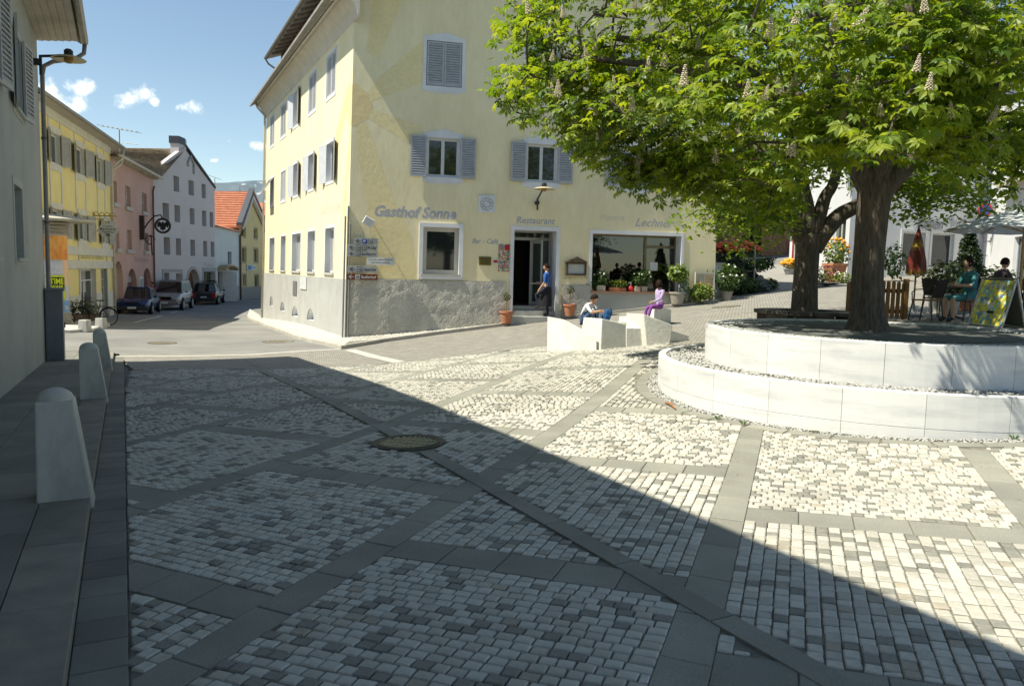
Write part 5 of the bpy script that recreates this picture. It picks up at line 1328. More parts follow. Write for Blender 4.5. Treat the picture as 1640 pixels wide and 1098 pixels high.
# --- one more red roof and a dark fir beyond
fh = thing('distant_house', 'distant red roofed house half hidden behind the inn corner', 'building', (*hp(421,98), -1.4))
c_ = hp(428,98); mb = MB(); mb.box((c_[0],c_[1],2.0), (9,9,7)); mb.build('wall', YHm, fh)
mb = MB(); mb.hexa([(c_[0]-5,c_[1]-5,5.4),(c_[0]+5,c_[1]-5,5.4),(c_[0]+5,c_[1],9.0),(c_[0]-5,c_[1],9.0),(c_[0]-5,c_[1]-5,5.7),(c_[0]+5,c_[1]-5,5.7),(c_[0]+5,c_[1],9.3),(c_[0]-5,c_[1],9.3)]); mb.build('roof', REDT, fh)
# --- aerials
def aerial(px, py, Y, hgt, label, wid=2.2):
    p = aty(px, py, Y); base_ = p-np.array([0,0,hgt]); o = thing('roof_aerial', label, 'antenna', tuple(base_), group=None)
    mb = MB(); mb.tube([base_, p], .03, 6); mb.build('mast', ZINC, o)
    mb = MB(); mb.tube([p+(-wid*.5,0,.22), p+(wid*.5,0,-.12)], .022, 6)
    for i in range(9):
        q = p+np.array([-wid*.5+wid*i/8,0,.22-.34*i/8]); mb.tube([q+(0,-.35,0), q+(0,.35,0)], .012, 5)
    mb.build('boom', ZINC, o)
    mb = MB(); q = p-np.array([0,0,hgt*.3]); mb.tube([q+(-wid*.55,0,.12), q+(wid*.5,0,-.1)], .018, 6); mb.build('lower_boom', ZINC, o)
aerial(191, 208, 46, 2.4, 'spindly television aerial above the bakery eave')
aerial(344, 285, 72, 1.6, 'small aerial behind the right slope of the white gable', 1.0)
aerial(384, 297, 80, 1.4, 'tiny aerial on the ridge of the red roof', 1.6)

# ================================================================ mountains
mtn = mat('hazed_rock', (.10,.135,.165), (.75,.78,.82), rough=.95, scale=.0035, lo=.52, hi=.60, detail=9)  # rock and snow; the blue of distance haze is put into the rock colour
forest = mat('hazed_forest', (.055,.085,.10), (.075,.11,.12), rough=.95, scale=.004, detail=8)  # forest green shifted to blue, distance haze put into the colour
def ridge(name, Y, base_, amp, seed, m, width=14000, n=180, x0=-8000, dpt=2500):
    r2 = random.Random(seed); ph = [(r2.uniform(0,6.3), r2.uniform(.6,1.4)) for _ in range(9)]
    V, Fc = [], []
    rows = 7
    for i in range(n+1):
        x = x0+width*i/n
        hgt = base_
        for k, (p_, a_) in enumerate(ph): hgt += amp*a_*math.sin(x/1500.*(1.7**k)+p_)/(1.65**k)
        for j in range(rows+1):
            t = j/rows; jit = 60*math.sin(x*.011*(j+1)+j)*(1 if 0 < j < rows else 0)
            V.append((x+jit, Y-dpt*(1-t)+jit, -30+(hgt+30)*t**1.3 + (25*math.sin(x*.02+j*2) if 0 < j < rows else 0)))
    Fc = [(i*(rows+1)+j, (i+1)*(rows+1)+j, (i+1)*(rows+1)+j+1, i*(rows+1)+j+1) for i in range(n) for j in range(rows)]
    mb = MB(); mb.add(V, Fc); return mb.build(name, m, kind='structure', smooth=True)
ridge('mountains', 9000, 960, 55, 4, mtn, 16000, 220, -9000)
ridge('mountains', 6200, 430, 50, 9, forest, 14000, 160, -8000, 1500)
# ================================================================ round planter of marble
PZ1, PZ2, PZB = .53, .95, .19
pl_ = thing('tree_planter', 'round two tiered planter clad in curved white marble slabs', 'planter', (PC[0], PC[1], .0))
def arcslab(r0, r1, a0, a1, z0f, z1, seg=5):
    mb = MB(); V = []
    for i in range(seg+1):
        a = a0+(a1-a0)*i/seg; ca, sa = math.cos(a), math.sin(a)
        zb_ = z0f(PC[0]+r1*ca, PC[1]+r1*sa) if callable(z0f) else z0f
        for r_, z in ((r1,zb_),(r1,z1-.008),(r1-.008,z1),(r0,z1),(r0,zb_)): V.append((PC[0]+r_*ca, PC[1]+r_*sa, z))
    n = 5; Fc = [(i*n+j, i*n+(j+1)%n, (i+1)*n+(j+1)%n, (i+1)*n+j) for i in range(seg) for j in range(n)] + [list(range(n)), [seg*n+j for j in range(n)][::-1]]
    mb.add(V, Fc); return mb
NL = 24
mslab = mat('marble_slab', (.70,.70,.69), (.48,.492,.51), rough=.40, scale=1.5, stretch=(.8,.8,6), lo=.46, hi=.74, spec=.4, fine=.05, bump=.04, bscale=25, rand=.05, detail=9, bdist=.004)
aoff = R(-2)
for i in range(NL):
    a0, a1 = aoff+2*math.pi*i/NL+.0007, aoff+2*math.pi*(i+1)/NL-.0007
    arcslab(PR1-.10, PR1, a0, a1, PZB+.0015, PZ1).build('marble_slab', mslab, pl_)
    arcslab(PR1-.10, PR1-.001, a0, a1, lambda x, y: min(g(x,y)-.1, .1), PZB).build('marble_slab', mslab, pl_)
NU = 22
for i in range(NU):
    a0, a1 = 2*math.pi*i/NU+.0009, 2*math.pi*(i+1)/NU-.0009
    arcslab(PR2-.10, PR2, a0, a1, PZ1-.1, PZ2).build('marble_slab', mslab, pl_)
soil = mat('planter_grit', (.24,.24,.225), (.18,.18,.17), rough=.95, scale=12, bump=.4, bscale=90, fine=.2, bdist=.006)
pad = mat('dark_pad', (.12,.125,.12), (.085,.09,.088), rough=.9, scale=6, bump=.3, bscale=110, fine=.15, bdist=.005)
def disc(r0, r1, z, m, name, n=64, k=3):
    mb = MB(); V = []
    for j in range(k+1):
        r_ = r0+(r1-r0)*j/k
        for i in range(n): V.append((PC[0]+r_*math.cos(2*math.pi*i/n), PC[1]+r_*math.sin(2*math.pi*i/n), z))
    mb.add(V, [(j*n+i, j*n+(i+1)%n, (j+1)*n+(i+1)%n, (j+1)*n+i) for j in range(k) for i in range(n)]); return mb.build(name, m, pl_)
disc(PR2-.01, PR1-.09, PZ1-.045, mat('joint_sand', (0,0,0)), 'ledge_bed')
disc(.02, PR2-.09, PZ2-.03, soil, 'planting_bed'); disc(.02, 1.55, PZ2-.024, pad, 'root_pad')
pebbles(4600, (PR2+.005, PR1-.11), lambda x, y: PZ1-.035, .014, .028, pl_)
pebbles(2600, (PR2-.38, PR2-.105), lambda x, y: PZ2-.024, .014, .026, pl_)
# weeds at its foot, one fallen twig
weedm = leafmat('weed_leaves', (.12,.20,.04), (.08,.14,.03))
def blade_tuft(c, n, h, spread, m, parent=None, name='weed', **k):
    mb = MB()
    for _ in range(n):
        a = rnd.uniform(0,6.3); l = rnd.uniform(.6,1)*h; d_ = np.array([math.cos(a), math.sin(a), 0]); w = np.array([-d_[1], d_[0], 0])*l*.09
        p0 = np.array(c)+d_*rnd.uniform(0,.02); p1 = p0+d_*spread*.5*l/h+np.array([0,0,l*.7]); p2 = p0+d_*spread*l/h+np.array([0,0,l])
        mb.add([p0-w*.5, p0+w*.5, p1+w, p2, p1-w], [(0,1,2,3,4)])
    return mb.build(name, m, parent, loc=tuple(c) if parent is None else None, **k)
for (px, py, lb) in ((1150,672,'small weed at the planter foot, first from the square'),(1191,680,'dark green weed at the planter foot, second from the left'),(1624,704,'grassy weed at the planter foot by the right picture edge')):
    p = ong(px, py); blade_tuft((p[0],p[1],g(p[0],p[1])), 14, .055, .045, weedm, label=lb, cat='weed')
p0, p1 = ong(1066,647), ong(1082,657)
mb = MB(); mb.tube([(*p0[:2], g(*p0[:2])+.02), (*((p0+p1)/2)[:2], g(*p0[:2])+.035), (*p1[:2], g(*p1[:2])+.02)], [.012,.014,.008], 6); mb.build('fallen_twig', mat('orange_twig', (.42,.17,.06), (.3,.12,.05)), loc=(*p0[:2], g(*p0[:2])), label='short orange twig lying on the pebbles at the planter foot', cat='twig')
p0 = ong(1302,693); mb = MB(); mb.tube([(p0[0]-.04,p0[1],g(p0[0],p0[1])+.02),(p0[0]+.05,p0[1]-.02,g(p0[0],p0[1])+.02)], .008, 5); mb.build('fallen_twig', mat('green_twig', (.1,.13,.05)), loc=(p0[0],p0[1],g(p0[0],p0[1])), label='short green twig lying on the pebbles below the marble wall', cat='twig')

# a few dry bits of leaf and blossom blown about the square
litm = mat('dry_litter', (.24,.13,.06), (.36,.28,.15), scale=9)
Ml = []
while len(Ml) < 260:
    a_ = rnd.uniform(0,6.28); r_ = PR1+.15+abs(rnd.gauss(0,1.6)); x_, y_ = PC[0]+r_*math.cos(a_), PC[1]+r_*math.sin(a_)
    if y_ > 13.5 or not inpoly(x_, y_, PLAZA): continue
    s_ = rnd.uniform(.5,1.3); Ml.append(Matrix.Translation((x_,y_,g(x_,y_)+.012)) @ Matrix.Rotation(rnd.uniform(-.3,.3),4,'X') @ Matrix.Rotation(rnd.uniform(0,6.28),4,'Z') @ Matrix.Diagonal((s_,s_,s_,1)))
lit = scatter_obj('leaf_litter', [(0,0,0),(.008,.006,.002),(.022,0,.003),(.008,-.006,.002)], [(0,2,1),(0,3,2)], Ml, litm)
# ================================================================ trees
bark = mat('chestnut_bark', (.145,.12,.095), (.07,.058,.048), rough=.95, scale=9, stretch=(3,3,.5), bump=1.0, bscale=9, fine=.2, bdist=.05)
def barkfix(m):
    return m
def palmate(nl=7, ln=.17, droop=.35):
    V, Fc = [(0,0,0)], []
    for i in range(nl):
        a = R(-125+250*i/(nl-1)); k = 1-.45*abs(i-(nl-1)/2)/((nl-1)/2); L_ = ln*k; w = L_*.21
        d_ = np.array([math.cos(a), math.sin(a), 0]); s = np.array([-d_[1], d_[0], 0])
        b0 = len(V)
        mid = d_*L_*.62; tip = d_*L_*1.0
        V += [tuple(d_*L_*.08), tuple(mid+s*w+(0,0,-droop*L_*.28+.012)), tuple(mid+(0,0,-droop*L_*.28-.006)), tuple(mid-s*w+(0,0,-droop*L_*.28+.012)), tuple(tip+(0,0,-droop*L_))]
        Fc += [(b0,b0+2,b0+1),(b0,b0+3,b0+2),(b0+1,b0+2,b0+4),(b0+2,b0+3,b0+4)]
    return V, Fc
def simple_leaf(ln=.1):
    return [(0,0,0),(ln*.4,ln*.36,.01),(ln,0,-.02*ln/.1),(ln*.4,-ln*.36,.01)], [(0,2,1),(0,3,2)]
def grow(nodes, targets, rng, r_tip=.008, mb=None, thick=.9):
    """greedy branches: every target is tied to the nearest node already there; returns tube mesh"""
    nodes = [np.array(n[:3]) for n in nodes]; par = [-1]*len(nodes); kids = {}
    links = []
    NA = np.array(nodes)
    order = sorted(targets, key=lambda t: min(np.linalg.norm(NA-t, axis=1)))
    for t in order:
        A = np.array(nodes); d_ = np.linalg.norm(A-t, axis=1); i = int(np.argmin(d_)); p = nodes[i]
        mid = p*.5+t*.5+np.array([rng.uniform(-.1,.1), rng.uniform(-.1,.1), rng.uniform(-.02,.16)])*min(1, d_[i])
        links.append((p, mid, t, d_[i])); nodes += [mid, t]
    for p, m_, t, d_ in links:
        r0 = .009+.018*min(d_, 1.5); mb.tube([p, m_, t], [r0, r0*.7, r_tip], 5, cap=False)
def limb(mb, P, r, n=10, rng=None, amp=0):
    P = [np.array(p, float) for p in P]; Q, rr = [], []
    for i in range(len(P)-1):
        a, b = P[max(i-1,0)], P[min(i+2,len(P)-1)]
        for k in range(4):
            t = k/4; m0, m1 = (P[i+1]-a)*.5, (b-P[i])*.5
            h = (2*t**3-3*t**2+1)*P[i]+(t**3-2*t**2+t)*m0+(-2*t**3+3*t**2)*P[i+1]+(t**3-t**2)*m1
            Q.append(h); rr.append(r[i]+(r[i+1]-r[i])*t)
    Q.append(P[-1]); rr.append(r[-1])
    mb.tube(Q, rr, n); return Q
leafA = leafmat('chestnut_leaf', (.205,.285,.045), (.135,.22,.035), trans=.52, rough=.42, scale=1.1)
leafA2 = leafmat('chestnut_leaf_lime', (.285,.345,.058), (.21,.285,.045), trans=.54, rough=.42, scale=1.5)
leafB = leafmat('round_leaf', (.17,.25,.042), (.10,.17,.03), trans=.5, scale=1.0)
leafB2 = leafmat('round_leaf_lime', (.22,.285,.055), (.155,.22,.04), trans=.5, scale=1.2)
# --- chestnut in the planter
TY = 10.2
tr1 = thing('chestnut_tree', 'tall flowering chestnut tree growing from the marble planter', 'tree', tuple(aty(1389,524,TY)))
q = lambda x, y, Y=TY: aty(x, y, Y)
mb = MB()
trunk = limb(mb, [q(1389,532), q(1389,505), q(1389,450), q(1393,390), q(1398,335), q(1402,300), q(1404,270), q(1405,238)], [.30,.225,.195,.19,.20,.215,.15,.07], 18)
L1 = limb(mb, [q(1399,320), q(1380,275), q(1368,232), q(1352,190,10.0), q(1330,120,9.8), q(1300,20,9.7)], [.13,.15,.14,.12,.10,.07], 12)
L2 = limb(mb, [q(1405,320), q(1432,282), q(1470,245,10.4), q(1520,205,10.6), q(1590,120,10.9), q(1680,10,11.2)], [.13,.15,.14,.12,.09,.06], 12)
L3 = limb(mb, [q(1380,262,10.1), q(1345,248,9.9), q(1290,238,9.7), q(1240,262,9.5)], [.09,.065,.05,.03], 8)
L4 = limb(mb, [q(1402,310,10.3), q(1385,262,10.9), q(1300,170,12.0), q(1150,90,12.8), q(980,60,13.2)], [.12,.13,.11,.09,.05], 10)
L5 = limb(mb, [q(1402,305,10.2), q(1420,240,10.0), q(1440,140,9.7), q(1460,0,9.5)], [.12,.12,.10,.06], 10)
L6 = limb(mb, [q(1410,300,10.4), q(1440,240,11.5), q(1500,140,13.0)], [.10,.11,.08], 10)
L7 = limb(mb, [q(1352,190,10.0), q(1230,150,10.4), q(1080,110,11.4), q(900,90,12.2)], [.10,.08,.06,.035], 8)
mb.build('trunk', bark, tr1, smooth=True)
rg = random.Random(5)
CC = np.array([4.95, 11.35, 5.05]); CR = np.array([4.75, 4.55, 3.5])
def crown_ok(p):
    d_ = (p-CC)/CR
    if p[2] < CC[2]: d_[2] = (p[2]-CC[2])/2.75
    rr = np.linalg.norm(d_)
    w = 1+.10*math.sin(p[0]*2.1+1)*math.cos(p[1]*1.7)+.07*math.sin(p[2]*3.1+p[0])
    return rr/w
T1 = []
while len(T1) < 760:
    p = CC+np.array([rg.uniform(-1,1)*CR[0], rg.uniform(-1,1)*CR[1], rg.uniform(-.85,1)*CR[2]])*1.1
    e_ = crown_ok(p)
    if e_ < 1 and (e_ > .45 or rg.random() < .25):
        x_, y_ = proj(p)
        if p[2] > 3.1 and p[1] < 9.5 and rg.random() < .55 and (p[0]-CC[0]) < -1.6: continue   # thin on the side the square opens to
        # keep the trunk's fork free
        if 1295 < x_ < 1525 and 215 < y_ < 400 and p[1] < 11.0: continue
        if 1285 < x_ < 1500 and 255 < y_ < 420: continue
        if np.linalg.norm((p-np.array(q(1400,300)))*[1,1,.8]) < .95: continue
        T1.append(p)
# sprays that reach out over the square to the left, and hang low in front of the inn
for px, py, Y, n_ in ((822,115,12.6,6),(850,60,12.9,9),(842,165,12.8,7),(892,130,12.4,12),(868,200,13.2,5),(872,20,12.8,10),(920,210,13.0,10),(940,265,13.6,8),(985,235,13.2,14),(1010,278,13.4,10),(1060,266,13.0,14),(1095,288,12.2,6),(1120,275,12.4,12),(1150,306,12.2,6),(1190,305,12.0,8),(1000,160,12.3,14),(950,100,12.6,12),(1240,300,11.6,8),(1100,250,12.4,12)):
    for _ in range(n_):
        p = aty(px+rg.gauss(0,22), py+rg.gauss(0,17), Y+rg.gauss(0,.4)); T1.append(p)
for px, py, Y, n_ in ((1370,215,8.2,5),(1410,200,8.0,5),(1460,195,8.0,6),(1340,150,8.0,6),(1500,235,8.6,6),(1540,215,8.0,7),(1600,240,8.4,8),(1580,120,7.9,7),(1620,60,7.6,7),(1440,90,7.8,8),(1300,215,8.6,6),(1255,170,8.6,6),(1350,60,7.9,7),(1520,30,7.6,7),(1500,150,7.8,7),(1230,90,8.6,6),(1140,150,9.4,6)):
    for _ in range(n_):
        p = aty(px+rg.gauss(0,26), py+rg.gauss(0,20), Y+rg.gauss(0,.35)); T1.append(p)
allnodes = [n for L_ in (L1[4:],L2[4:],L3[3:],L4[4:],L5[4:],L6[3:],L7[2:]) for n in L_]
PV, PF = palmate()
Ms, near = [], []
BX = [700,778,830,890,925,960,1060,1130,1200,1262,1300,1330,1480,1560,1640]; BY_ = [90,150,195,222,272,300,318,338,352,372,300,262,262,300,330]
T1 = [t for t in T1 if proj(t)[1] < np.interp(proj(t)[0], BX, BY_)-6 and proj(t)[0] > 800]
mb = MB(); grow(allnodes, T1, rg, mb=mb); brm = mb
for t in T1:
    for _ in range(rg.choice((14,16,19,22))):
        o = np.array([rg.gauss(0,.20), rg.gauss(0,.20), rg.gauss(0,.13)]); p = t+o
        x_, y_ = proj(p)
        if y_ > np.interp(x_, BX, BY_)+10 or x_ < 776: continue
        s_ = rg.uniform(.45,1.05); outw = Vector((*(p-CC)[:2], 0)).normalized()
        nrm = (Vector((rg.gauss(0,.42), rg.gauss(0,.42), 1)) + outw*.45).normalized()
        M4 = Matrix.Translation(p) @ Vector((0,0,1)).rotation_difference(nrm).to_matrix().to_4x4() @ Matrix.Rotation(rg.uniform(0,6.28),4,'Z') @ Matrix.Diagonal((s_,s_,s_,1))
        Ms.append(M4)
brm.build('branches', bark, tr1, kind='stuff')
sc = []
for i, M4 in enumerate(Ms):
    p = np.array(M4.translation); d_ = np.linalg.norm(p-CO); x_, y_ = proj(p)
    sc.append((d_/M4.to_scale()[0] if (0 < x_ < 1640 and 0 < y_ < 1098) else 999, i))
sc.sort(); pick = {i for _, i in sc[:290]}
lm = [bpy.data.meshes.new('leaf'), bpy.data.meshes.new('leaf')]
for m_, mt in zip(lm, (leafA, leafA2)): m_.from_pydata(PV, [], PF); m_.materials.append(mt); m_.update()
rl = rootloc(tr1)
for i in pick:
    o = bpy.data.objects.new('leaf', lm[i%2]); COL.objects.link(o); o.parent = tr1; o.matrix_local = Matrix.Translation(-Vector(rl)) @ Ms[i]
restM = [M4 for i, M4 in enumerate(Ms) if i not in pick]
scatter_obj('foliage', PV, PF, restM, [leafA, leafA2, leafmat('chestnut_leaf_dark', (.10,.165,.03), (.065,.12,.022), trans=.42, rough=.4, scale=1.0)], tr1, fmi=[(1 if x < .40 else 2 if x < .62 else 0) for x in (rg.random() for _ in restM)])
# flower candles
candle = mat('candle_blossom', (.66,.61,.48), (.56,.45,.33), rough=.7, scale=40, lo=.4, hi=.6)
mb = MB(); mb.tube([(0,0,0),(0,0,.26)], [.006,.003], 5)
for k in range(11):
    z = .03+.022*k; rr = .052*(1-k/13.)
    for j in range(6 if k < 7 else 4):
        a = j*6.283/(6 if k < 7 else 4)+k*.5; c_ = (rr*math.cos(a), rr*math.sin(a), z+rg.uniform(-.005,.005)); s_ = .016*(1-.03*k)
        mb.add([(c_[0]+v[0]*s_, c_[1]+v[1]*s_, c_[2]+v[2]*s_*.85) for v in OCT], OCF)
cd_ = mb.build('blossom', candle); cmesh = cd_.data; bpy.data.objects.remove(cd_)
surf = sorted(T1, key=lambda t: -crown_ok(t)); nb = 0
cands = [t for t in T1 if crown_ok(t) > .55 and t[1] < 14.2 and t[2] > 2.6]; rg.shuffle(cands)
for t in cands:
    x_, y_ = proj(t)
    if not (-20 < x_ < 1660 and -30 < y_ < 290): continue
    if nb >= 150: break
    o = bpy.data.objects.new('blossom', cmesh); COL.objects.link(o); o.parent = tr1
    s_ = rg.uniform(.6,.95); tiltv = Vector((rg.gauss(0,.16), rg.gauss(0,.16)-.08, 1)).normalized()
    fwd = Vector(CO-t).normalized()
    o.matrix_local = Matrix.Translation(Vector(t-rl)+fwd*.36+Vector((0,0,.10))) @ Vector((0,0,1)).rotation_difference(tiltv).to_matrix().to_4x4() @ Matrix.Diagonal((s_,s_,s_,1)); nb += 1
# --- second tree behind, in its ring bench
T2Y = 17.2
tr2 = thing('broadleaf_tree', 'dark forked tree behind the planter rising from a ring bench', 'tree', tuple(aty(1291,506,T2Y)))
q2 = lambda x, y, Y=T2Y: aty(x, y, Y)
mb = MB()
limb(mb, [q2(1288,520), q2(1288,500), q2(1290,450), q2(1293,405), q2(1295,375)], [.36,.29,.26,.255,.29], 14)
K1 = limb(mb, [q2(1290,390), q2(1272,352), q2(1258,330), q2(1245,300,17.4), q2(1215,220,17.6), q2(1180,120,17.8)], [.21,.19,.17,.14,.10,.06], 10)
K2 = limb(mb, [q2(1295,385), q2(1290,330), q2(1284,290), q2(1275,200,17.0), q2(1265,100,16.8)], [.21,.18,.14,.10,.06], 10)
K3 = limb(mb, [q2(1298,385), q2(1312,345), q2(1322,315), q2(1336,290), q2(1350,220,17.6), q2(1370,100,17.8)], [.18,.155,.13,.11,.08,.05], 10)
K4 = limb(mb, [q2(1302,398), q2(1320,372), q2(1345,345), q2(1372,330,17.0), q2(1420,300,16.8), q2(1500,235,16.8)], [.21,.19,.17,.15,.10,.06], 10)
mb.build('trunk', bark, tr2, smooth=True)
T2 = []; C2 = np.array([*q2(1325,200)[:2], 5.6]); R2 = np.array([3.7,3.6,3.1])
while len(T2) < 420:
    p = C2+np.array([rg.uniform(-1,1), rg.uniform(-1,1), rg.uniform(-1,1)])*R2; d_ = np.linalg.norm((p-C2)/R2)
    if d_ < 1 and (d_ > .5 or rg.random() < .3) and p[2] > 3.0: T2.append(p)
for px, py, Y, n_ in ((1200,345,16.8,14),(1235,360,16.4,9),(1170,330,17,12),(1130,335,17.2,8),(1255,380,16.2,4),(1450,300,16.8,14),(1500,300,16.8,14),(1540,315,17,10),(1480,335,16.6,8),(1560,320,17.2,6),(1250,330,16.6,12),(1420,270,16.8,12),(1310,330,16.0,3),(1190,380,17.4,4)):
    for _ in range(n_): T2.append(aty(px+rg.gauss(0,16), py+rg.gauss(0,11), Y+rg.gauss(0,.35)))
T2 = [t for t in T2 if not (1262 < proj(t)[0] < 1375 and 285 < proj(t)[1] < 480)]
mb = MB(); grow([n for L_ in (K1[4:],K2[4:],K3[4:],K4[4:]) for n in L_], T2, rg, mb=mb); mb.build('branches', bark, tr2, kind='stuff')
SV, SF = simple_leaf(.15)
Ms = []
for t in T2:
    for _ in range(26):
        p = t+np.array([rg.gauss(0,.26), rg.gauss(0,.26), rg.gauss(0,.16)]); s_ = rg.uniform(.6,1.15)
        nrm = Vector((rg.gauss(0,.5), rg.gauss(0,.5), 1)).normalized()
        Ms.append(Matrix.Translation(p) @ Vector((0,0,1)).rotation_difference(nrm).to_matrix().to_4x4() @ Matrix.Rotation(rg.uniform(0,6.28),4,'Z') @ Matrix.Diagonal((s_,s_,s_,1)))
scatter_obj('foliage', SV, SF, Ms, [leafB, leafB2], tr2, fmi=[1 if rg.random() < .4 else 0 for _ in Ms])
# ring bench
cb = aty(1291,503,T2Y); bz = zat(1291,497,cb); oakd = mat('dark_bench_wood', (.10,.085,.07), (.06,.052,.045), rough=.85, scale=5, bump=.3, bscale=20)
rb = thing('ring_bench', 'low dark circular bench round the second tree trunk', 'bench', (cb[0], cb[1], g(cb[0],cb[1])))
for i in range(14):
    a0, a1 = 2*math.pi*i/14+.01, 2*math.pi*(i+1)/14-.01; V = []
    for r_, z in ((.55,bz-.07),(1.12,bz-.07),(1.12,bz),(.55,bz)):
        for a in (a0, a1): V.append((cb[0]+r_*math.cos(a), cb[1]+r_*math.sin(a), z))
    mb = MB(); mb.add(V, [(0,1,3,2),(2,3,5,4),(4,5,7,6),(6,7,1,0),(0,2,4,6),(1,7,5,3)]); mb.build('seat_board', oakd, rb)
for i in range(7):
    a = 2*math.pi*(i+.2)/7; x_, y_ = cb[0]+.95*math.cos(a), cb[1]+.95*math.sin(a); zg = g(x_,y_)-.02
    mb = MB(); mb.box((x_,y_,(bz-.07+zg)/2), (.16,.5,bz-.07-zg), a); mb.build('leg', oakd, rb)

# ================================================================ buildings behind the trees
W1c = hp(1356,33); W1f = hp(1262,46); W1r = hp(1571,35.4)
SWt = mat('shop_white', (.66,.665,.68), (.60,.61,.63), rough=.9, scale=.8, bump=.15, bscale=12, bdist=.01)
A1 = Wall(W1c, W1f, -1); A2 = Wall(W1c, W1r, 1)
ws = thing('white_shop', 'white rendered shop with two framed windows behind the trees', 'building', (W1c[0], W1c[1], 1.4))
gdoor = A1.rect(1333,352,1354,447); 
gdoor = (min(gdoor[0],gdoor[1])+.15, max(gdoor[0],gdoor[1]), g(*W1c)+.15, gdoor[3])
mb = MB(); wallgrid(mb, A1, 0, A1.L, .8, 9.5, [gdoor], .25); mb.build('side_wall', SWt, ws)
window(A1, ws, *gdoor, -.1, FRAMEW, GLASSG, 2, .07, name='glass_door')
mb = MB(); wbox(mb, A1, gdoor[0]-.3, gdoor[1]+.3, g(*W1c)-.1, g(*W1c)+.14, -.2, .5); mb.build('step', stepm, ws)
wf = [A2.rect(1444,372,1480,428), A2.rect(1491,374,1526,430)]; zm = (np.mean([w[2] for w in wf]), np.mean([w[3] for w in wf])); wf = [(w[0],w[1],*zm) for w in wf]
up2 = [(w[0],w[1],zm[0]+3.2,zm[1]+3.0) for w in wf]+[(wf[0][0]-3,wf[0][1]-3,zm[0]+3.2,zm[1]+3.0)]
mb = MB(); wallgrid(mb, A2, 0, A2.L, .8, 9.5, wf+up2, .2); mb.build('front_wall', SWt, ws)
for w in wf+up2:
    window(A2, ws, *w, -.12, FRAMEW, GLASS, 1, .06); a,b,c,d = w; f = .11
    mb = MB(); wbox(mb,A2,a-f,a,c-f,d+f,0,.04); wbox(mb,A2,b,b+f,c-f,d+f,0,.04); wbox(mb,A2,a,b,d,d+f,0,.04); wbox(mb,A2,a,b,c-f,c,0,.04); mb.build('window_surround', FRAMEW, ws)
lettering('Rosen', A2, A2.ps(1463), A2.ps(1503), A2.px(1483,366)[1], .5, .05, mat('grey_sign_letters', (.30,.31,.33)), ws, .2, .02)
lettering('Floristik', A2, A2.ps(1508), A2.ps(1562), A2.px(1535,364)[1], .42, .05, mat('pale_sign_letters', (.50,.51,.53)), ws, .2, .02)
mb = MB(); q_ = [A1.pt(A1.L+.5,9.5,.6), A1.pt(-.5,9.5,.6), A2.pt(A2.L+2,9.5,.6)]
mb.hexa([A1.pt(A1.L+.5,9.5,.5), A2.pt(-.4,9.5,.6), A2.pt(A2.L+.5,9.5,.6), A2.pt(A2.L+.5,9.5,-12), A1.pt(A1.L+.5,9.8,.5), A2.pt(-.4,9.8,.6), A2.pt(A2.L+.5,9.8,.6), A2.pt(A2.L+.5,9.8,-12)]); mb.build('roof', TILE, ws)
# right-hand house
W2n = hp(1720,25.5); A3 = Wall(W1r, W2n, 1)
A3 = Wall(W1r, W2n, 1)
rh = thing('white_house', 'bright white house with rusticated corner at the right edge', 'building', (W1r[0], W1r[1], 1.3))
vw = A3.rect(1622,378,1650,452); vw = (min(vw[0],vw[1]), max(vw[0],vw[1]), vw[2], vw[3])
uw = (vw[0]-3.0, vw[0]-1.7, vw[3]+1.5, vw[3]+3.2)
mb = MB(); wallgrid(mb, A3, 0, A3.L, .6, 10, [vw], .25); mb.build('wall', SWt, rh)
window(A3, rh, *vw, -.15, mat('blue_frame', (.25,.27,.33), (.2,.22,.28)), GLASS, 2, .08)
for i in range(9):
    z = .9+i*.62; mb = MB(); wbox(mb, A3, .0, .75 if i%2 else 1.05, z, z+.58, 0, .04); mb.build('quoin', SWt, rh)
mb = MB(); wbox(mb, A3, 3.0, A3.L, A3.px(1620,300)[1], A3.px(1620,300)[1]+.12, 0, .5); mb.build('canopy', SOFF, rh)
mb = MB(); mb.poly([A3.pt(-.3,10,.4), A3.pt(A3.L,10,.4), A3.pt(A3.L,13,-6), A3.pt(-.3,13,-6)]); mb.build('roof', TILE, rh)
# no-parking sign on its own arm
sc_ = A3.px(1578,337); o = thing('no_parking_sign', 'round blue no parking sign with a grey panel on the white house corner', 'sign', A3.pt(sc_[0], sc_[1]-1.0, .0))
cc = aty(1578,336,34.0); vd = Vector(CO-cc).normalized(); MR = Vector((0,0,1)).rotation_difference(vd).to_matrix()
def dsk(r_, off, m, name, par): mb = MB(); mb.lathe([(r_,-.01),(r_,.01)], tuple(np.array(cc)+np.array(vd)*off), 24, M_=MR); return mb.build(name, m, par)
redm = mat('sign_red', (.45,.03,.03)); blum = mat('sign_blue', (.03,.06,.30)); greym = mat('sign_back', (.33,.34,.35), rough=.5, metal=.4)
dsk(.27,0,redm,'rim',o); dsk(.21,.012,blum,'face',o)
mb = MB(); rt = Vector((CM[0][0],CM[1][0],0)).normalized(); upv = Vector((0,0,1))
P = [Vector(cc)+vd*.026+rt*a+upv*b for a, b in ((-.17,.12),(-.12,.17),(.17,-.12),(.12,-.17))]; mb.prism([tuple(p) for p in P], tuple(vd*.004)); mb.build('slash', redm, o)
c2 = Vector(cc)-upv*.42; mb = MB(); mb.prism([tuple(c2+rt*a+upv*b) for a, b in ((-.25,-.22),(.2,-.22),(.2,.14),(-.25,.14))], tuple(vd*.02)); mb.build('supplement_plate', greym, o)
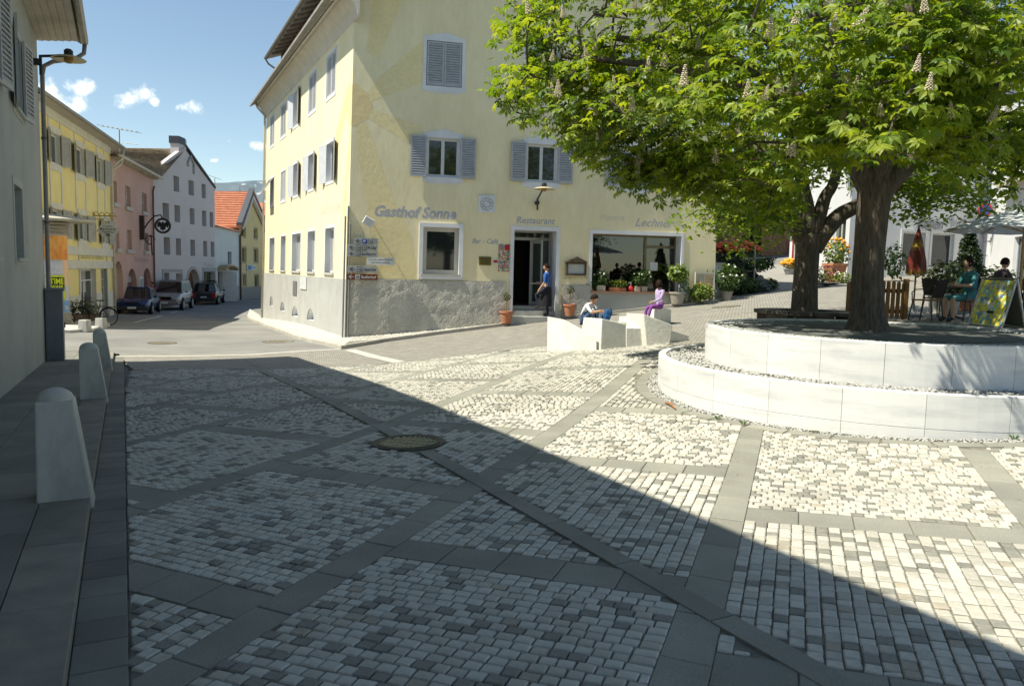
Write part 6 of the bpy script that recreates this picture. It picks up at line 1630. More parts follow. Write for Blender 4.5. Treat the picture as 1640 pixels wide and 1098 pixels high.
c3 = Vector(cc)+rt*.42-upv*.1-vd*.1; mb = MB(); mb.prism([tuple(c3+rt*.36*math.cos(t)+upv*(.5*math.sin(t))) for t in np.linspace(0,6.283,24)[:-1]], tuple(vd*.02)); mb.build('mirror_back', greym, o)
mb = MB(); mb.tube([tuple(c3-vd*.05), tuple(c3-vd*.4+rt*.3)], .03, 6); mb.build('bracket', greym, o)
# barn at the top of the ramp
bn = thing('barn', 'brown timber barn with an open plank door at the top of the ramp', 'building', (*hp(1225,56), 2.6))
BN = Wall(hp(1128,53), hp(1275,58), 1); zg = g(*hp(1225,56))
od = BN.rect(1190,346,1215,418); od = (od[0]-.0, od[1]+2.4, zg-.3, od[3]+.4)
mb = MB(); wallgrid(mb, BN, 0, BN.L, 0, 10, [od], .4); mb.build('wall', mat('barn_plaster', (.20,.085,.06), (.13,.06,.045), rough=.9, scale=1), bn)
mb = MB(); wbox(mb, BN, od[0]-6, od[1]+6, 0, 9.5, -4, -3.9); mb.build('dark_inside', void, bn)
plank = mat('barn_plank', (.27,.145,.075), (.18,.10,.055), rough=.8, scale=5, stretch=(1,1,.15), fine=.1, rand=.12)
for sgn, (s0_, s1_, dn) in enumerate(((BN.ps(1215), BN.ps(1254), .12),)):
    dl = MB(); wbox(dl, BN, s0_, s1_, zg-.05, zg+.2, dn-.1, dn-.06); rail = dl.build('door_leaf', plank, bn)
    k = 7
    for i in range(k):
        mb = MB(); a_ = s0_+(s1_-s0_)*i/k; wbox(mb, BN, a_+.01, a_+(s1_-s0_)/k-.01, zg+.02, zg+3.3, dn-.05, dn); mb.build('plank', plank, rail)
    mb = MB(); wbox(mb, BN, s0_, s1_, zg+.25, zg+.55, dn, dn+.05); mb.build('rail', plank, rail)
    mb = MB(); mb.prism([BN.pt(s0_+.05,zg+.55,dn), BN.pt(s0_+.3,zg+.55,dn), BN.pt(s1_-.5,zg+2.9,dn), BN.pt(s1_-.75,zg+2.9,dn)], (BN.n[0]*.05, BN.n[1]*.05, 0)); mb.build('brace', plank, rail)
mb = MB(); mb.poly([BN.pt(-1,10,.8), BN.pt(BN.L+1,10,.8), BN.pt(BN.L+1,13,-5), BN.pt(-1,13,-5)]); mb.build('roof', TILE, bn)
# ================================================================ bollards, cabinet, lamps
def bollard(px, py, label):
    p = ong(px, py)[:2]; t = (p-K0)@KD; c = kpt(t, -.15); zr = g(*kpt(t,.05)); zs_ = g(*c)+SWZ
    o = thing('bollard', label, 'bollard', (c[0], c[1], zr), group='marble bollards along the kerb')
    def L(a, b, z): q_ = c+KN*a+KD*b; return (q_[0], q_[1], z)
    zt = zs_+.68; mb = MB()
    b_ = [(-.17,-.15),(.175,-.15),(.175,.17),(-.17,.17)]; tp = [(-.165,-.125),(.065,-.125),(.065,.115),(-.165,.115)]
    mb.hexa([L(*q_, zr-.03) for q_ in b_]+[L(*q_, zt) for q_ in tp]); mb.build('shaft', mat('bollard_marble', (.46,.45,.41), (.25,.252,.24), rough=.5, scale=2.6, stretch=(2,2,.8), lo=.42, hi=.78, fine=.04, bscale=30, bump=.08, bdist=.006, detail=8), o, bevel=.012)
    mb = MB(); prof = [(.115*math.cos(k*math.pi/2/8), .085*math.sin(k*math.pi/2/8)) for k in range(9)]; prof[-1] = (.002,.085)
    ct = L(-.05,-.005,zt-.004); mb.lathe(prof, ct, 20, cap=False); mb.build('cap', mat('bollard_marble', (0,0,0)), o, smooth=True)
bollard(158, 804, 'nearest marble bollard with domed cap at the kerb')
bollard(184.5, 643, 'middle marble bollard with domed cap at the kerb')
bollard(192.5, 592, 'farthest marble bollard with domed cap at the kerb')
# grey cabinet at the house corner
s_ = HW.L-.42; zc = g(*HW.pt(s_,0)[:2])+SWZ
o = thing('utility_cabinet', 'tall grey metal cabinet standing against the house corner', 'cabinet', HW.pt(s_+.2, zc, .15))
cabm = mat('cabinet_metal', (.17,.185,.20), (.14,.155,.17), rough=.5, metal=.2)
mb = MB(); wbox(mb,HW,s_,s_+.36,zc,zc+1.52,.03,.36); cb_ = mb.build('body', cabm, o, bevel=.01)
mb = MB(); wbox(mb,HW,s_-.03,s_+.40,zc+1.52,zc+1.58,.02,.39); mb.build('lid', cabm, o, bevel=.008)
mb = MB(); wbox(mb,HW,s_+.30,s_+.33,zc+.7,zc+.82,.36,.38); mb.build('lock', iron, cb_)
def gooseneck(base, out, side, label, ln=1.0, r=.28, rise=.45):
    """wall lamp: plate, arm, lamp body and a shallow disc shade"""
    base = Vector(base); out = Vector(out).normalized(); o = thing('wall_lamp', label, 'lamp', tuple(base))
    blk = mat('lamp_iron', (.035,.035,.038), (.025,.025,.027), rough=.5)
    mb = MB(); MR = Vector((0,0,1)).rotation_difference(out).to_matrix(); mb.lathe([(.07,0),(.07,.16)], tuple(base), 10, M_=MR); mb.build('wall_mount', blk, o)
    mb = MB(); p1 = base+out*.14; mb.tube([p1-Vector((0,0,.25)), p1+Vector((0,0,.14))], .03, 8); mb.build('upright', blk, o)
    tip = p1+out*ln+Vector((0,0,rise)); mb = MB(); mb.tube([p1+Vector((0,0,.12)), tip], .028, 8); mb.build('arm', blk, o)
    mb = MB(); mb.lathe([(.07,-.02),(.085,.02),(.085,.10),(.05,.13)], tuple(tip), 12); mb.build('lamp_head', blk, o)
    mb = MB(); mb.lathe([(.085,-.005),(r*.75,-.035),(r,-.075),(r-.01,-.085),(r*.72,-.047),(.085,-.02)], tuple(tip), 28, cap=False); mb.build('shade', mat('lamp_shade', (.55,.48,.30), (.48,.42,.27), rough=.5), o, smooth=True)
    mb = MB(); mb.lathe([(.085,-.02),(.09,-.11),(.06,-.15),(.002,-.155)], tuple(tip), 14, cap=False); mb.build('lens', mat('lamp_lens', (.33,.20,.06), (.28,.17,.05), rough=.3), o, smooth=True)
ls, lz_ = HW.px(52,100)
gooseneck(HW.pt(ls, lz_+.02, .0), (HW.n[0], HW.n[1], 0), 1, 'black arm lamp with pale disc shade on the grey house', .50, .33, .20)
ls, lz_ = FW.px(859,325)
gooseneck(FW.pt(ls, lz_, .0), (N1[0], N1[1], 0), 1, 'arm lamp with disc shade above the inn door', .75, .36)

# ================================================================ advertising column, bicycle, marble cubes
c = ong(84,522)[:2]; zc = g(*c)
isl = sheet('traffic_island', [G2(70,532),G2(112,533),G2(150,530),G2(176,522),G2(168,514),G2(120,508),G2(70,512)], .09, concrete, step=1.5, thick=.12)
o = thing('advertising_column', 'round advertising column pasted with orange and yellow posters', 'advertising column', (c[0],c[1],zc))
rc = .56; woodg = mat('column_slats', (.33,.30,.24), (.26,.235,.19), rough=.85, scale=4)
mb = MB(); mb.lathe([(rc+.05,.0),(rc+.05,.42),(rc,.46),(rc,3.55),(rc-.05,3.6)], (c[0],c[1],zc+.08), 32); core = mb.build('drum', mat('column_paper', (.50,.49,.47), (.40,.395,.38), rough=.8, scale=5), o)
for k in range(5):
    mb = MB(); mb.torus((c[0],c[1],zc+.14+k*.085), rc+.05, .035, 32, 6); mb.build('base_ring', woodg, o)
for k in range(4):
    mb = MB(); mb.torus((c[0],c[1],zc+3.36+k*.12), rc+.03, .05, 32, 6); mb.build('head_ring', woodg, o)
mb = MB(); mb.lathe([(rc+.02,3.80),(rc+.95,3.80),(rc+.95,3.86),(rc+.3,4.0),(.02,4.08)], (c[0],c[1],zc), 36); mb.build('roof', mat('column_roof', (.45,.42,.34), (.38,.36,.29)), o)
fa = math.atan2(-c[1], -c[0])
def cpatch(a0, a1, z0, z1, m, name, dr=.006):
    mb = MB(); n = 8; V = []
    for i in range(n+1):
        a = fa+a0+(a1-a0)*i/n
        for z in (z0, z1): V.append((c[0]+(rc+dr)*math.cos(a), c[1]+(rc+dr)*math.sin(a), zc+z))
    mb.add(V, [(2*i,2*i+2,2*i+3,2*i+1) for i in range(n)]); return mb.build(name, m, core)
orm = mat('orange_poster', (.62,.20,.04), (.75,.38,.10), scale=3, stretch=(1,1,.6), lo=.4, hi=.6, rough=.6); 
cpatch(-.5,1.3,2.42,3.28,orm,'poster'); cpatch(.75,1.4,1.5,2.42,mat('peach_poster', (.72,.42,.25), (.7,.55,.42), scale=2),'poster')
cpatch(-.6,.75,1.9,2.35,mat('white_poster', (.55,.55,.58), (.45,.46,.52), scale=8),'poster')
ylm = mat('yellow_poster', (.62,.68,.02), (.55,.62,.02), rough=.6); cpatch(-.15,.85,.98,1.86,ylm,'poster',.010)
class _C: pass
CW = _C(); CW.pt = lambda s,z,n: (c[0]+(rc+n)*math.cos(fa+s), c[1]+(rc+n)*math.sin(fa+s), zc+z)
blackp = mat('print_black', (.02,.02,.02), rough=.6)
cpatch(-.15,.82,1.36,1.8,blackp,'poster_band',.014); lettering('TIME', CW, -.08,.74,1.56,.2,.018,ylm,core,0,.03); lettering('WARP', CW, -.02,.7,1.40,.12,.018,ylm,core,0,.02); 
cpatch(.9,1.45,.9,1.5,mat('white_poster', (0,0,0)),'poster'); cpatch(.75,1.4,.34,.95,mat('blue_poster', (.10,.28,.55), (.25,.4,.6), scale=4),'poster',.012); cpatch(-.2,.7,.42,.96,mat('photo_poster', (.25,.22,.19), (.08,.07,.07), scale=6),'poster',.008); cpatch(-.5,.3,.16,.46,mat('lilac_poster', (.45,.46,.62)),'poster',.012)
lettering('Pure', CW, .82,1.3,.62,.16,.016,FRAMEW,core,.2,.01)
for px, py, lab, w_ in ((136,531,'low marble cube beside the bicycle front wheel',.32),(162,526,'low marble cube in front of the bicycle saddle',.31),(110,520,'low marble cube at the foot of the advertising column',.27)):
    p = ong(px, py)[:2]; z = g(*p)
    mb = MB(); mb.hexa([(p[0]+a*w_/2, p[1]+b*w_/2, z) for a, b in ((-1,-1),(1,-1),(1,1),(-1,1))]+[(p[0]+a*w_*.44, p[1]+b*w_*.44, z+w_*1.25) for a, b in ((-1,-1),(1,-1),(1,1),(-1,1))])
    mb.build('marble_block', mat('bollard_marble', (0,0,0)), loc=(p[0],p[1],z), bevel=.02, label=lab, cat='bollard', group='low marble cubes round the column')
def bicycle(p, ang, label):
    z = g(*p)+.0; o = thing('bicycle', label, 'bicycle', (p[0],p[1],z), ang)
    blk = mat('bike_black', (.02,.02,.022), rough=.4); MX = Matrix.Rotation(math.pi/2,3,'X')
    for x in (-.52,.52):
        mb = MB(); mb.torus((x,0,.345), .325, .019, 32, 7, M_=MX); wh = mb.build('wheel', mat('rubber', (.018,.018,.018), rough=.8), o, local=True)
        mb = MB()
        for k in range(16):
            a = k*math.pi/8; mb.tube([(x,.0,.345),(x+.31*math.cos(a),0,.345+.31*math.sin(a))], .002, 3)
        mb.build('spokes', ZINC, wh, local=True, kind='stuff')
        mb = MB(); mb.lathe([(.03,-.04),(.03,.04)], (x,0,.345), 10, M_=MX); mb.build('hub', ZINC, wh, local=True)
    F_ = {'bb':(-.08,0,.30),'seat':(-.20,0,.80),'head':(.33,0,.82),'headb':(.37,0,.68),'rear':(-.52,0,.345),'front':(.52,0,.345)}
    mb = MB()
    for a, b, r_ in (('bb','seat',.016),('bb','headb',.02),('seat','rear',.010),('bb','rear',.011),('head','headb',.022)): mb.tube([F_[a],F_[b]], r_, 7)
    mb.tube([(-.17,0,.62),F_['head']], .015, 7); mb.build('frame', blk, o, local=True)
    mb = MB(); mb.tube([F_['headb'],(.43,0,.55),F_['front']], .013, 7); mb.build('fork', blk, o, local=True)
    mb = MB(); mb.tube([F_['seat'],(-.22,0,.95)], .013, 7); mb.hexa([(-.36,-.09,.95),(-.05,-.02,.95),(-.05,.02,.95),(-.36,.09,.95),(-.36,-.08,1.0),(-.05,-.015,.985),(-.05,.015,.985),(-.36,.08,1.0)]); mb.build('saddle', blk, o, local=True)
    mb = MB(); mb.tube([F_['head'],(.30,0,1.02)], .013, 7); mb.tube([(.18,-.28,1.05),(.28,-.22,1.08),(.32,0,1.03),(.28,.22,1.08),(.18,.28,1.05)], .012, 7); mb.build('handlebar', blk, o, local=True)
    for x in (-.52,.52):
        mb = MB(); mb.tube([(x+.36*math.cos(a),0,.345+.36*math.sin(a)) for a in np.linspace(.3,2.9,9)], .02, 5); mb.build('mudguard', blk, o, local=True)
    mb = MB(); mb.lathe([(.09,-.01),(.09,.01)], F_['bb'], 16, M_=MX); mb.tube([(-.08,-.06,.30),(-.02,-.08,.15)], .01, 6); mb.tube([(-.08,.06,.30),(-.14,.08,.45)], .01, 6); mb.build('crank', ZINC, o, local=True)
    mb = MB(); mb.tube([(-.2,0,.74),(-.5,-.05,.74),(-.78,-.05,.72)], .008, 5); mb.tube([(-.2,0,.74),(-.5,.05,.74),(-.78,.05,.72)], .008, 5); mb.tube([(-.52,.05,.345),(-.6,.05,.74)], .008, 5); mb.tube([(-.52,-.05,.345),(-.6,-.05,.74)], .008, 5); mb.build('carrier', blk, o, local=True)
    mb = MB(); mb.tube([(-.1,.1,.3),(-.05,.2,.0)], .01, 5); mb.build('kickstand', ZINC, o, local=True)
bc = ong(152,521)[:2]
bicycle(bc, math.pi+R(6), 'black bicycle standing beside the advertising column')
# shrub in a box by the bakery
def bush(name, c, rad, n, ln, m, label, cat, stem=None, pot=None, group=None, flowers=None, seed=3, shape='round', leafV=None):
    r2 = random.Random(seed); o = thing(name, label, cat, tuple(c), group=group); zt = c[2]
    if pot is not None:
        pot(o)
    z0 = c[2] + (stem or 0)
    Ms = []
    for _ in range(n):
        while True:
            v = np.array([r2.uniform(-1,1), r2.uniform(-1,1), r2.uniform(-1,1)]); d_ = np.linalg.norm(v)
            if d_ < 1 and (d_ > .45 or r2.random() < .35): break
        if shape == 'cone': k = 1-(v[2]+1)/2*.92; v = np.array([v[0]*k, v[1]*k, v[2]])
        p = np.array([c[0], c[1], z0+rad[2]]) + v*np.array(rad)*(1+.12*math.sin(7*v[0]+5*v[2]+seed)); s_ = r2.uniform(.6,1.2)
        nrm = (Vector(v)*.8+Vector((r2.gauss(0,.5), r2.gauss(0,.5), .7+r2.gauss(0,.3)))).normalized()
        Ms.append(Matrix.Translation(p) @ Vector((0,0,1)).rotation_difference(nrm).to_matrix().to_4x4() @ Matrix.Rotation(r2.uniform(0,6.28),4,'Z') @ Matrix.Diagonal((s_,s_,s_,1)))
    V_, F_ = simple_leaf(ln) if leafV is None else leafV
    scatter_obj('foliage', V_, F_, Ms, m, o)
    mb = MB(); mb.tube([(c[0],c[1],c[2]-.02), (c[0]+.01,c[1],z0+rad[2])], [max(.012, rad[0]*.05), .008], 6); mb.build('stem', bark, o)
    if flowers:
        fm, k, fs = flowers; Fm = []
        for _ in range(k):
            v = np.array([r2.gauss(0,1), r2.gauss(0,1), abs(r2.gauss(0,1))]); v /= np.linalg.norm(v)
            p = np.array([c[0], c[1], z0+rad[2]]) + v*np.array(rad)*r2.uniform(.85,1.08); s_ = fs*r2.uniform(.6,1.2)
            Fm.append(Matrix.Translation(p) @ Matrix.Rotation(r2.uniform(0,6.28),4,'Z') @ Matrix.Diagonal((s_,s_,s_*.7,1)))
        scatter_obj('flowers', OCT, OCF, Fm, fm, o)
    return o
terra = mat('terracotta', (.46,.19,.10), (.38,.155,.085), rough=.85, scale=6, fine=.08, bscale=20)
clay = mat('pale_clay', (.48,.40,.31), (.42,.35,.27), rough=.85, scale=6)
def round_pot(c, r0, r1, h, m=terra):
    def f(o):
        mb = MB(); mb.lathe([(r0,0),(r1,h*.86),(r1+.025,h*.86),(r1+.025,h),(r1-.01,h),(r1-.02,h-.03),(.005,h-.03)], tuple(c), 20, cap=False); mb.build('pot', m, o, smooth=False)
    return f
def square_pot(c, w0, w1, h, m=terra, d_=None, rz=R(14)):
    def f(o):
        mb = MB(); k = (d_ or 1)
        def Q(w, z): return [tuple(np.array(c)+np.array(Matrix.Rotation(rz,3,'Z') @ Vector((a*w/2, b*w/2*k, z)))) for a, b in ((-1,-1),(1,-1),(1,1),(-1,1))]
        mb.hexa(Q(w0,0)+Q(w1,h)); mb.hexa(Q(w1+.04,h*.86)+Q(w1+.04,h+.003)); mb.build('pot', m, o)
    return f
green = leafmat('shrub_leaf', (.075,.13,.03), (.045,.085,.02)); limeg = leafmat('lime_leaf', (.17,.23,.045), (.11,.17,.035)); dgreen = leafmat('dark_leaf', (.035,.065,.02), (.02,.04,.014)); olive = leafmat('olive_leaf', (.09,.11,.045), (.06,.08,.03))
fred = mat('red_petals', (.62,.06,.03), (.75,.22,.10), scale=30); forange = mat('orange_petals', (.80,.25,.03), (.80,.45,.05), scale=25); fwhite = mat('white_petals', (.75,.75,.70), (.7,.7,.6)); fyel = mat('yellow_petals', (.72,.55,.04)); fpink = mat('pink_petals', (.5,.12,.2), (.35,.1,.2))
p = BK.pt(BK.ps(110), 0, .5); zc = g(p[0],p[1])
bush('potted_shrub', (p[0],p[1],zc+.3), (.7,.35,.35), 420, .11, olive, 'straggly brown green shrub in a box below the bakery wall', 'shrub', pot=lambda o: square_pot((p[0],p[1],zc), 1.2, 1.3, .38, DARKW, .4, R(70))(o), seed=8)

# ================================================================ vehicles
def car(p, head, label, body, L=4.4, Wd=1.72, Ht=1.42, hood=.92, suv=False, estate=False, z0=.0, plate='', rack=False):
    """local +y is the car's front"""
    o = thing('parked_car', label, 'car', (p[0], p[1], g(*p)+z0), head, group='cars parked along the street')
    w = Wd/2; zl = .22 if not suv else .34; belt = Ht*.62 if not suv else Ht*.60; y0, y1 = -L/2, L/2
    tyre = .30 if not suv else .37
    st = [(y1, w*.80, zl+.10, hood*.66), (y1-.06, w*.90, zl+.02, hood*.80), (y1-.30, w*.97, zl, hood*.92), (y1-.75, w, zl, hood), (y1-1.15, w, zl, belt), (0, w, zl, belt+.02), (y0+1.0, w, zl, belt+.02), (y0+.35, w*.98, zl, belt if (estate or suv) else belt-.02), (y0+.08, w*.93, zl+.03, belt-.06), (y0, w*.86, zl+.12, belt-.14)]
    mb = MB(); V = []
    for (y, ww, za, zt) in st:
        prof = [(.0,za),(ww*.86,za),(ww*.97,za+.10),(ww,za+(zt-za)*.50),(ww*.985,zt-.12),(ww*.93,zt-.02),(ww*.55,zt+.012),(0,zt+.02)]
        ring_ = prof + [(-x, z) for x, z in prof[-2:0:-1]]
        V += [(x, y, z) for x, z in ring_]
    n = 14; k = len(st)
    Fc = [(i*n+j, i*n+(j+1)%n, (i+1)*n+(j+1)%n, (i+1)*n+j) for i in range(k-1) for j in range(n)] + [list(range(n)), [(k-1)*n+j for j in range(n)][::-1]]
    mb.add(V, Fc); bd = mb.build('body', body, o, local=True, smooth=True)
    ms = bd.modifiers.new('edge', 'EDGE_SPLIT'); ms.split_angle = R(38)
    # greenhouse
    yb0, yb1 = (y0+.30 if (estate or suv) else y0+.70), y1-1.12; yt0, yt1 = (y0+.62 if (estate or suv) else y0+1.30), y1-1.85
    if suv: yb0, yt0 = y0+.12, y0+.28
    zr = Ht; wb, wt = w*.93, w*.74
    def gp_(t, fy): # t 0 belt..1 roof, fy 0 rear .. 1 front
        ya, yb_ = yb0+(yt0-yb0)*t, yb1+(yt1-yb1)*t; ww = wb+(wt-wb)*t
        return ww, ya+(yb_-ya)*fy, belt-.02+(zr-belt+.02)*t
    mb = MB(); P = []
    for t in (0, 1):
        for fx, fy in ((-1,0),(1,0),(1,1),(-1,1)):
            ww, y, z = gp_(t, fy); P.append((fx*ww, y, z))
    mb.hexa(P)
    # slightly crowned roof
    P2 = [(fx*wt*.99, yt0+(yt1-yt0)*fy, zr) for fx, fy in ((-1,0),(1,0),(1,1),(-1,1))]; mb.hexa(P2+[(x*.82, y*.94, zr+.05) for x, y, z in P2]); mb.build('cabin', body, o, local=True, bevel=.03)
    gl = glassmat('car_glass', (.012,.015,.018), rough=.03, spec=.9)
    def pane(pts, name):
        mb = MB(); mb.poly(pts); return mb.build(name, gl, o, local=True)
    def side(t0, t1, fa_, fb, sx):
        out = []
        for t, f in ((t0,fa_),(t0,fb),(t1,fb),(t1,fa_)):
            ww, y, z = gp_(t, f); out.append((sx*(ww+.006), y, z))
        return out
    for sx in (-1, 1):
        for fa_, fb in (((.04,.30),(.33,.62),(.65,.95)) if (estate or suv) else ((.06,.46),(.50,.95))): pane(side(.12,.88,fa_,fb,sx), 'side_window')
    for fy, nm, e in ((1,'windscreen',.007),(0,'rear_window',-.007)):
        pts = []
        for t, fx in ((.06,-.9),(.06,.9),(.92,.9),(.92,-.9)):
            ww, y, z = gp_(t, fy); pts.append((fx*ww, y+e*1.6, z+.004))
        pane(pts, nm)
    MY = Matrix.Rotation(math.pi/2,3,'Y')
    for sx in (-1, 1):
        for y in (y1-.82, y0+.80):
            mb = MB(); mb.lathe([(tyre+.07,-.02),(tyre+.07,.02)], (sx*(w-.005),y,tyre+.01), 20, M_=MY); mb.build('wheel_arch', void, o, local=True)
            mb = MB(); mb.lathe([(tyre-.04,-.11),(tyre,-.08),(tyre,.08),(tyre-.04,.11)], (sx*(w-.06),y,tyre), 22, M_=MY); wh = mb.build('wheel', mat('rubber', (0,0,0)), o, local=True)
            mb = MB(); mb.lathe([(tyre*.66,-.005),(tyre*.62,.006),(.05,.012)], (sx*(w+.052),y,tyre), 18, M_=MY); mb.build('rim', mat('alloy', (.42,.42,.43), (.3,.3,.31), rough=.35, metal=.7), wh, local=True)
        mb = MB(); mb.box((sx*(w+.10),y1-1.45,belt+.06), (.18,.09,.12)); mb.build('wing_mirror', body, o, local=True, bevel=.02)
        mb = MB(); mb.hexa([(sx*w*.42,y1-.02,hood*.62),(sx*w*.86,y1-.10,hood*.62),(sx*w*.90,y1-.22,hood*.62),(sx*w*.42,y1-.10,hood*.62),(sx*w*.42,y1-.045,hood*.80),(sx*w*.86,y1-.13,hood*.81),(sx*w*.90,y1-.26,hood*.81),(sx*w*.42,y1-.16,hood*.80)]); mb.build('headlight', mat('headlight_glass', (.55,.56,.56), (.4,.41,.42), rough=.12, spec=.8), o, local=True)
        mb = MB(); mb.box((sx*w*.80,y0+.05,belt-.26), (.26,.14,.24 if not estate else .36)); mb.build('tail_light', mat('tail_red', (.45,.02,.02), (.3,.015,.015), rough=.2), o, local=True, bevel=.02)
    mb = MB(); mb.box((0,y1-.03,zl+.13), (Wd*.92,.14,.22)); mb.build('front_bumper', mat('bumper_plastic', (.03,.03,.033), rough=.6) if not suv else body, o, local=True, bevel=.04)
    mb = MB(); mb.box((0,y0+.03,zl+.15), (Wd*.93,.16,.24)); mb.build('rear_bumper', mat('bumper_plastic', (0,0,0)), o, local=True, bevel=.04)
    mb = MB(); mb.box((0,y1-.035,hood*.70), (Wd*.42,.08,.10 if not suv else .2)); mb.build('grille', void, o, local=True)
    for y, nm in ((y1+.045,1),(y0-.055,-1)):
        mb = MB(); mb.box((0,y,zl+.17 if nm > 0 else zl+.32), (.42,.012,.10)); mb.build('number_plate', FRAMEW, o, local=True)
    if rack:
        for sx in (-1,1):
            mb = MB(); mb.tube([(sx*wt*.8,yt0+.1,zr+.12),(sx*wt*.8,yt1-.1,zr+.12)], .02, 6)
            for y in (yt0+.3,yt1-.3): mb.tube([(sx*wt*.8,y,zr+.02),(sx*wt*.8,y,zr+.12)], .02, 6)
            mb.build('roof_rail', blackp, o, local=True)
        for y in (yt0+.5, yt1-.5):
            mb = MB(); mb.box((0,y,zr+.15), (wt*1.9,.07,.05)); mb.box((wt*.5,y,zr+.2), (.3,.12,.08)); mb.build('roof_carrier', blackp, o, local=True)
    return o
cp = lambda name, c_: mat(name, c_, tuple(x*.92 for x in c_), rough=.22, metal=.35, spec=.6, scale=2)
def carpos(px, Y): return hp(px, Y)
bluec = cp('blue_paint', (.012,.035,.115)); silv = cp('silver_paint', (.29,.295,.31)); dgrey = cp('charcoal_paint', (.045,.048,.055))
hd = math.atan2(-(-.22), 0.97)   # direction of the street: to (-.22,.97)
# +y of the car points back towards the camera for the first two
car(carpos(221,43.2), math.pi+R(16.6), 'blue saloon car parked nose first beside the pink house', bluec, 4.3, 1.70, 1.38, .86)
car(carpos(275,50.5), math.pi+R(12), 'silver off road car parked behind the blue saloon', silv, 4.5, 1.85, 1.82, 1.10, suv=True)
car(carpos(334,58.5), R(11.7), 'charcoal estate car with roof rack seen from behind', dgrey, 4.3, 1.72, 1.50, .95, estate=True, rack=True)

# ================================================================ hanging signs down the street
o = thing('hanging_sign', 'white oval bakery sign hanging from a gilded scroll bracket', 'sign', BK.pt(BK.ps(150), BK.px(150,368)[1], 0))
gold = mat('gilded_iron', (.45,.33,.08), (.35,.25,.06), rough=.5, metal=.4)
bs, bz0 = BK.px(149,352); Z0 = bz0
mb = MB(); mb.tube([BK.pt(bs,Z0+.2,.02), BK.pt(bs,Z0+.2,1.0)], .03, 6); mb.tube([BK.pt(bs,Z0-.9,.02), BK.pt(bs,Z0+.35,.02)], .03, 6)
for i in range(4): mb.tube([BK.pt(bs,Z0+.2+.16*math.sin(t), .15+i*.22+.10*math.cos(t)) for t in np.linspace(0,5.6,12)], .018, 5)
mb.tube([BK.pt(bs,Z0-.6,.03), BK.pt(bs,Z0-.35,.35), BK.pt(bs,Z0+.1,.45)], .02, 5); mb.build('bracket', gold, o)
class _S: pass
SP = _S(); cen = np.array(BK.pt(bs, Z0-.45, .62)); vd = (CO-cen)[:2]; vd = vd/np.linalg.norm(vd); sx_ = np.array([-vd[1], vd[0]])*-1
dirp = BK.n; 
SP.pt = lambda s,z,n: (cen[0]+BK.n[0]*s - BK.e[0]*n, cen[1]+BK.n[1]*s - BK.e[1]*n, cen[2]+z)
wS, hS = .42, .33
mb = MB(); mb.prism([SP.pt(wS*math.cos(t)*(1+.05*math.cos(6*t)), hS*math.sin(t)*(1+.06*math.cos(6*t)), .03) for t in np.linspace(0,6.283,33)[:-1]], tuple(np.array(SP.pt(0,0,0))-np.array(SP.pt(0,0,.06)))); bd = mb.build('board', mat('sign_cream', (.52,.53,.50), (.46,.47,.44)), o)
for tx, zz_, hh, ww in (('L. Stäble',.15,.06,.17),('Bäckerei',.0,.11,.33),('Panificio',-.12,.08,.25)): lettering(tx, SP, -ww, ww, zz_, hh, .034, blackp, bd, 0, .01)
mb = MB(); mb.tube([SP.pt(.07*math.cos(t), -.22+.045*math.sin(t), .036) for t in np.linspace(0,6.283,14)], .022, 5); mb.build('pretzel_mark', blackp, bd)
o = thing('hanging_sign', 'wrought iron guild sign with a ring and black bird on the pink house', 'sign', PK.pt(PK.ps(224), PK.px(224,372)[1], 0))
ironb = mat('sign_iron', (.05,.035,.03), (.035,.025,.022), rough=.6); s0_, z0_ = PK.px(224,370); s0_ = float(s0_)
mb = MB(); wbox(mb,PK,s0_-.12,s0_+.12,z0_-.5,z0_+.9,.0,.25); mb.build('wall_plate', ironb, o)
mb = MB(); mb.tube([PK.pt(s0_,z0_+.1,.2), PK.pt(s0_,z0_+.5,.45), PK.pt(s0_,z0_+.9,.8), PK.pt(s0_,z0_+.98,1.15), PK.pt(s0_,z0_+.75,1.25)], .045, 7); mb.tube([PK.pt(s0_,z0_-.5+.25*math.sin(t),.55+.25*math.cos(t)) for t in np.linspace(0,5,12)], .035, 5); mb.tube([PK.pt(s0_,z0_-.6,.4), PK.pt(s0_,z0_-.2,.6), PK.pt(s0_,z0_-1.4,.65)], .04, 5); mb.build('bracket', ironb, o)
RG = _S(); RG.pt = lambda s,z,n: PK.pt(s0_+n, z0_+.35+z*.6, 1.25+s*.6)
mb = MB(); mb.tube([RG.pt(.66*math.cos(t), .66*math.sin(t), 0) for t in np.linspace(0,6.283,30)], .07, 6); mb.build('ring', ironb, o)
mb = MB(); half = [(0,.42),(.08,.40),(.10,.25),(.30,.42),(.48,.30),(.52,.05),(.45,-.2),(.30,-.05),(.22,-.25),(.25,-.42),(.10,-.36),(.0,-.52)]
mb.prism([RG.pt(a, b, .02) for a, b in half]+[RG.pt(-a, b, .02) for a, b in half[-2:0:-1]], tuple(np.array(RG.pt(0,0,.04))-np.array(RG.pt(0,0,0)))); mb.build('bird', blackp, o)
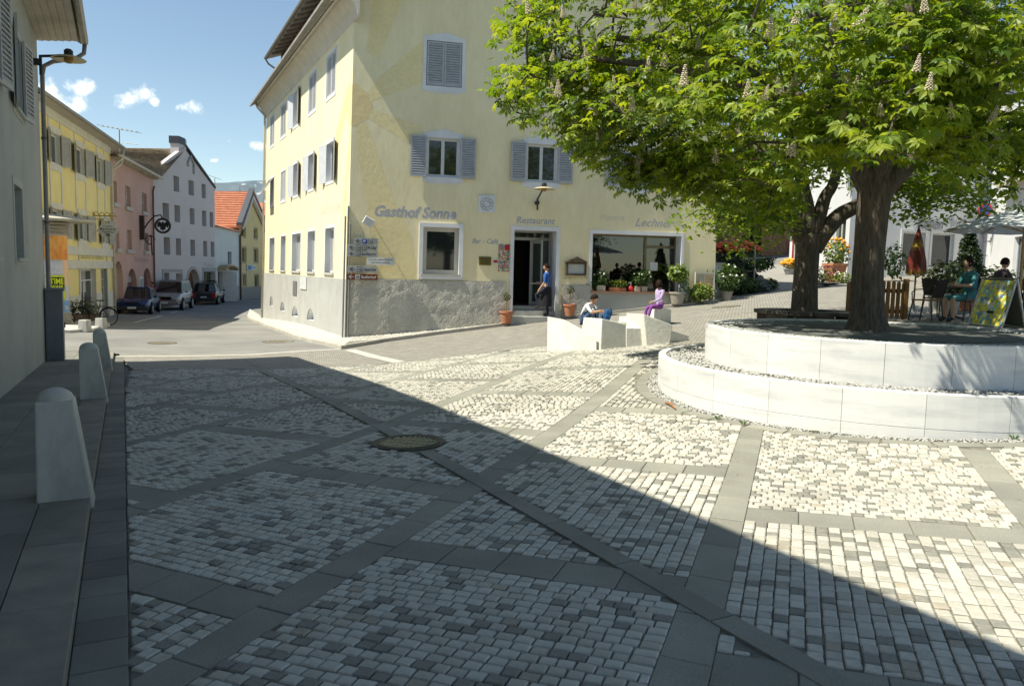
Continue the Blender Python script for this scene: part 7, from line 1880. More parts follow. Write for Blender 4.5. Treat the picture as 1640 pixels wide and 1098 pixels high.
# ================================================================ on and beside the inn
def wplane(W, n): 
    w_ = _L(); w_.pt = lambda s,z,nn: W.pt(s, z, n+nn); return w_
def onwall(name, label, cat, box, m, n0=0., n1=.03, W=None, bevel=0):
    W = W or FW; a,b,c,d = W.rect(*box); mb = MB(); wbox(mb,W,a,b,c,d,n0,n1); loc = W.pt((a+b)/2,c,0)
    return mb.build(name, m, loc=loc, label=label, cat=cat, bevel=bevel), (a,b,c,d)
sp_ = thing('direction_signpost', 'stack of grey arrow signs and one brown sign at the inn corner', 'signpost', FW.pt(-.1, g(*FW.pt(-.1,0,.2)[:2])+.1, .14))
sgm = mat('sign_grey', (.36,.375,.375), (.32,.335,.335), rough=.5); sbr = mat('sign_brown', (.15,.045,.025), (.13,.04,.022), rough=.5); blackp = mat('print_black', (0,0,0)); blum = mat('sign_blue', (0,0,0))
zt = FW.px(560,362)[1]
for ds in (-.02, .14):
    mb = MB(); mb.tube([FW.pt(ds-.1, -.72, .13), FW.pt(ds-.1, zt+(.3 if ds < 0 else .05), .13)], .03, 8); mb.build('post', ZINC, sp_)
SN = wplane(FW, .19)
rows_ = [((566,382,604,391.2),sgm,'',1),((556,392,604,401.3),sgm,'Rosi',1),((556,402.2,604,411.2),sgm,'Ausserloretzhof',1),((587,412.3,631,424.5),FRAMEW,None,0),((556,426,604,436.5),sgm,'Schgumser Stübele',1),((554.5,438.5,604,447.8),sbr,'Badlerhof',1)]
for bx, m_, tx, arrow in rows_:
    r_ = FW.rect(*bx); a,b,c,d = r_; mb = MB(); wbox(mb,SN,a,b,c,d,0,.025); bd = mb.build('sign_board', m_, sp_, bevel=.004)
    ink = FRAMEW if m_ is sbr else blackp; h = d-c; zc = (c+d)/2
    T_ = wplane(FW, .19+.028)
    if arrow:
        x0 = a+.06; mb = MB(); mb.prism([T_.pt(s,z,0) for s, z in ((x0,zc),(x0+h*.5,zc+h*.34),(x0+h*.5,zc+h*.16),(x0+h*.16,zc+h*.03),(x0+h*.95,zc+h*.03),(x0+h*.95,zc-h*.05),(x0+h*.16,zc-h*.05),(x0+h*.5,zc-h*.18),(x0+h*.5,zc-h*.36))], tuple(np.array(N1)*.002)+(0,)); mb.build('arrow', ink, bd)
        nb_ = 2 if tx in ('Rosi','') else 1
        for i in range(nb_):
            s0_ = x0+h*1.15+i*h*1.0
            pm = blum if (tx == '' and i == 0) else ink
            mb = MB(); wbox(mb,T_,s0_,s0_+h*.8,zc-h*.4,zc+h*.4,0,.002); ic = mb.build('pictogram', pm, bd)
            if pm is not blum:
                mb = MB(); wbox(mb,T_,s0_+h*.07,s0_+h*.73,zc-h*.33,zc+h*.33,.0025,.004); mb.build('field', m_ if m_ is not sbr else sgm, ic)
                mb = MB(); mb.tube([T_.pt(s0_+h*.18,zc-h*.1,.006), T_.pt(s0_+h*.4,zc+h*.12,.006), T_.pt(s0_+h*.62,zc-h*.12,.006)], h*.07, 5); mb.build('glyph', blackp, ic)
            else: lettering('P', T_, s0_+h*.2, s0_+h*.6, zc-h*.27, h*.56, .004, FRAMEW, ic, 0, .02)
        if tx: lettering(tx, T_, x0+h*1.25+nb_*h*.95, b-.05, zc-h*.22, h*.45, .003, ink, bd, 0, .015)
    else:
        lettering('EX HOTEL LAMPRECHT PRIVAT', T_, a+.06, b-.06, zc+h*.08, h*.2, .003, blackp, bd); lettering('VIA S. HOTEL LAMPRECHT', T_, a+.14, b-.14, zc-h*.3, h*.2, .003, blackp, bd)
# floodlight
s_, z_ = FW.px(592,357); o = thing('floodlight', 'small white floodlight fixed to the yellow wall above the signs', 'floodlight', FW.pt(s_,z_-.1,0))
mb = MB(); mb.tube([FW.pt(s_+.1,z_+.0,0), FW.pt(s_,z_+.05,.25)], .02, 6); mb.build('arm', FRAMEW, o)
mb = MB(); mb.box(FW.pt(s_-.05,z_+.02,.3), (.34,.16,.26), rot=Matrix.Rotation(R(30),3,'Y')@Matrix.Rotation(R(14),3,'Z')); mb.build('housing', FRAMEW, o, bevel=.02)
o, r_ = onwall('brass_plaque', 'dull brass plaque on the wall left of the inn door', 'plaque', (767,411,786.5,424.5), mat('brass', (.17,.13,.045), (.13,.10,.035), rough=.45, metal=.6), 0, .03, bevel=.006)
for i in range(4):
    mb = MB(); wbox(mb,FW,r_[0]+.06,r_[1]-.06,r_[3]-.08-.06*i,r_[3]-.065-.06*i,.031,.034); mb.build('engraved_line', mat('brass_dark', (.07,.055,.02)), o, loc=None)
pm = bpy.data.materials.new('flower_poster'); pm.use_nodes = True; MATS['flower_poster'] = pm
def speckle(m, cols, scale, coord='Object', base=None):
    N, L = m.node_tree.nodes, m.node_tree.links; b = N['Principled BSDF']; b.inputs['Roughness'].default_value = .5
    t = N.new('ShaderNodeTexCoord'); v = N.new('ShaderNodeTexVoronoi'); v.inputs['Scale'].default_value = scale; nzz = N.new('ShaderNodeTexNoise'); nzz.inputs['Scale'].default_value = scale*.6
    mxx = N.new('ShaderNodeMixRGB'); mxx.inputs[0].default_value = .12; L.new(t.outputs[coord], nzz.inputs[0]); L.new(t.outputs[coord], mxx.inputs[1]); L.new(nzz.outputs['Color'], mxx.inputs[2]); L.new(mxx.outputs[0], v.inputs['Vector'])
    sp = N.new('ShaderNodeSeparateColor'); L.new(v.outputs['Color'], sp.inputs[0])
    cr = N.new('ShaderNodeValToRGB'); cr.color_ramp.interpolation = 'CONSTANT'; e = cr.color_ramp.elements
    while len(e) < len(cols): e.new(.5)
    for i, c_ in enumerate(cols): e[i].position = i/len(cols); e[i].color = (*c_, 1)
    L.new(sp.outputs[0], cr.inputs[0]); L.new(cr.outputs[0], b.inputs['Base Color'])
speckle(pm, [(.08,.12,.05),(.55,.08,.15),(.6,.55,.5),(.12,.16,.3),(.65,.4,.08),(.25,.3,.12)], 26)
o, r_ = onwall('poster', 'tall flowery poster beside the inn door', 'poster', (798,391,816,435), pm, 0, .02)
mb = MB(); wbox(mb,FW,r_[1]-.17,r_[1]-.01,r_[3]-.2,r_[3]-.02,.021,.024); mb.build('red_square', redm, o)
o, r_ = onwall('wall_notice', 'small red and white notice between plaque and poster', 'notice', (790,413,797,424), FRAMEW, 0, .02)
mb = MB(); wbox(mb,FW,r_[0]+.01,r_[1]-.01,r_[2]+.07,r_[3]-.07,.021,.024); mb.build('red_square', redm, o)
# menu case with a little gable roof
a,b,c,d = FW.rect(906,420,938,441); o = thing('menu_case', 'dark wooden menu case with gabled roof right of the inn door', 'menu case', FW.pt((a+b)/2,c,0))
mb = MB(); f = .06
for q_ in ((a,b,c,c+f),(a,b,d-f,d),(a,a+f,c+f,d-f),(b-f,b,c+f,d-f)): wbox(mb,FW,*q_,0,.10)
mb.build('frame', DARKW, o)
mb = MB(); wbox(mb,FW,a+f,b-f,c+f,d-f,0,.05); mb.build('menu_sheet', mat('menu_paper', (.46,.48,.46), (.40,.42,.41)), o)
mb = MB(); ap = FW.px(922,411)[1]; mb.prism([FW.pt(a-.06,d,0), FW.pt(b+.06,d,0), FW.pt((a+b)/2,ap,0)], tuple(np.array(N1)*.16)+(0,)); mb.build('roof', DARKW, o)
V_ = []; rr = random.Random(4)
for t in np.linspace(0,1,120): V_.append(Matrix.Translation(FW.pt(a-.05+(b-a+.1)*rr.random(), c-.12+.14*rr.random() if rr.random() < .5 else c+(d-c)*rr.random(), .06)) @ Matrix.Rotation(rr.uniform(0,6.3),4,'Y') @ Matrix.Rotation(rr.uniform(0,6.3),4,'Z') @ Matrix.Diagonal((.7,.7,.7,1)))
V_ = [m_ for m_ in V_ if not (a+f < (np.array(m_.translation)[:2]-C0)@E1 < b-f and m_.translation.z > c)]
scatter_obj('garland', *simple_leaf(.07), V_, green, o)
# potted topiary by the door
for px, py, lab, sd in ((807,513,'small round topiary in a terracotta pot left of the inn door',21),(907,505,'small round topiary in a terracotta pot right of the inn door',22)):
    s0_ = FW.px(px, py)[0]; p = FW.pt(s0_, 0, .35); zc = g(p[0],p[1])+.11
    bush('potted_topiary', (p[0],p[1],zc+.36), (.14,.14,.14), 130, .06, olive, lab, 'plant', stem=.38, pot=lambda o, p=p, zc=zc: round_pot((p[0],p[1],zc), .15, .21, .40)(o), group='topiary pots beside the inn door', seed=sd)
# plants on the shop sill
sillz = gs[2]; 
def sill(px, n_=-.12): s0_ = FW.px(px, 460)[0]; return FW.pt(s0_, sillz, n_)
p = sill(952,-.3); bush('sill_plant', (p[0],p[1],p[2]+.02), (.25,.22,.62), 420, .10, dgreen, 'tall dark ivy plant at the left end of the shop sill', 'plant', seed=31)
def sillbox(px, w_, h_, m, nm, lab, d_=.26, bushrad=None, leaf=green, fl=None, n=260, seed=1, ln=.08):
    p = sill(px); 
    def pot(o):
        mb = MB(); s0_ = FW.px(px,460)[0]; wbox(mb,FW,s0_-w_/2,s0_+w_/2,sillz+.002,sillz+h_,-.12-d_/2,-.12+d_/2); mb.build('pot', m, o, bevel=.01)
    return bush(nm, (p[0],p[1],p[2]+h_-.03), bushrad, n, ln, leaf, lab, 'plant', pot=pot, flowers=fl, seed=seed)
sillbox(963,.32,.20,clay,'potted_flowers','white rose bush in a pale square pot on the shop sill',.24,(.26,.2,.30),green,(fwhite,14,.045),360,32)
sillbox(990,.62,.13,terra,'potted_flowers','low trough of yellow green flowers on the shop sill',.2,(.36,.14,.16),limeg,(fyel,16,.03),330,33)
sillbox(1022,.21,.19,clay,'potted_plant','bushy plant in the left of two pale pots on the sill',.2,(.28,.22,.28),green,(fwhite,4,.05),340,34)
sillbox(1033,.21,.19,clay,'potted_plant','bushy plant in the right of two pale pots on the sill',.2,(.26,.22,.32),green,(fwhite,8,.05),340,35)
sillbox(947,.2,.1,terra,'trailing_plant','trailing green plant hanging over the left end of the sill',.2,(.28,.18,.16),green,None,180,36)
p = sill(1012); o = thing('spray_bottle', 'red plastic spray bottle standing on the shop sill', 'bottle', p)
mb = MB(); mb.lathe([(.10,0),(.11,.05),(.10,.14),(.05,.20),(.03,.22)], p, 16); mb.build('bottle', mat('red_plastic', (.50,.03,.03), (.42,.025,.025), rough=.35), o, smooth=True)
mb = MB(); mb.tube([Vector(p)+Vector((0,0,.22)), Vector(p)+Vector((0,0,.29))], .02, 8); mb.box((p[0]-.03,p[1],p[2]+.31), (.11,.035,.04)); mb.build('spray_head', FRAMEW, o)
# large plants and the notice board right of the shop window
p = FW.pt(FW.px(1078,470)[0], 0, .32); zc = g(p[0],p[1])+.11
bush('potted_shrub', (p[0],p[1],zc+.38), (.34,.3,.30), 300, .16, limeg, 'tall lime green shrub in a pot by the shop door', 'shrub', stem=.42, pot=lambda o: round_pot((p[0],p[1],zc), .2, .27, .42, mat('grey_clay', (.33,.30,.26)))(o), seed=41)
p2_ = FW.pt(FW.px(1088,470)[0], 0, .30); zc2 = g(p2_[0],p2_[1])+.11
bush('variegated_plant', (p2_[0],p2_[1],zc2), (.16,.16,.50), 170, .14, leafmat('white_green_leaf', (.45,.5,.42), (.2,.28,.14)), 'slender white variegated plant beside the shop door', 'plant', seed=42)
p3 = FW.pt(FW.px(1112,478)[0], 0, .45); zc3 = g(p3[0],p3[1])+.11
bush('yellow_shrub', (p3[0],p3[1],zc3), (.48,.34,.33), 520, .13, limeg, 'bushy lime yellow shrub in front of the notice board', 'shrub', flowers=(forange,5,.05), seed=43)
a,b,c,d = FW.rect(1108,437,1137,478); o = thing('notice_board', 'cream notice board on posts with printed text near the inn corner', 'notice board', FW.pt((a+b)/2, g(*FW.pt((a+b)/2,0,.3)[:2])+.1, .25))
NBW = wplane(FW,.25)
mb = MB(); wbox(mb,NBW,a,b,c,d,0,.03); bd = mb.build('board', mat('cream_board', (.60,.48,.31), (.56,.45,.29), rough=.6), o)
mb = MB(); wbox(mb,NBW,a-.02,b+.02,d,d+.03,-.01,.05); wbox(mb,NBW,a-.02,a,c,d,-.01,.05); wbox(mb,NBW,b,b+.02,c-.0,d,-.01,.05); mb.build('frame', FRAMEW, o)
mb = MB(); wbox(mb,NBW,b-.0,b+.04,-.2,c,-.01,.04); wbox(mb,NBW,a-.03,a+.01,-.2,c,-.01,.04); mb.build('post', ZINC, o)
mb = MB(); wbox(mb,NBW,a+.05,a+.33,d-.45,d-.06,.031,.034); mb.build('printed_map', mat('map_print', (.30,.28,.24), (.5,.45,.36), scale=14), bd)
mb = MB()
for i in range(9): wbox(mb,NBW,a+.38,b-.05,d-.12-.07*i,d-.10-.07*i,.031,.033)
mb.build('text_lines', mat('print_brown', (.32,.18,.09)), bd, kind='stuff')
p4 = FW.pt(LF+.40, 0, .12); zc4 = g(p4[0],p4[1])
bush('potted_shrub', (p4[0],p4[1],zc4+.3), (.55,.45,.5), 560, .13, green, 'white flowering shrub in a pot at the inn corner', 'shrub', pot=lambda o: round_pot((p4[0],p4[1],zc4), .16, .2, .34, mat('grey_clay', (0,0,0)))(o), flowers=(fwhite,10,.06), seed=44)
mb = MB(); q_ = FW.pt(FW.px(1132,470)[0], 0, .18); blade_tuft((q_[0],q_[1],g(*q_[:2])+.1), 10, 1.2, .15, olive, name='tall_weed', label='thin tall plant rising behind the notice board', cat='plant')

# ================================================================ marble seat blocks
blm = mat('block_marble', (.78,.765,.71), (.67,.655,.605), rough=.7, scale=2.2, bump=.22, bscale=14, fine=.08, bdist=.03)
Z4 = lambda x, y: (840+x/5.467, 420+y/5.467)
def block(front, depth, label, lean=(0,0), d_=(-.74,.67)):
    P = [Z4(*p) for p in front]; b0, b1 = ong(*P[0]), ong(*P[1]); pl_w = Wall(b0[:2], b1[:2], 1)
    w = []
    for i, p in enumerate(P):
        s, z = pl_w.px(*p); w.append(np.array(pl_w.pt(s, z if i > 1 else z-.12)))
    off = np.array([d_[0], d_[1], 0])*depth
    Q = [x+off*(1 if i < 2 else .85)+np.array([0,0,lean[1] if i > 1 else 0]) for i, x in enumerate(w)]
    mb = MB(); mb.hexa([w[0],w[1],Q[1],Q[0],w[3],w[2],Q[2],Q[3]])
    c = np.mean([w[0],w[1],Q[0],Q[1]],0)
    return mb.build('stone_block', blm, loc=(c[0],c[1],g(c[0],c[1])), bevel=.012, label=label, cat='stone block', group='marble seat blocks on the square'), np.mean(w+Q,0), max(x[2] for x in w)
B_ = {}
B_[1] = block([(370,775),(635,768),(630,650),(345,498)], .62, 'leftmost marble block, a white wedge sloping down to the right', (0,.03), (-.62,.78))
B_[2] = block([(665,765),(890,740),(890,542),(680,492)], .55, 'angular marble block directly right of the crouching boy')
B_[3] = block([(895,740),(1075,722),(1075,577),(893,572)], .5, 'low square marble block in the middle of the row')
B_[4] = block([(1077,725),(1272,707),(1297,547),(1045,452)], .5, 'marble block with a pointed high left corner below the girl')
B_[5] = block([(1135,560),(1283,535),(1285,412),(1160,387)], .45, 'upright marble block on which the girl sits', d_=(-.3,.95))
B_[6] = block([(1275,705),(1440,682),(1440,640),(1287,592)], .4, 'low dark marble wedge at the right end of the row', d_=(-.3,.95))
B_[7] = block([(915,525),(1010,520),(1010,475),(915,478)], .4, 'small low marble block behind the row')

# ================================================================ planted bank between inn and ramp
bkm = mat('bank_earth', (.055,.05,.04), (.03,.028,.022), rough=.95, scale=3, bump=.8, bscale=8, bdist=.08)
bm_ = MB(); NX, NY = 22, 14; V = []
pA, pB = np.array([7.9,29.3]), np.array([10.1,29.9]); bdv = np.array([.16,.98])
for j in range(NY+1):
    for i in range(NX+1):
        t, u_ = i/NX, j/NY; p = pA+(pB-pA)*t*(1-.35*u_)+bdv*12*u_
        hgt = 1.25*math.sin(min(1,u_*2.4)*math.pi/2)*(1-t**3*.75)*(1 if j else 0)+(.12*math.sin(t*23+j)+.10*math.cos(j*2+t*9))*(1 if j else 0)
        V.append((p[0],p[1],g(p[0],p[1])-.05+max(0,hgt)))
bm_.add(V, [(j*(NX+1)+i, j*(NX+1)+i+1, (j+1)*(NX+1)+i+1, (j+1)*(NX+1)+i) for j in range(NY) for i in range(NX)])
bank = bm_.build('garden_bank', bkm, kind='structure', smooth=True)
rr = random.Random(9)
rockm = mat('rock_stone', (.22,.215,.20), (.13,.125,.115), rough=.9, scale=3, bump=.6, bscale=9, rand=.2, bdist=.05)
rockme = []
for k in range(3):
    mb = MB(); mb.ball((0,0,0), (1,.8,.7), 7, 5); mb.v = [tuple(np.array(v)*rr.uniform(.8,1.2)) for v in mb.v]; o = mb.build('rock', rockm); rockme.append(o.data); bpy.data.objects.remove(o)
labs = ['lowest left','lower','small','pale','flat','broad','mossy','upper','round','high']
for k in range(10):
    t, u_ = rr.uniform(.05,.85), rr.uniform(.05,.4); p = pA+(pB-pA)*t+bdv*12*u_*.5
    o = bpy.data.objects.new('rock', rockme[k%3]); COL.objects.link(o); s_ = rr.uniform(.18,.34); o.scale = (s_,s_,s_); o.rotation_euler = (0,0,rr.uniform(0,6))
    o.location = (p[0],p[1],g(p[0],p[1])+1.2*math.sin(min(1,u_*1.2)*math.pi/2)*.8); o.parent = bank
hedge = [(8.3,29.6,.5,.4,.33,dgreen,None,'dark cushion of leaves at the lower left of the bank'),(8.9,29.75,.5,.4,.3,green,None,'low leafy plant at the middle foot of the bank'),(9.5,29.9,.4,.35,.25,leafmat('silver_leaf',(.16,.19,.16),(.1,.13,.11)),None,'silvery cushion plant at the foot of the bank'),(9.9,30.3,.35,.35,.22,dgreen,(fyel,3,.06),'dark cushion with yellow blooms at the right end of the bank'),(8.8,31.0,.7,.6,.42,dgreen,None,'dark shrub half way up the bank'),(9.5,31.2,.55,.5,.36,green,None,'spreading shrub in the middle of the bank'),(10.1,31.7,.45,.5,.3,dgreen,None,'dark spreading shrub near the ramp edge'),(9.0,33.0,.75,.6,.40,dgreen,(fred,150,.10),'shrub crowned with red and orange blossom on the bank'),(9.75,33.2,.6,.6,.36,green,(fred,120,.10),'red blossoming cushion right of the highest shrub'),(8.7,34.5,.8,.7,1.2,olive,None,'tall pale green shrub behind the inn corner')]
for k, (x, y, rx_, ry_, rz2, m_, fl, lab) in enumerate(hedge):
    hgt = 0 if y < 30.8 else (.7 if y < 32.3 else 1.15)
    bush('bank_plant', (x,y,g(x,y)+hgt*.95), (rx_,ry_,rz2), 420, .13, m_, lab, 'plant', flowers=fl, seed=50+k)
o = thing('garden_ladder', 'thin metal ladder rail standing among the bank plants', 'railing', (9.3,30.5,g(9.3,30.5)))
for x in (9.0,9.45):
    mb = MB(); mb.tube([(x,30.75,g(x,30.7)), (x,30.85,g(x,30.7)+1.75)], .03, 7); mb.build('upright', ZINC, o)
for z in (.75,1.25):
    mb = MB(); mb.tube([(9.0,30.8,g(9.3,30.7)+z), (9.9,30.9,g(9.3,30.7)+z+.06)], .02, 7); mb.build('rail', ZINC, o)
# ivy and a white garden wall behind the inn corner
bush('ivy_mass', (8.9,36.5,g(8.9,36.5)+.9), (1.1,.9,1.7), 900, .18, green, 'mass of green ivy between inn and barn', 'ivy', seed=71)
o = thing('garden_wall', 'short pale garden wall end beside the inn corner', 'wall', (8.3,31.5,g(8.3,31.5)))
mb = MB(); mb.box((8.2,32.0,g(8.3,31.5)+.3), (.4,2.4,1.6), R(-8)); mb.build('wall', SWt, o); mb = MB(); mb.box((8.2,32.0,g(8.3,31.5)+1.13), (.5,2.5,.08), R(-8)); mb.build('coping', concrete, o)
# flowers round the shop door
c = hp(1336,31.8); zc = g(*c)
bush('potted_flowers', (c[0],c[1],zc+.62), (.55,.5,.55), 520, .13, limeg, 'orange flowering bush in a square terracotta pot at the shop door', 'plant', pot=lambda o: square_pot((c[0],c[1],zc), .48, .68, .72)(o), flowers=(forange,34,.09), seed=61)
c = hp(1265,37.5); zc = g(*c); bush('flower_tub', (c[0],c[1],zc+.22), (.42,.4,.25), 260, .1, limeg, 'tub of orange and yellow flowers by the left shop wall', 'plant', pot=lambda o: round_pot((c[0],c[1],zc), .22, .3, .26, greym)(o), flowers=(forange,110,.10), seed=62)
c = hp(1268,39); zc = g(*c); bush('potted_topiary', (c[0],c[1],zc+.4), (.38,.38,.36), 520, .07, green, 'clipped ball tree in front of the left shop wall', 'plant', stem=1.1, pot=lambda o: round_pot((c[0],c[1],zc), .22, .28, .42)(o), seed=63)
c = hp(1318,31.2); zc = g(*c); bush('border_flowers', (c[0],c[1],zc), (.6,.35,.35), 380, .1, green, 'low border of pink and white flowers left of the terracotta pot', 'plant', flowers=(fpink,40,.06), seed=64)
c = hp(1349,30.8); zc = g(*c); bush('border_flowers', (c[0],c[1],zc), (.4,.3,.22), 240, .09, limeg, 'small flowering cushion right of the terracotta pot', 'plant', flowers=(fwhite,16,.05), seed=65)
c = hp(1430,31.0); zc = g(*c); bush('broad_shrub', (c[0],c[1],zc+.1), (.5,.4,.7), 300, .17, dgreen, 'broad leaved shrub against the shop wall beside the trunk', 'shrub', seed=66)
o = thing('shop_flag', 'narrow red and white hanging banner on a pole by the shop wall', 'banner', (*hp(1270,38.5), g(*hp(1270,38.5))))
c = hp(1271,38.5); zc = g(*c); mb = MB(); mb.tube([(c[0],c[1],zc),(c[0],c[1],zc+2.0)], .025, 7); mb.build('pole', ZINC, o)
mb = MB()
for i in range(4): mb.box((c[0]-.12+.08*i, c[1]-.03+.01*(i%2), zc+1.2), (.078,.02,1.0), mi=i%2)
mb.build('banner_cloth', [redm, FRAMEW], o)

# ================================================================ terrace
wood = mat('fence_wood', (.33,.17,.065), (.25,.125,.05), rough=.7, scale=4, stretch=(1,1,.12), rand=.12, fine=.08, bscale=30)
def picket_fence(P, label, n_, hgt=.86):
    P = [np.array(p) for p in P]; o = thing('picket_fence', label, 'fence', (P[0][0],P[0][1],g(*P[0])))
    d_ = P[1]-P[0]; L_ = np.linalg.norm(d_); d_ /= L_; an = math.atan2(d_[1], d_[0])
    for q_ in (P[0], P[1]):
        mb = MB(); mb.box((q_[0],q_[1],g(*q_)+hgt*.52), (.10,.10,hgt*1.04), an); mb.build('post', wood, o, bevel=.008)
    for z in (.2,.66):
        c = (P[0]+P[1])/2; mb = MB(); mb.box((c[0]+d_[1]*.04,c[1]-d_[0]*-.04,g(*c)+z), (L_,.03,.09), an); mb.build('rail', wood, o)
    for i in range(n_):
        q_ = P[0]+d_*(L_*(i+.5)/n_); z = g(*q_); h_ = hgt*(.93+.10*math.sin(math.pi*(i+.5)/n_)); w = L_/n_*.36
        Vv = [(-w,.03),(w,.03),(w,h_-.03),(w*.4,h_),(-w*.4,h_),(-w,h_-.03)]
        mb = MB(); mb.prism([(q_[0]+d_[0]*a, q_[1]+d_[1]*a, z+b) for a, b in Vv], (d_[1]*.022, -d_[0]*.022, 0)); mb.build('picket', wood, o)
def gat(px, Y): return hp(px, Y)
fY = 17.6
picket_fence([gat(1362,fY-.1), gat(1452,fY)], 'wooden picket fence behind the chestnut trunk', 11)
picket_fence([gat(1618,17.2), gat(1676,16.8)], 'wooden picket fence at the right edge behind the sandwich board', 8)
# closed parasol
c = gat(1466,18.2); zc = g(*c); o = thing('closed_parasol', 'closed red and yellow parasol standing beside the picket fence', 'parasol', (c[0],c[1],zc))
mb = MB(); mb.tube([(c[0],c[1],zc),(c[0],c[1],zc+2.1)], .02, 8); mb.build('pole', mat('pole_wood', (.28,.16,.08), (.22,.13,.065)), o)
pz = zat(1466,440,c); pt_ = zat(1466,362,c); rp = bpy.data.materials.new('red_yellow_cloth'); rp.use_nodes = True
N, L = rp.node_tree.nodes, rp.node_tree.links; t_ = N.new('ShaderNodeTexCoord'); sx2 = N.new('ShaderNodeSeparateXYZ'); L.new(t_.outputs['Object'], sx2.inputs[0]); nzz = N.new('ShaderNodeTexNoise'); nzz.inputs['Scale'].default_value = 5; L.new(t_.outputs['Object'], nzz.inputs[0])
mr = N.new('ShaderNodeMapRange'); mr.inputs['From Min'].default_value = pz-zc; mr.inputs['From Max'].default_value = pt_-zc; L.new(sx2.outputs[2], mr.inputs[0]); ad = N.new('ShaderNodeMath'); ad.operation = 'MULTIPLY_ADD'; L.new(nzz.outputs[0], ad.inputs[0]); ad.inputs[1].default_value = .25; L.new(mr.outputs[0], ad.inputs[2])
cr = N.new('ShaderNodeValToRGB'); e = cr.color_ramp.elements; e[0].position = .14; e[0].color = (.24,.14,.015,1); e[1].position = 1.0; e[1].color = (.15,.014,.009,1)
for p_, c_ in ((.26,(.14,.018,.008,1)),(.62,(.13,.014,.007,1)),(.74,(.32,.20,.02,1)),(.86,(.16,.022,.008,1))): q_ = e.new(p_); q_.color = c_
L.new(ad.outputs[0], cr.inputs[0]); L.new(cr.outputs[0], N['Principled BSDF'].inputs['Base Color'])
mb = MB(); V = []; n = 24
for k, (f, rr_) in enumerate(((0,.185),(.25,.18),(.5,.14),(.75,.085),(.93,.03),(1,.01))):
    for j in range(n): a = 2*math.pi*j/n; r2_ = rr_*(1+(.20*(1-f)+.06)*math.cos(8*a+f)); V.append((c[0]+r2_*math.cos(a), c[1]+r2_*math.sin(a), pz+(pt_-pz)*f+(.03*math.cos(8*a) if k == 0 else 0)))
mb.add(V, [(k*n+j, k*n+(j+1)%n, (k+1)*n+(j+1)%n, (k+1)*n+j) for k in range(5) for j in range(n)]); mb.build('canopy', rp, o, smooth=True)
mb = MB(); mb.lathe([(.2,0),(.22,.05),(.06,.09),(.03,.3)], (c[0],c[1],zc), 16); mb.build('foot', greym, o)
# open parasol at the right edge
c = gat(1634,16.2); zc = g(*c); o = thing('parasol', 'large pale open parasol at the right edge above the terrace', 'parasol', (c[0],c[1],zc)); cz = zat(1634,368,c); poleW = mat('pale_wood', (.42,.29,.14), (.36,.25,.12), rough=.6)
mb = MB(); mb.tube([(c[0],c[1],zc),(c[0],c[1],cz+.42)], .028, 10); mb.build('pole', poleW, o)
mb = MB(); V = [(c[0],c[1],cz+.46)]; nn = 8; RC = 1.55
for k, f in enumerate((.35,.7,1.0)):
    for j in range(nn*2): 
        a = 2*math.pi*j/(nn*2); sag = .97 if j%2 else 1.0
        V.append((c[0]+RC*f*math.cos(a)*sag, c[1]+RC*f*math.sin(a)*sag, cz+.46-.46*f**1.1-(.03*f if j%2 else 0)))
n = nn*2; Fc = [(0,1+j,1+(j+1)%n) for j in range(n)]+[(1+k*n+j,1+(k+1)*n+j,1+(k+1)*n+(j+1)%n,1+k*n+(j+1)%n) for k in range(2) for j in range(n)]
mb.add(V, Fc); cn = mb.build('canopy', leafmat('canvas', (.56,.58,.58), (.48,.50,.51), trans=.2, rough=.8), o)
for j in range(nn):
    a = 2*math.pi*j/nn; mb = MB(); mb.tube([(c[0],c[1],cz+.42),(c[0]+RC*.97*math.cos(a),c[1]+RC*.97*math.sin(a),cz-.02)], .012, 5); rb_ = mb.build('rib', poleW, o); mb = MB(); mb.tube([(c[0],c[1],cz-.05),(c[0]+RC*.5*math.cos(a),c[1]+RC*.5*math.sin(a),cz+.20)], .010, 5); mb.build('strut', poleW, rb_)
# chairs and tables
alum = mat('chair_metal', (.06,.055,.05), (.045,.04,.037), rough=.45, metal=.4); sling = mat('chair_sling', (.055,.045,.038), (.04,.033,.028), rough=.8)
slatw = mat('chair_slat', (.30,.15,.07), (.24,.12,.055), rough=.6)
def chair(label, px, Y, rz, seatm=slatw):
    c = gat(px, Y); o = thing('cafe_chair', label, 'chair', (c[0],c[1],g(*c)), rz, group='cafe chairs on the terrace')
    mb = MB(); mb.box((0,0,.44), (.46,.44,.03)); mb.build('seat', seatm, o, local=True, bevel=.01)
    mb = MB(); mb.hexa([(-.22,-.22,.50),(.22,-.22,.50),(.22,-.19,.50),(-.22,-.19,.50),(-.20,-.33,.88),(.20,-.33,.88),(.20,-.30,.88),(-.20,-.30,.88)]); mb.build('backrest', sling, o, local=True, bevel=.008)
    for sx in (-1,1):
        for sy in (-1,1):
            mb = MB(); mb.tube([(sx*.21,sy*.19,.44),(sx*.24,sy*.25,0)], .013, 7); mb.build('leg', alum, o, local=True)
        mb = MB(); mb.tube([(sx*.22,-.30,.80),(sx*.25,-.15,.68),(sx*.26,.12,.66),(sx*.25,.20,.60),(sx*.22,.20,.44)], .012, 7); mb.build('armrest', alum, o, local=True)
        mb = MB(); mb.tube([(sx*.21,-.19,.42),(sx*.20,-.33,.89)], .012, 7); mb.build('back_post', alum, o, local=True)
chair('empty cafe chair nearest the closed parasol', 1487, 16.6, R(35))
chair('empty cafe chair facing the table on the terrace', 1506, 17.6, R(-70))
chair('cafe chair on which the woman in turquoise sits', 1553, 15.9, R(95))
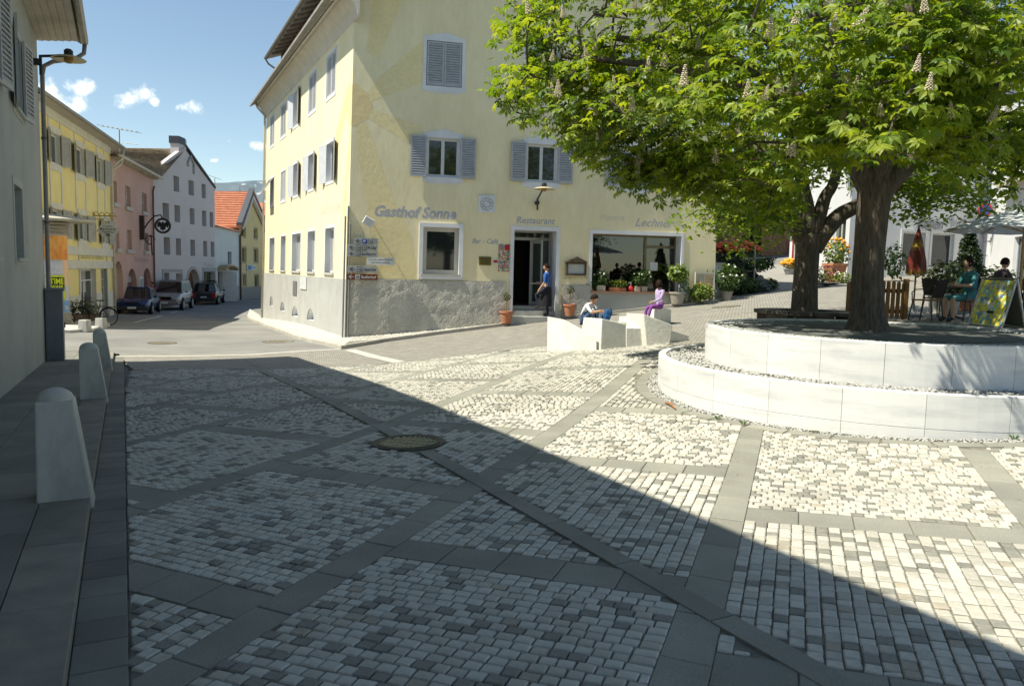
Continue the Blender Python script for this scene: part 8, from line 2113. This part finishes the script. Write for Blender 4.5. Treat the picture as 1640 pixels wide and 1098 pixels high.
def table(label, px, Y, zt_=.72):
    c = gat(px, Y); z = g(*c); o = thing('cafe_table', label, 'table', (c[0],c[1],z))
    mb = MB(); mb.lathe([(.36,zt_-.03),(.37,zt_-.015),(.36,zt_)], (c[0],c[1],z), 24); mb.build('table_top', mat('table_metal', (.30,.30,.29), (.25,.25,.24), rough=.4, metal=.3), o)
    mb = MB(); mb.tube([(c[0],c[1],z+.05),(c[0],c[1],z+zt_-.03)], .03, 8); mb.build('column', alum, o)
    for k in range(4):
        a = k*math.pi/2+.4; mb = MB(); mb.tube([(c[0],c[1],z+.10),(c[0]+.3*math.cos(a),c[1]+.3*math.sin(a),z+.015)], .018, 6); mb.build('foot', alum, o)
table('small round cafe table before the woman in turquoise', 1528, 16.9)
table('small round cafe table at the right edge under the parasol', 1648, 18.2)
# tub with shrub, conifer
c = gat(1514,19.2); zc = g(*c); bush('tub_shrub', (c[0],c[1],zc+.42), (.55,.5,.45), 420, .15, olive, 'loose grey green shrub in a round concrete tub', 'shrub', pot=lambda o: round_pot((c[0],c[1],zc), .30, .37, .50, concrete)(o), seed=81)
c = gat(1549,20.2); zc = g(*c); bush('conifer', (c[0],c[1],zc+.12), (.62,.55,1.15), 2600, .09, dgreen, 'dark cone shaped conifer standing before the white shop', 'conifer', pot=lambda o: round_pot((c[0],c[1],zc), .28, .34, .42)(o), shape='cone', seed=82)
c = gat(1588,20.6); zc = g(*c); bush('pale_shrub', (c[0],c[1],zc+.25), (.7,.5,.45), 340, .16, olive, 'loose pale shrub right of the conifer', 'shrub', pot=lambda o: round_pot((c[0],c[1],zc), .25, .3, .35)(o), seed=83)
c = gat(1530,19.6); zc = g(*c); bush('low_plant', (c[0],c[1],zc+.3), (.4,.35,.4), 240, .13, limeg, 'small light green plant at the foot of the conifer', 'plant', seed=84)
# sandwich board
c0_, c1_ = ong(1550,521), ong(1603,526); zb = g(*c0_[:2]); d_ = (c1_-c0_)[:2]; wA = np.linalg.norm(d_); d_ = d_/wA; nn_ = np.array([d_[1],-d_[0]])
o = thing('sandwich_board', 'sandwich board with a yellow and turquoise floral poster', 'sandwich board', (c0_[0],c0_[1],zb))
ztop = zat(1590,446,c0_[:2]); hA = ztop-zb
am = bpy.data.materials.new('floral_poster'); am.use_nodes = True; speckle(am, [(.72,.58,.05),(.70,.62,.10),(.65,.60,.12),(.18,.45,.45),(.70,.70,.62),(.40,.42,.06),(.12,.25,.4)], 17)
dep = .42
def AP(s, h, off): # front panel leans back
    q_ = c0_[:2]+d_*s+(-nn_)*(dep*.5*h/hA+off); return (q_[0],q_[1],zb+h)
def AB(s, h, off):
    q_ = c0_[:2]+d_*s+(-nn_)*(dep-dep*.5*h/hA+off); return (q_[0],q_[1],zb+h)
for fn_, m_, nm in ((AP, am, 'front_panel'), (AB, mat('board_back', (.22,.21,.19), (.18,.17,.155), rough=.7), 'back_panel')):
    mb = MB(); mb.hexa([fn_(.03,.05,0),fn_(wA-.03,.05,0),fn_(wA-.03,.05,.015),fn_(.03,.05,.015),fn_(.03,hA-.03,0),fn_(wA-.03,hA-.03,0),fn_(wA-.03,hA-.03,.015),fn_(.03,hA-.03,.015)]); pn = mb.build(nm, m_, o)
    mb = MB()
    for a_, b_ in (((0,0),(0,hA)),((wA,0),(wA,hA)),((0,hA),(wA,hA)),((0,.04),(wA,.04))): mb.tube([fn_(a_[0],a_[1],.008),fn_(b_[0],b_[1],.008)], .018, 6)
    mb.build('frame', mat('board_alu', (.50,.50,.49), (.42,.42,.41), rough=.35, metal=.6), pn)
    if nm == 'front_panel':
        AW = _L(); AW.pt = lambda s,z,n: AP(s,z,-n); lettering('Gelateria', AW, wA*.2, wA*.85, hA*.84, hA*.07, .006, mat('white_ink', (.72,.72,.70)), pn, .2, .01)
        mb = MB(); mb.prism([AP(wA*(.55+.12*math.cos(t)), hA*(.32+.03*math.sin(t)), -.004) for t in np.linspace(0,6.283,15)[:-1]], (nn_[0]*.002,nn_[1]*.002,0)); mb.build('printed_bowl', blackp, pn)
        mb = MB(); mb.prism([AP(wA*(.5+.11*math.cos(t)), hA*(.47+.06*math.sin(t)+.03*math.cos(2*t)), -.004) for t in np.linspace(0,6.283,15)[:-1]], (nn_[0]*.002,nn_[1]*.002,0)); mb.build('printed_bird', mat('white_ink', (0,0,0)), pn)
# ================================================================ people
skin_c = mat('skin', (.50,.30,.21), (.44,.26,.18), rough=.55, scale=8); hairm = mat('dark_hair', (.024,.014,.009), (.015,.009,.006), rough=.7, spec=.08, scale=20, stretch=(4,4,.6))
shoe_d = mat('dark_shoe', (.03,.03,.03)); shoe_w = mat('white_shoe', (.6,.6,.58))
BONES = [('pel','spi','torso'),('spi','che','torso'),('che','nec','torso'),('nec','hea','skin')]
for s_ in 'LR': BONES += [('che','sh'+s_,'torso'),('sh'+s_,'el'+s_,'upper'),('el'+s_,'wr'+s_,'fore'),('wr'+s_,'ha'+s_,'skin'),('pel','hi'+s_,'leg'),('hi'+s_,'kn'+s_,'leg'),('kn'+s_,'an'+s_,'shin'),('an'+s_,'to'+s_,'foot')]
RADS = dict(pel=.135,spi=.118,che=.128,nec=.052,hea=.05,sh=.062,el=.042,wr=.030,ha=.034,hi=.092,kn=.060,an=.040,to=.038)
def person(label, loc, rz, J, mats_, sc=1.0, face=(0,1,0), hair='short', group=None, rscale=1.0):
    """J: joint positions of an adult of 1.75 m, +y ahead; one skinned body, head shaped with it"""
    o = thing('person', label, 'person', loc, rz, group)
    names = sorted(J); idx = {n: i for i, n in enumerate(names)}
    me = bpy.data.meshes.new('body'); me.from_pydata([tuple(Vector(J[n])*sc) for n in names], [(idx[a], idx[b]) for a, b, _ in BONES if a in idx and b in idx], []); ob = bpy.data.objects.new('body', me); COL.objects.link(ob)
    sk = ob.modifiers.new('skin', 'SKIN'); sk.use_smooth_shade = True
    for n in names:
        r_ = RADS.get(n, RADS.get(n[:2], .05))*sc*rscale; v = me.skin_vertices[0].data[idx[n]]; v.radius = (r_*(1.15 if n in ('pel','spi','che') else 1), r_*(.85 if n in ('pel','spi','che') else 1)); v.use_root = (n == 'pel')
    ss = ob.modifiers.new('sub', 'SUBSURF'); ss.levels = 2; ss.render_levels = 2
    bpy.context.view_layer.update()
    m2 = bpy.data.meshes.new_from_object(ob.evaluated_get(bpy.context.evaluated_depsgraph_get())); bpy.data.objects.remove(ob)
    mb = MB(); V = [v.co[:] for v in m2.vertices]; mb.v = list(V)
    order = ['torso','upper','fore','leg','shin','foot','skin']
    segs = [(np.array(J[a])*sc, np.array(J[b])*sc, order.index(k)) for a, b, k in BONES if a in idx and b in idx]
    for p in m2.polygons:
        c = np.array(p.center); best = (9, 0)
        for a, b, k in segs:
            t = np.clip(((c-a)@(b-a))/max(((b-a)@(b-a)),1e-9), 0, 1); d_ = np.linalg.norm(c-a-(b-a)*t)
            if d_ < best[0]: best = (d_, k)
        mb.f.append(list(p.vertices)); mb.mi.append(best[1])
    # head, ears, nose
    hc = Vector(J['hea'])*sc+Vector((0,.015,.085))*sc; fd = Vector(face).normalized(); rtv = fd.cross(Vector((0,0,1))).normalized(); upv = rtv.cross(fd)
    def HP(x, y, z): return tuple(hc+rtv*x*sc+fd*y*sc+upv*z*sc)
    n, m_ = 14, 10; V = []
    for i in range(m_+1):
        t = math.pi*i/m_
        for j in range(n):
            a = 2*math.pi*j/n; x, y, z = .076*math.sin(t)*math.cos(a), .093*math.sin(t)*math.sin(a), -.115*math.cos(t)
            if z < 0: k = 1+z*1.6; x *= k; y *= (1+z*.6)
            V.append(HP(x, y, z))
    mb.add(V, [(i*n+j, i*n+(j+1)%n, (i+1)*n+(j+1)%n, (i+1)*n+j) for i in range(m_) for j in range(n)], 6)
    mb.add([HP(-.013,.085,-.025),HP(.013,.085,-.025),HP(0,.118,-.03),HP(0,.088,.022)], [(0,1,2),(1,3,2),(3,0,2)], 6)
    for sx in (-1,1): mb.ball(HP(sx*.078,-.005,-.005), (.014*sc,.02*sc,.03*sc), 6, 5, 6)
    # hands: palm end with five fingers
    for s_, sg in (('L',-1),('R',1)):
        if 'ha'+s_ not in J: continue
        w0, h0 = Vector(J['wr'+s_])*sc, Vector(J['ha'+s_])*sc; d_ = (h0-w0).normalized(); a_ = d_.cross(Vector((0,1,.3))).normalized(); b_ = d_.cross(a_)
        for k, ln in enumerate((.06,.075,.08,.07)):
            p0 = h0+a_*(k-1.5)*.017*sc; mb.tube([p0, p0+d_*ln*.55*sc, p0+d_*ln*sc+b_*.018*sc], [.0085*sc,.008*sc,.006*sc], 6, mi=6)
        p0 = w0+(h0-w0)*.5+a_*.022*sc; mb.tube([p0, p0+(a_*.03+d_*.03)*sc, p0+(a_*.035+d_*.06)*sc], [.010*sc,.009*sc,.007*sc], 6, mi=6)
    body = mb.build('body', [mats_[k] for k in order], o, local=True, smooth=True)
    mb = MB()
    for sx in (-1,1): mb.ball(HP(sx*.03,.086,.01), .008*sc, 6, 5)
    mb.build('eyes', blackp, o, local=True); mb = MB(); mb.tube([HP(-.022,.086,-.062),HP(0,.091,-.064),HP(.022,.086,-.062)], .004*sc, 5); mb.build('mouth', mat('lips', (.35,.13,.1)), o, local=True)
    V = []; n, m_ = 16, 10; hb = MB(); low = {'short':-.03,'bob':-.125,'mid':-.06}[hair]; hk = 1.16 if hair == 'bob' else 1.03
    for i in range(m_+1):
        t = math.pi*i/m_
        for j in range(n):
            a = 2*math.pi*j/n; x, y, z = .088*hk*math.sin(t)*math.cos(a), .104*hk*math.sin(t)*math.sin(a)-.012*hk, -.126*hk*math.cos(t)+.006-(.02 if hair == 'bob' else 0)
            V.append((x, y, z))
    Fc = []
    for i in range(m_):
        for j in range(n):
            q_ = (i*n+j, i*n+(j+1)%n, (i+1)*n+(j+1)%n, (i+1)*n+j); c = np.mean([V[k] for k in q_], 0)
            if (c[1] < (.035 if hair == 'bob' else .02) and c[2] > low) or c[2] > .052+max(0,c[1])*.25: Fc.append(q_)
    hb.add([HP(*v) for v in V], Fc); ho = hb.build('hair', hairm, o, local=True, smooth=True); sd = ho.modifiers.new('s','SOLIDIFY'); sd.thickness = .008*sc
    return o
def M_(t, u=None, f=None, leg=None, shin=None, foot=None): return dict(torso=t, upper=u or t, fore=f or skin_c, leg=leg, shin=shin or leg, foot=foot or shoe_d, skin=skin_c)
jean = mat('denim', (.06,.10,.19), (.04,.07,.14), bump=.9, bscale=9, bdist=.03, rough=.85, scale=12); navy = mat('navy_trousers', (.018,.026,.05), (.012,.018,.035), bump=.9, bscale=9, bdist=.03, rough=.85); bshirt = mat('blue_shirt', (.035,.11,.36), (.025,.085,.29), bump=.9, bscale=9, bdist=.03, rough=.8, scale=8); wshirt = mat('white_tee', (.66,.67,.70), (.58,.59,.63), bump=.9, bscale=9, bdist=.03, rough=.85, scale=6)
lil = mat('lilac_print', (.46,.38,.55), (.34,.26,.44), bump=.9, bscale=9, bdist=.03, rough=.85, scale=26); purp = mat('purple_cotton', (.24,.07,.30), (.18,.05,.23), bump=.9, bscale=9, bdist=.03, rough=.85, scale=8); turq = mat('turquoise_blouse', (.055,.21,.235), (.04,.16,.19), bump=.9, bscale=9, bdist=.03, rough=.8, scale=7); darkj = mat('dark_jacket', (.05,.035,.045), (.035,.025,.03), bump=.9, bscale=9, bdist=.03); redj = mat('red_top', (.42,.04,.03), (.33,.03,.025), bump=.9, bscale=9, bdist=.03)
STAND = dict(pel=(0,0,.95),spi=(0,-.01,1.14),che=(0,-.01,1.33),nec=(0,0,1.47),hea=(0,.02,1.54), shL=(-.18,0,1.40),elL=(-.235,-.03,1.12),wrL=(-.245,.06,.87),haL=(-.245,.09,.79), shR=(.18,0,1.40),elR=(.235,-.03,1.12),wrR=(.245,.06,.87),haR=(.245,.09,.79), hiL=(-.095,0,.90),knL=(-.105,.02,.49),anL=(-.11,-.02,.08),toL=(-.12,.13,.035), hiR=(.095,0,.90),knR=(.105,.02,.49),anR=(.11,-.02,.08),toR=(.12,.13,.035))
SIT = dict(pel=(0,0,.53),spi=(0,-.02,.72),che=(0,-.01,.92),nec=(0,.02,1.06),hea=(0,.05,1.12), shL=(-.18,0,.99),elL=(-.22,.10,.75),wrL=(-.12,.33,.76),haL=(-.07,.39,.77), shR=(.18,0,.99),elR=(.22,.10,.75),wrR=(.12,.33,.76),haR=(.07,.39,.77), hiL=(-.10,.02,.50),knL=(-.12,.42,.50),anL=(-.12,.38,.09),toL=(-.12,.52,.035), hiR=(.10,.02,.50),knR=(.12,.42,.50),anR=(.12,.38,.09),toR=(.12,.52,.035))
# waiter going up the steps
J = dict(STAND); J.update(knL=(-.10,.34,.72),anL=(-.10,.22,.34),toL=(-.11,.38,.28), elL=(-.25,-.02,1.13),wrL=(-.24,.16,.90),haL=(-.24,.20,.83), elR=(.25,.02,1.12),wrR=(.15,.26,1.10),haR=(.10,.34,1.12))
s0_ = FW.px(872,480)[0]; p = FW.pt(s0_, 0, .22); zst3 = zst-.34
an = math.atan2(-N1[1], -N1[0])-math.pi/2 + R(52)
man = person('man in blue shirt and long dark apron stepping through the inn door', (p[0],p[1],zst3), an, J, M_(bshirt, bshirt, None, navy), 1.02, (-.25,1,-.05))
mb = MB(); n = 14; V = []
for k, (z, rx_, ry_) in enumerate(((1.02,.168,.142),(.80,.185,.16),(.55,.19,.17),(.36,.19,.17))):
    for j in range(n): a = 2*math.pi*j/n; V.append((rx_*math.cos(a)+.02, ry_*math.sin(a)-.01+(.16 if (k > 1 and math.cos(a) < 0 and math.sin(a) > .2) else 0), z*.98))
mb.add(V, [(k*n+j, k*n+(j+1)%n, (k+1)*n+(j+1)%n, (k+1)*n+j) for k in range(3) for j in range(n)]); mb.build('apron', mat('black_apron', (.012,.013,.018), (.009,.01,.013)), man, local=True, smooth=True)
Rm = Matrix.Rotation(an,3,'Z'); tp = Vector((p[0],p[1],zst3))+Rm@Vector((-.02,.45,1.10))
mb = MB(); mb.lathe([(.02,0),(.17,.005),(.18,.02),(.17,.018),(.02,.012)], tuple(tp), 20); mb.build('serving_plate', FRAMEW, loc=tuple(tp), label='white plate held by the man in the blue shirt', cat='plate')
# boy crouching on the blocks
bw = aty(934,524,ong(*Z4(500,770))[1]+.40)
J = dict(SIT); J.update(pel=(0,0,.12),spi=(0,.05,.30),che=(0,.15,.47),nec=(0,.23,.58),hea=(0,.29,.61), shL=(-.16,.17,.53),elL=(-.20,.34,.36),wrL=(-.10,.50,.40),haL=(-.05,.56,.40), shR=(.16,.17,.53),elR=(.20,.34,.36),wrR=(.10,.50,.40),haR=(.05,.56,.40), hiL=(-.09,.02,.10),knL=(-.12,.36,.42),anL=(-.11,.30,.06),toL=(-.11,.44,.02), hiR=(.09,.02,.10),knR=(.12,.36,.42),anR=(.11,.30,.06),toR=(.11,.44,.02))
person('boy in white shirt and jeans hunched on the marble blocks', (bw[0],bw[1],bw[2]+.04), R(-125), J, M_(wshirt, wshirt, skin_c, jean, None, shoe_w), .80, (0,1,-.7))
# bags beside him
bp_ = aty(952,512,ong(*Z4(600,765))[1]+.75)
mb = MB(); mb.ball((bp_[0],bp_[1],bp_[2]+.05), (.16,.14,.20), 12, 8); rr = random.Random(2); mb.v = [tuple(np.array(v)+np.array([rr.gauss(0,.015) for _ in range(3)])) for v in mb.v]; mb.build('plastic_bag', mat('white_plastic', (.66,.67,.66), (.55,.56,.56), rough=.35), loc=tuple(bp_), smooth=True, label='crumpled white plastic bag beside the crouching boy', cat='bag')
bq_ = aty(970,511,ong(*Z4(600,765))[1]+.75); o = thing('backpack', 'blue rucksack leaning on the marble block behind the boy', 'backpack', tuple(bq_))
bb = mat('rucksack_blue', (.015,.085,.23), (.01,.06,.17), rough=.7); mb = MB(); mb.box((bq_[0]+.02,bq_[1],bq_[2]+.08), (.17,.13,.27), rot=Matrix.Rotation(R(28),3,'Y')); mb.build('bag', bb, o, bevel=.05); mb = MB(); mb.box((bq_[0]+.02,bq_[1]-.10,bq_[2]+.03), (.12,.05,.13), rot=Matrix.Rotation(R(28),3,'Y')); mb.build('pocket', bb, o, bevel=.02); mb = MB(); mb.tube([(bq_[0]+.05,bq_[1],bq_[2]+.18),(bq_[0]+.10,bq_[1],bq_[2]+.23),(bq_[0]+.13,bq_[1],bq_[2]+.17)], .010, 6); mb.build('strap', blackp, o)
# girl sitting on the upright block
gw_ = aty(1056,494,ong(*Z4(1200,560))[1]+.25)
J = dict(SIT); J.update(pel=(0,0,.10),spi=(0,.0,.30),che=(.01,.0,.50),nec=(.01,.01,.64),hea=(.01,.03,.71), shL=(-.17,0,.58),elL=(-.19,.10,.34),wrL=(-.06,.28,.24),haL=(-.02,.34,.22), shR=(.17,-.02,.58),elR=(.24,-.08,.33),wrR=(.24,-.12,.08),haR=(.24,-.10,.02), hiL=(-.09,.03,.09),knL=(-.10,.40,.10),anL=(-.10,.50,-.28),toL=(-.10,.62,-.31), hiR=(.09,.03,.09),knR=(.10,.42,.05),anR=(.12,.46,-.32),toR=(.12,.58,-.36))
girl = person('girl in lilac top and purple trousers perched on a marble block', (gw_[0],gw_[1],gw_[2]-.02), R(118), J, M_(lil, lil, lil, purp, purp, shoe_w), .86, (.9,-.35,-.25), 'bob')
# guests on the terrace
c = gat(1553,15.9); person('woman in turquoise blouse seated at the cafe table', (c[0],c[1],g(*c)-.03), R(95), SIT, M_(turq, turq, None, mat('teal_skirt', (.06,.22,.24)), skin_c, shoe_d), 1.0, (.1,1,-.15), 'mid')
def stool(px, Y, lab):
    c = gat(px, Y); z = g(*c); o = thing('cafe_chair', lab, 'chair', (c[0],c[1],z), group='cafe chairs on the terrace')
    mb = MB(); mb.box((c[0],c[1],z+.44), (.44,.44,.03)); mb.build('seat', slatw, o)
    for a_, b_ in ((-1,-1),(1,-1),(1,1),(-1,1)): mb = MB(); mb.tube([(c[0]+a_*.19,c[1]+b_*.19,z+.43),(c[0]+a_*.21,c[1]+b_*.21,z)], .014, 6); mb.build('leg', alum, o)
stool(1604,18.6,'cafe chair under the dark jacketed guest'); stool(1647,17.2,'cafe chair under the guest at the right edge')
c = gat(1604,18.6); person('guest in dark jacket seated behind the sandwich board', (c[0],c[1],g(*c)-.02), R(-80), SIT, M_(darkj, darkj, darkj, navy), 1.04, (0,1,-.1))
c = gat(1647,17.2); person('guest in dark red top cut by the right picture edge', (c[0],c[1],g(*c)-.02), R(60), SIT, M_(mat('maroon_top', (.16,.05,.04)), None, None, navy), 1.0)
# someone in red beyond the cars
c = hp(243,48.3); person('person in red top standing beyond the blue saloon', (c[0],c[1],g(*c)), R(150), STAND, M_(redj, redj, None, navy), 1.0)
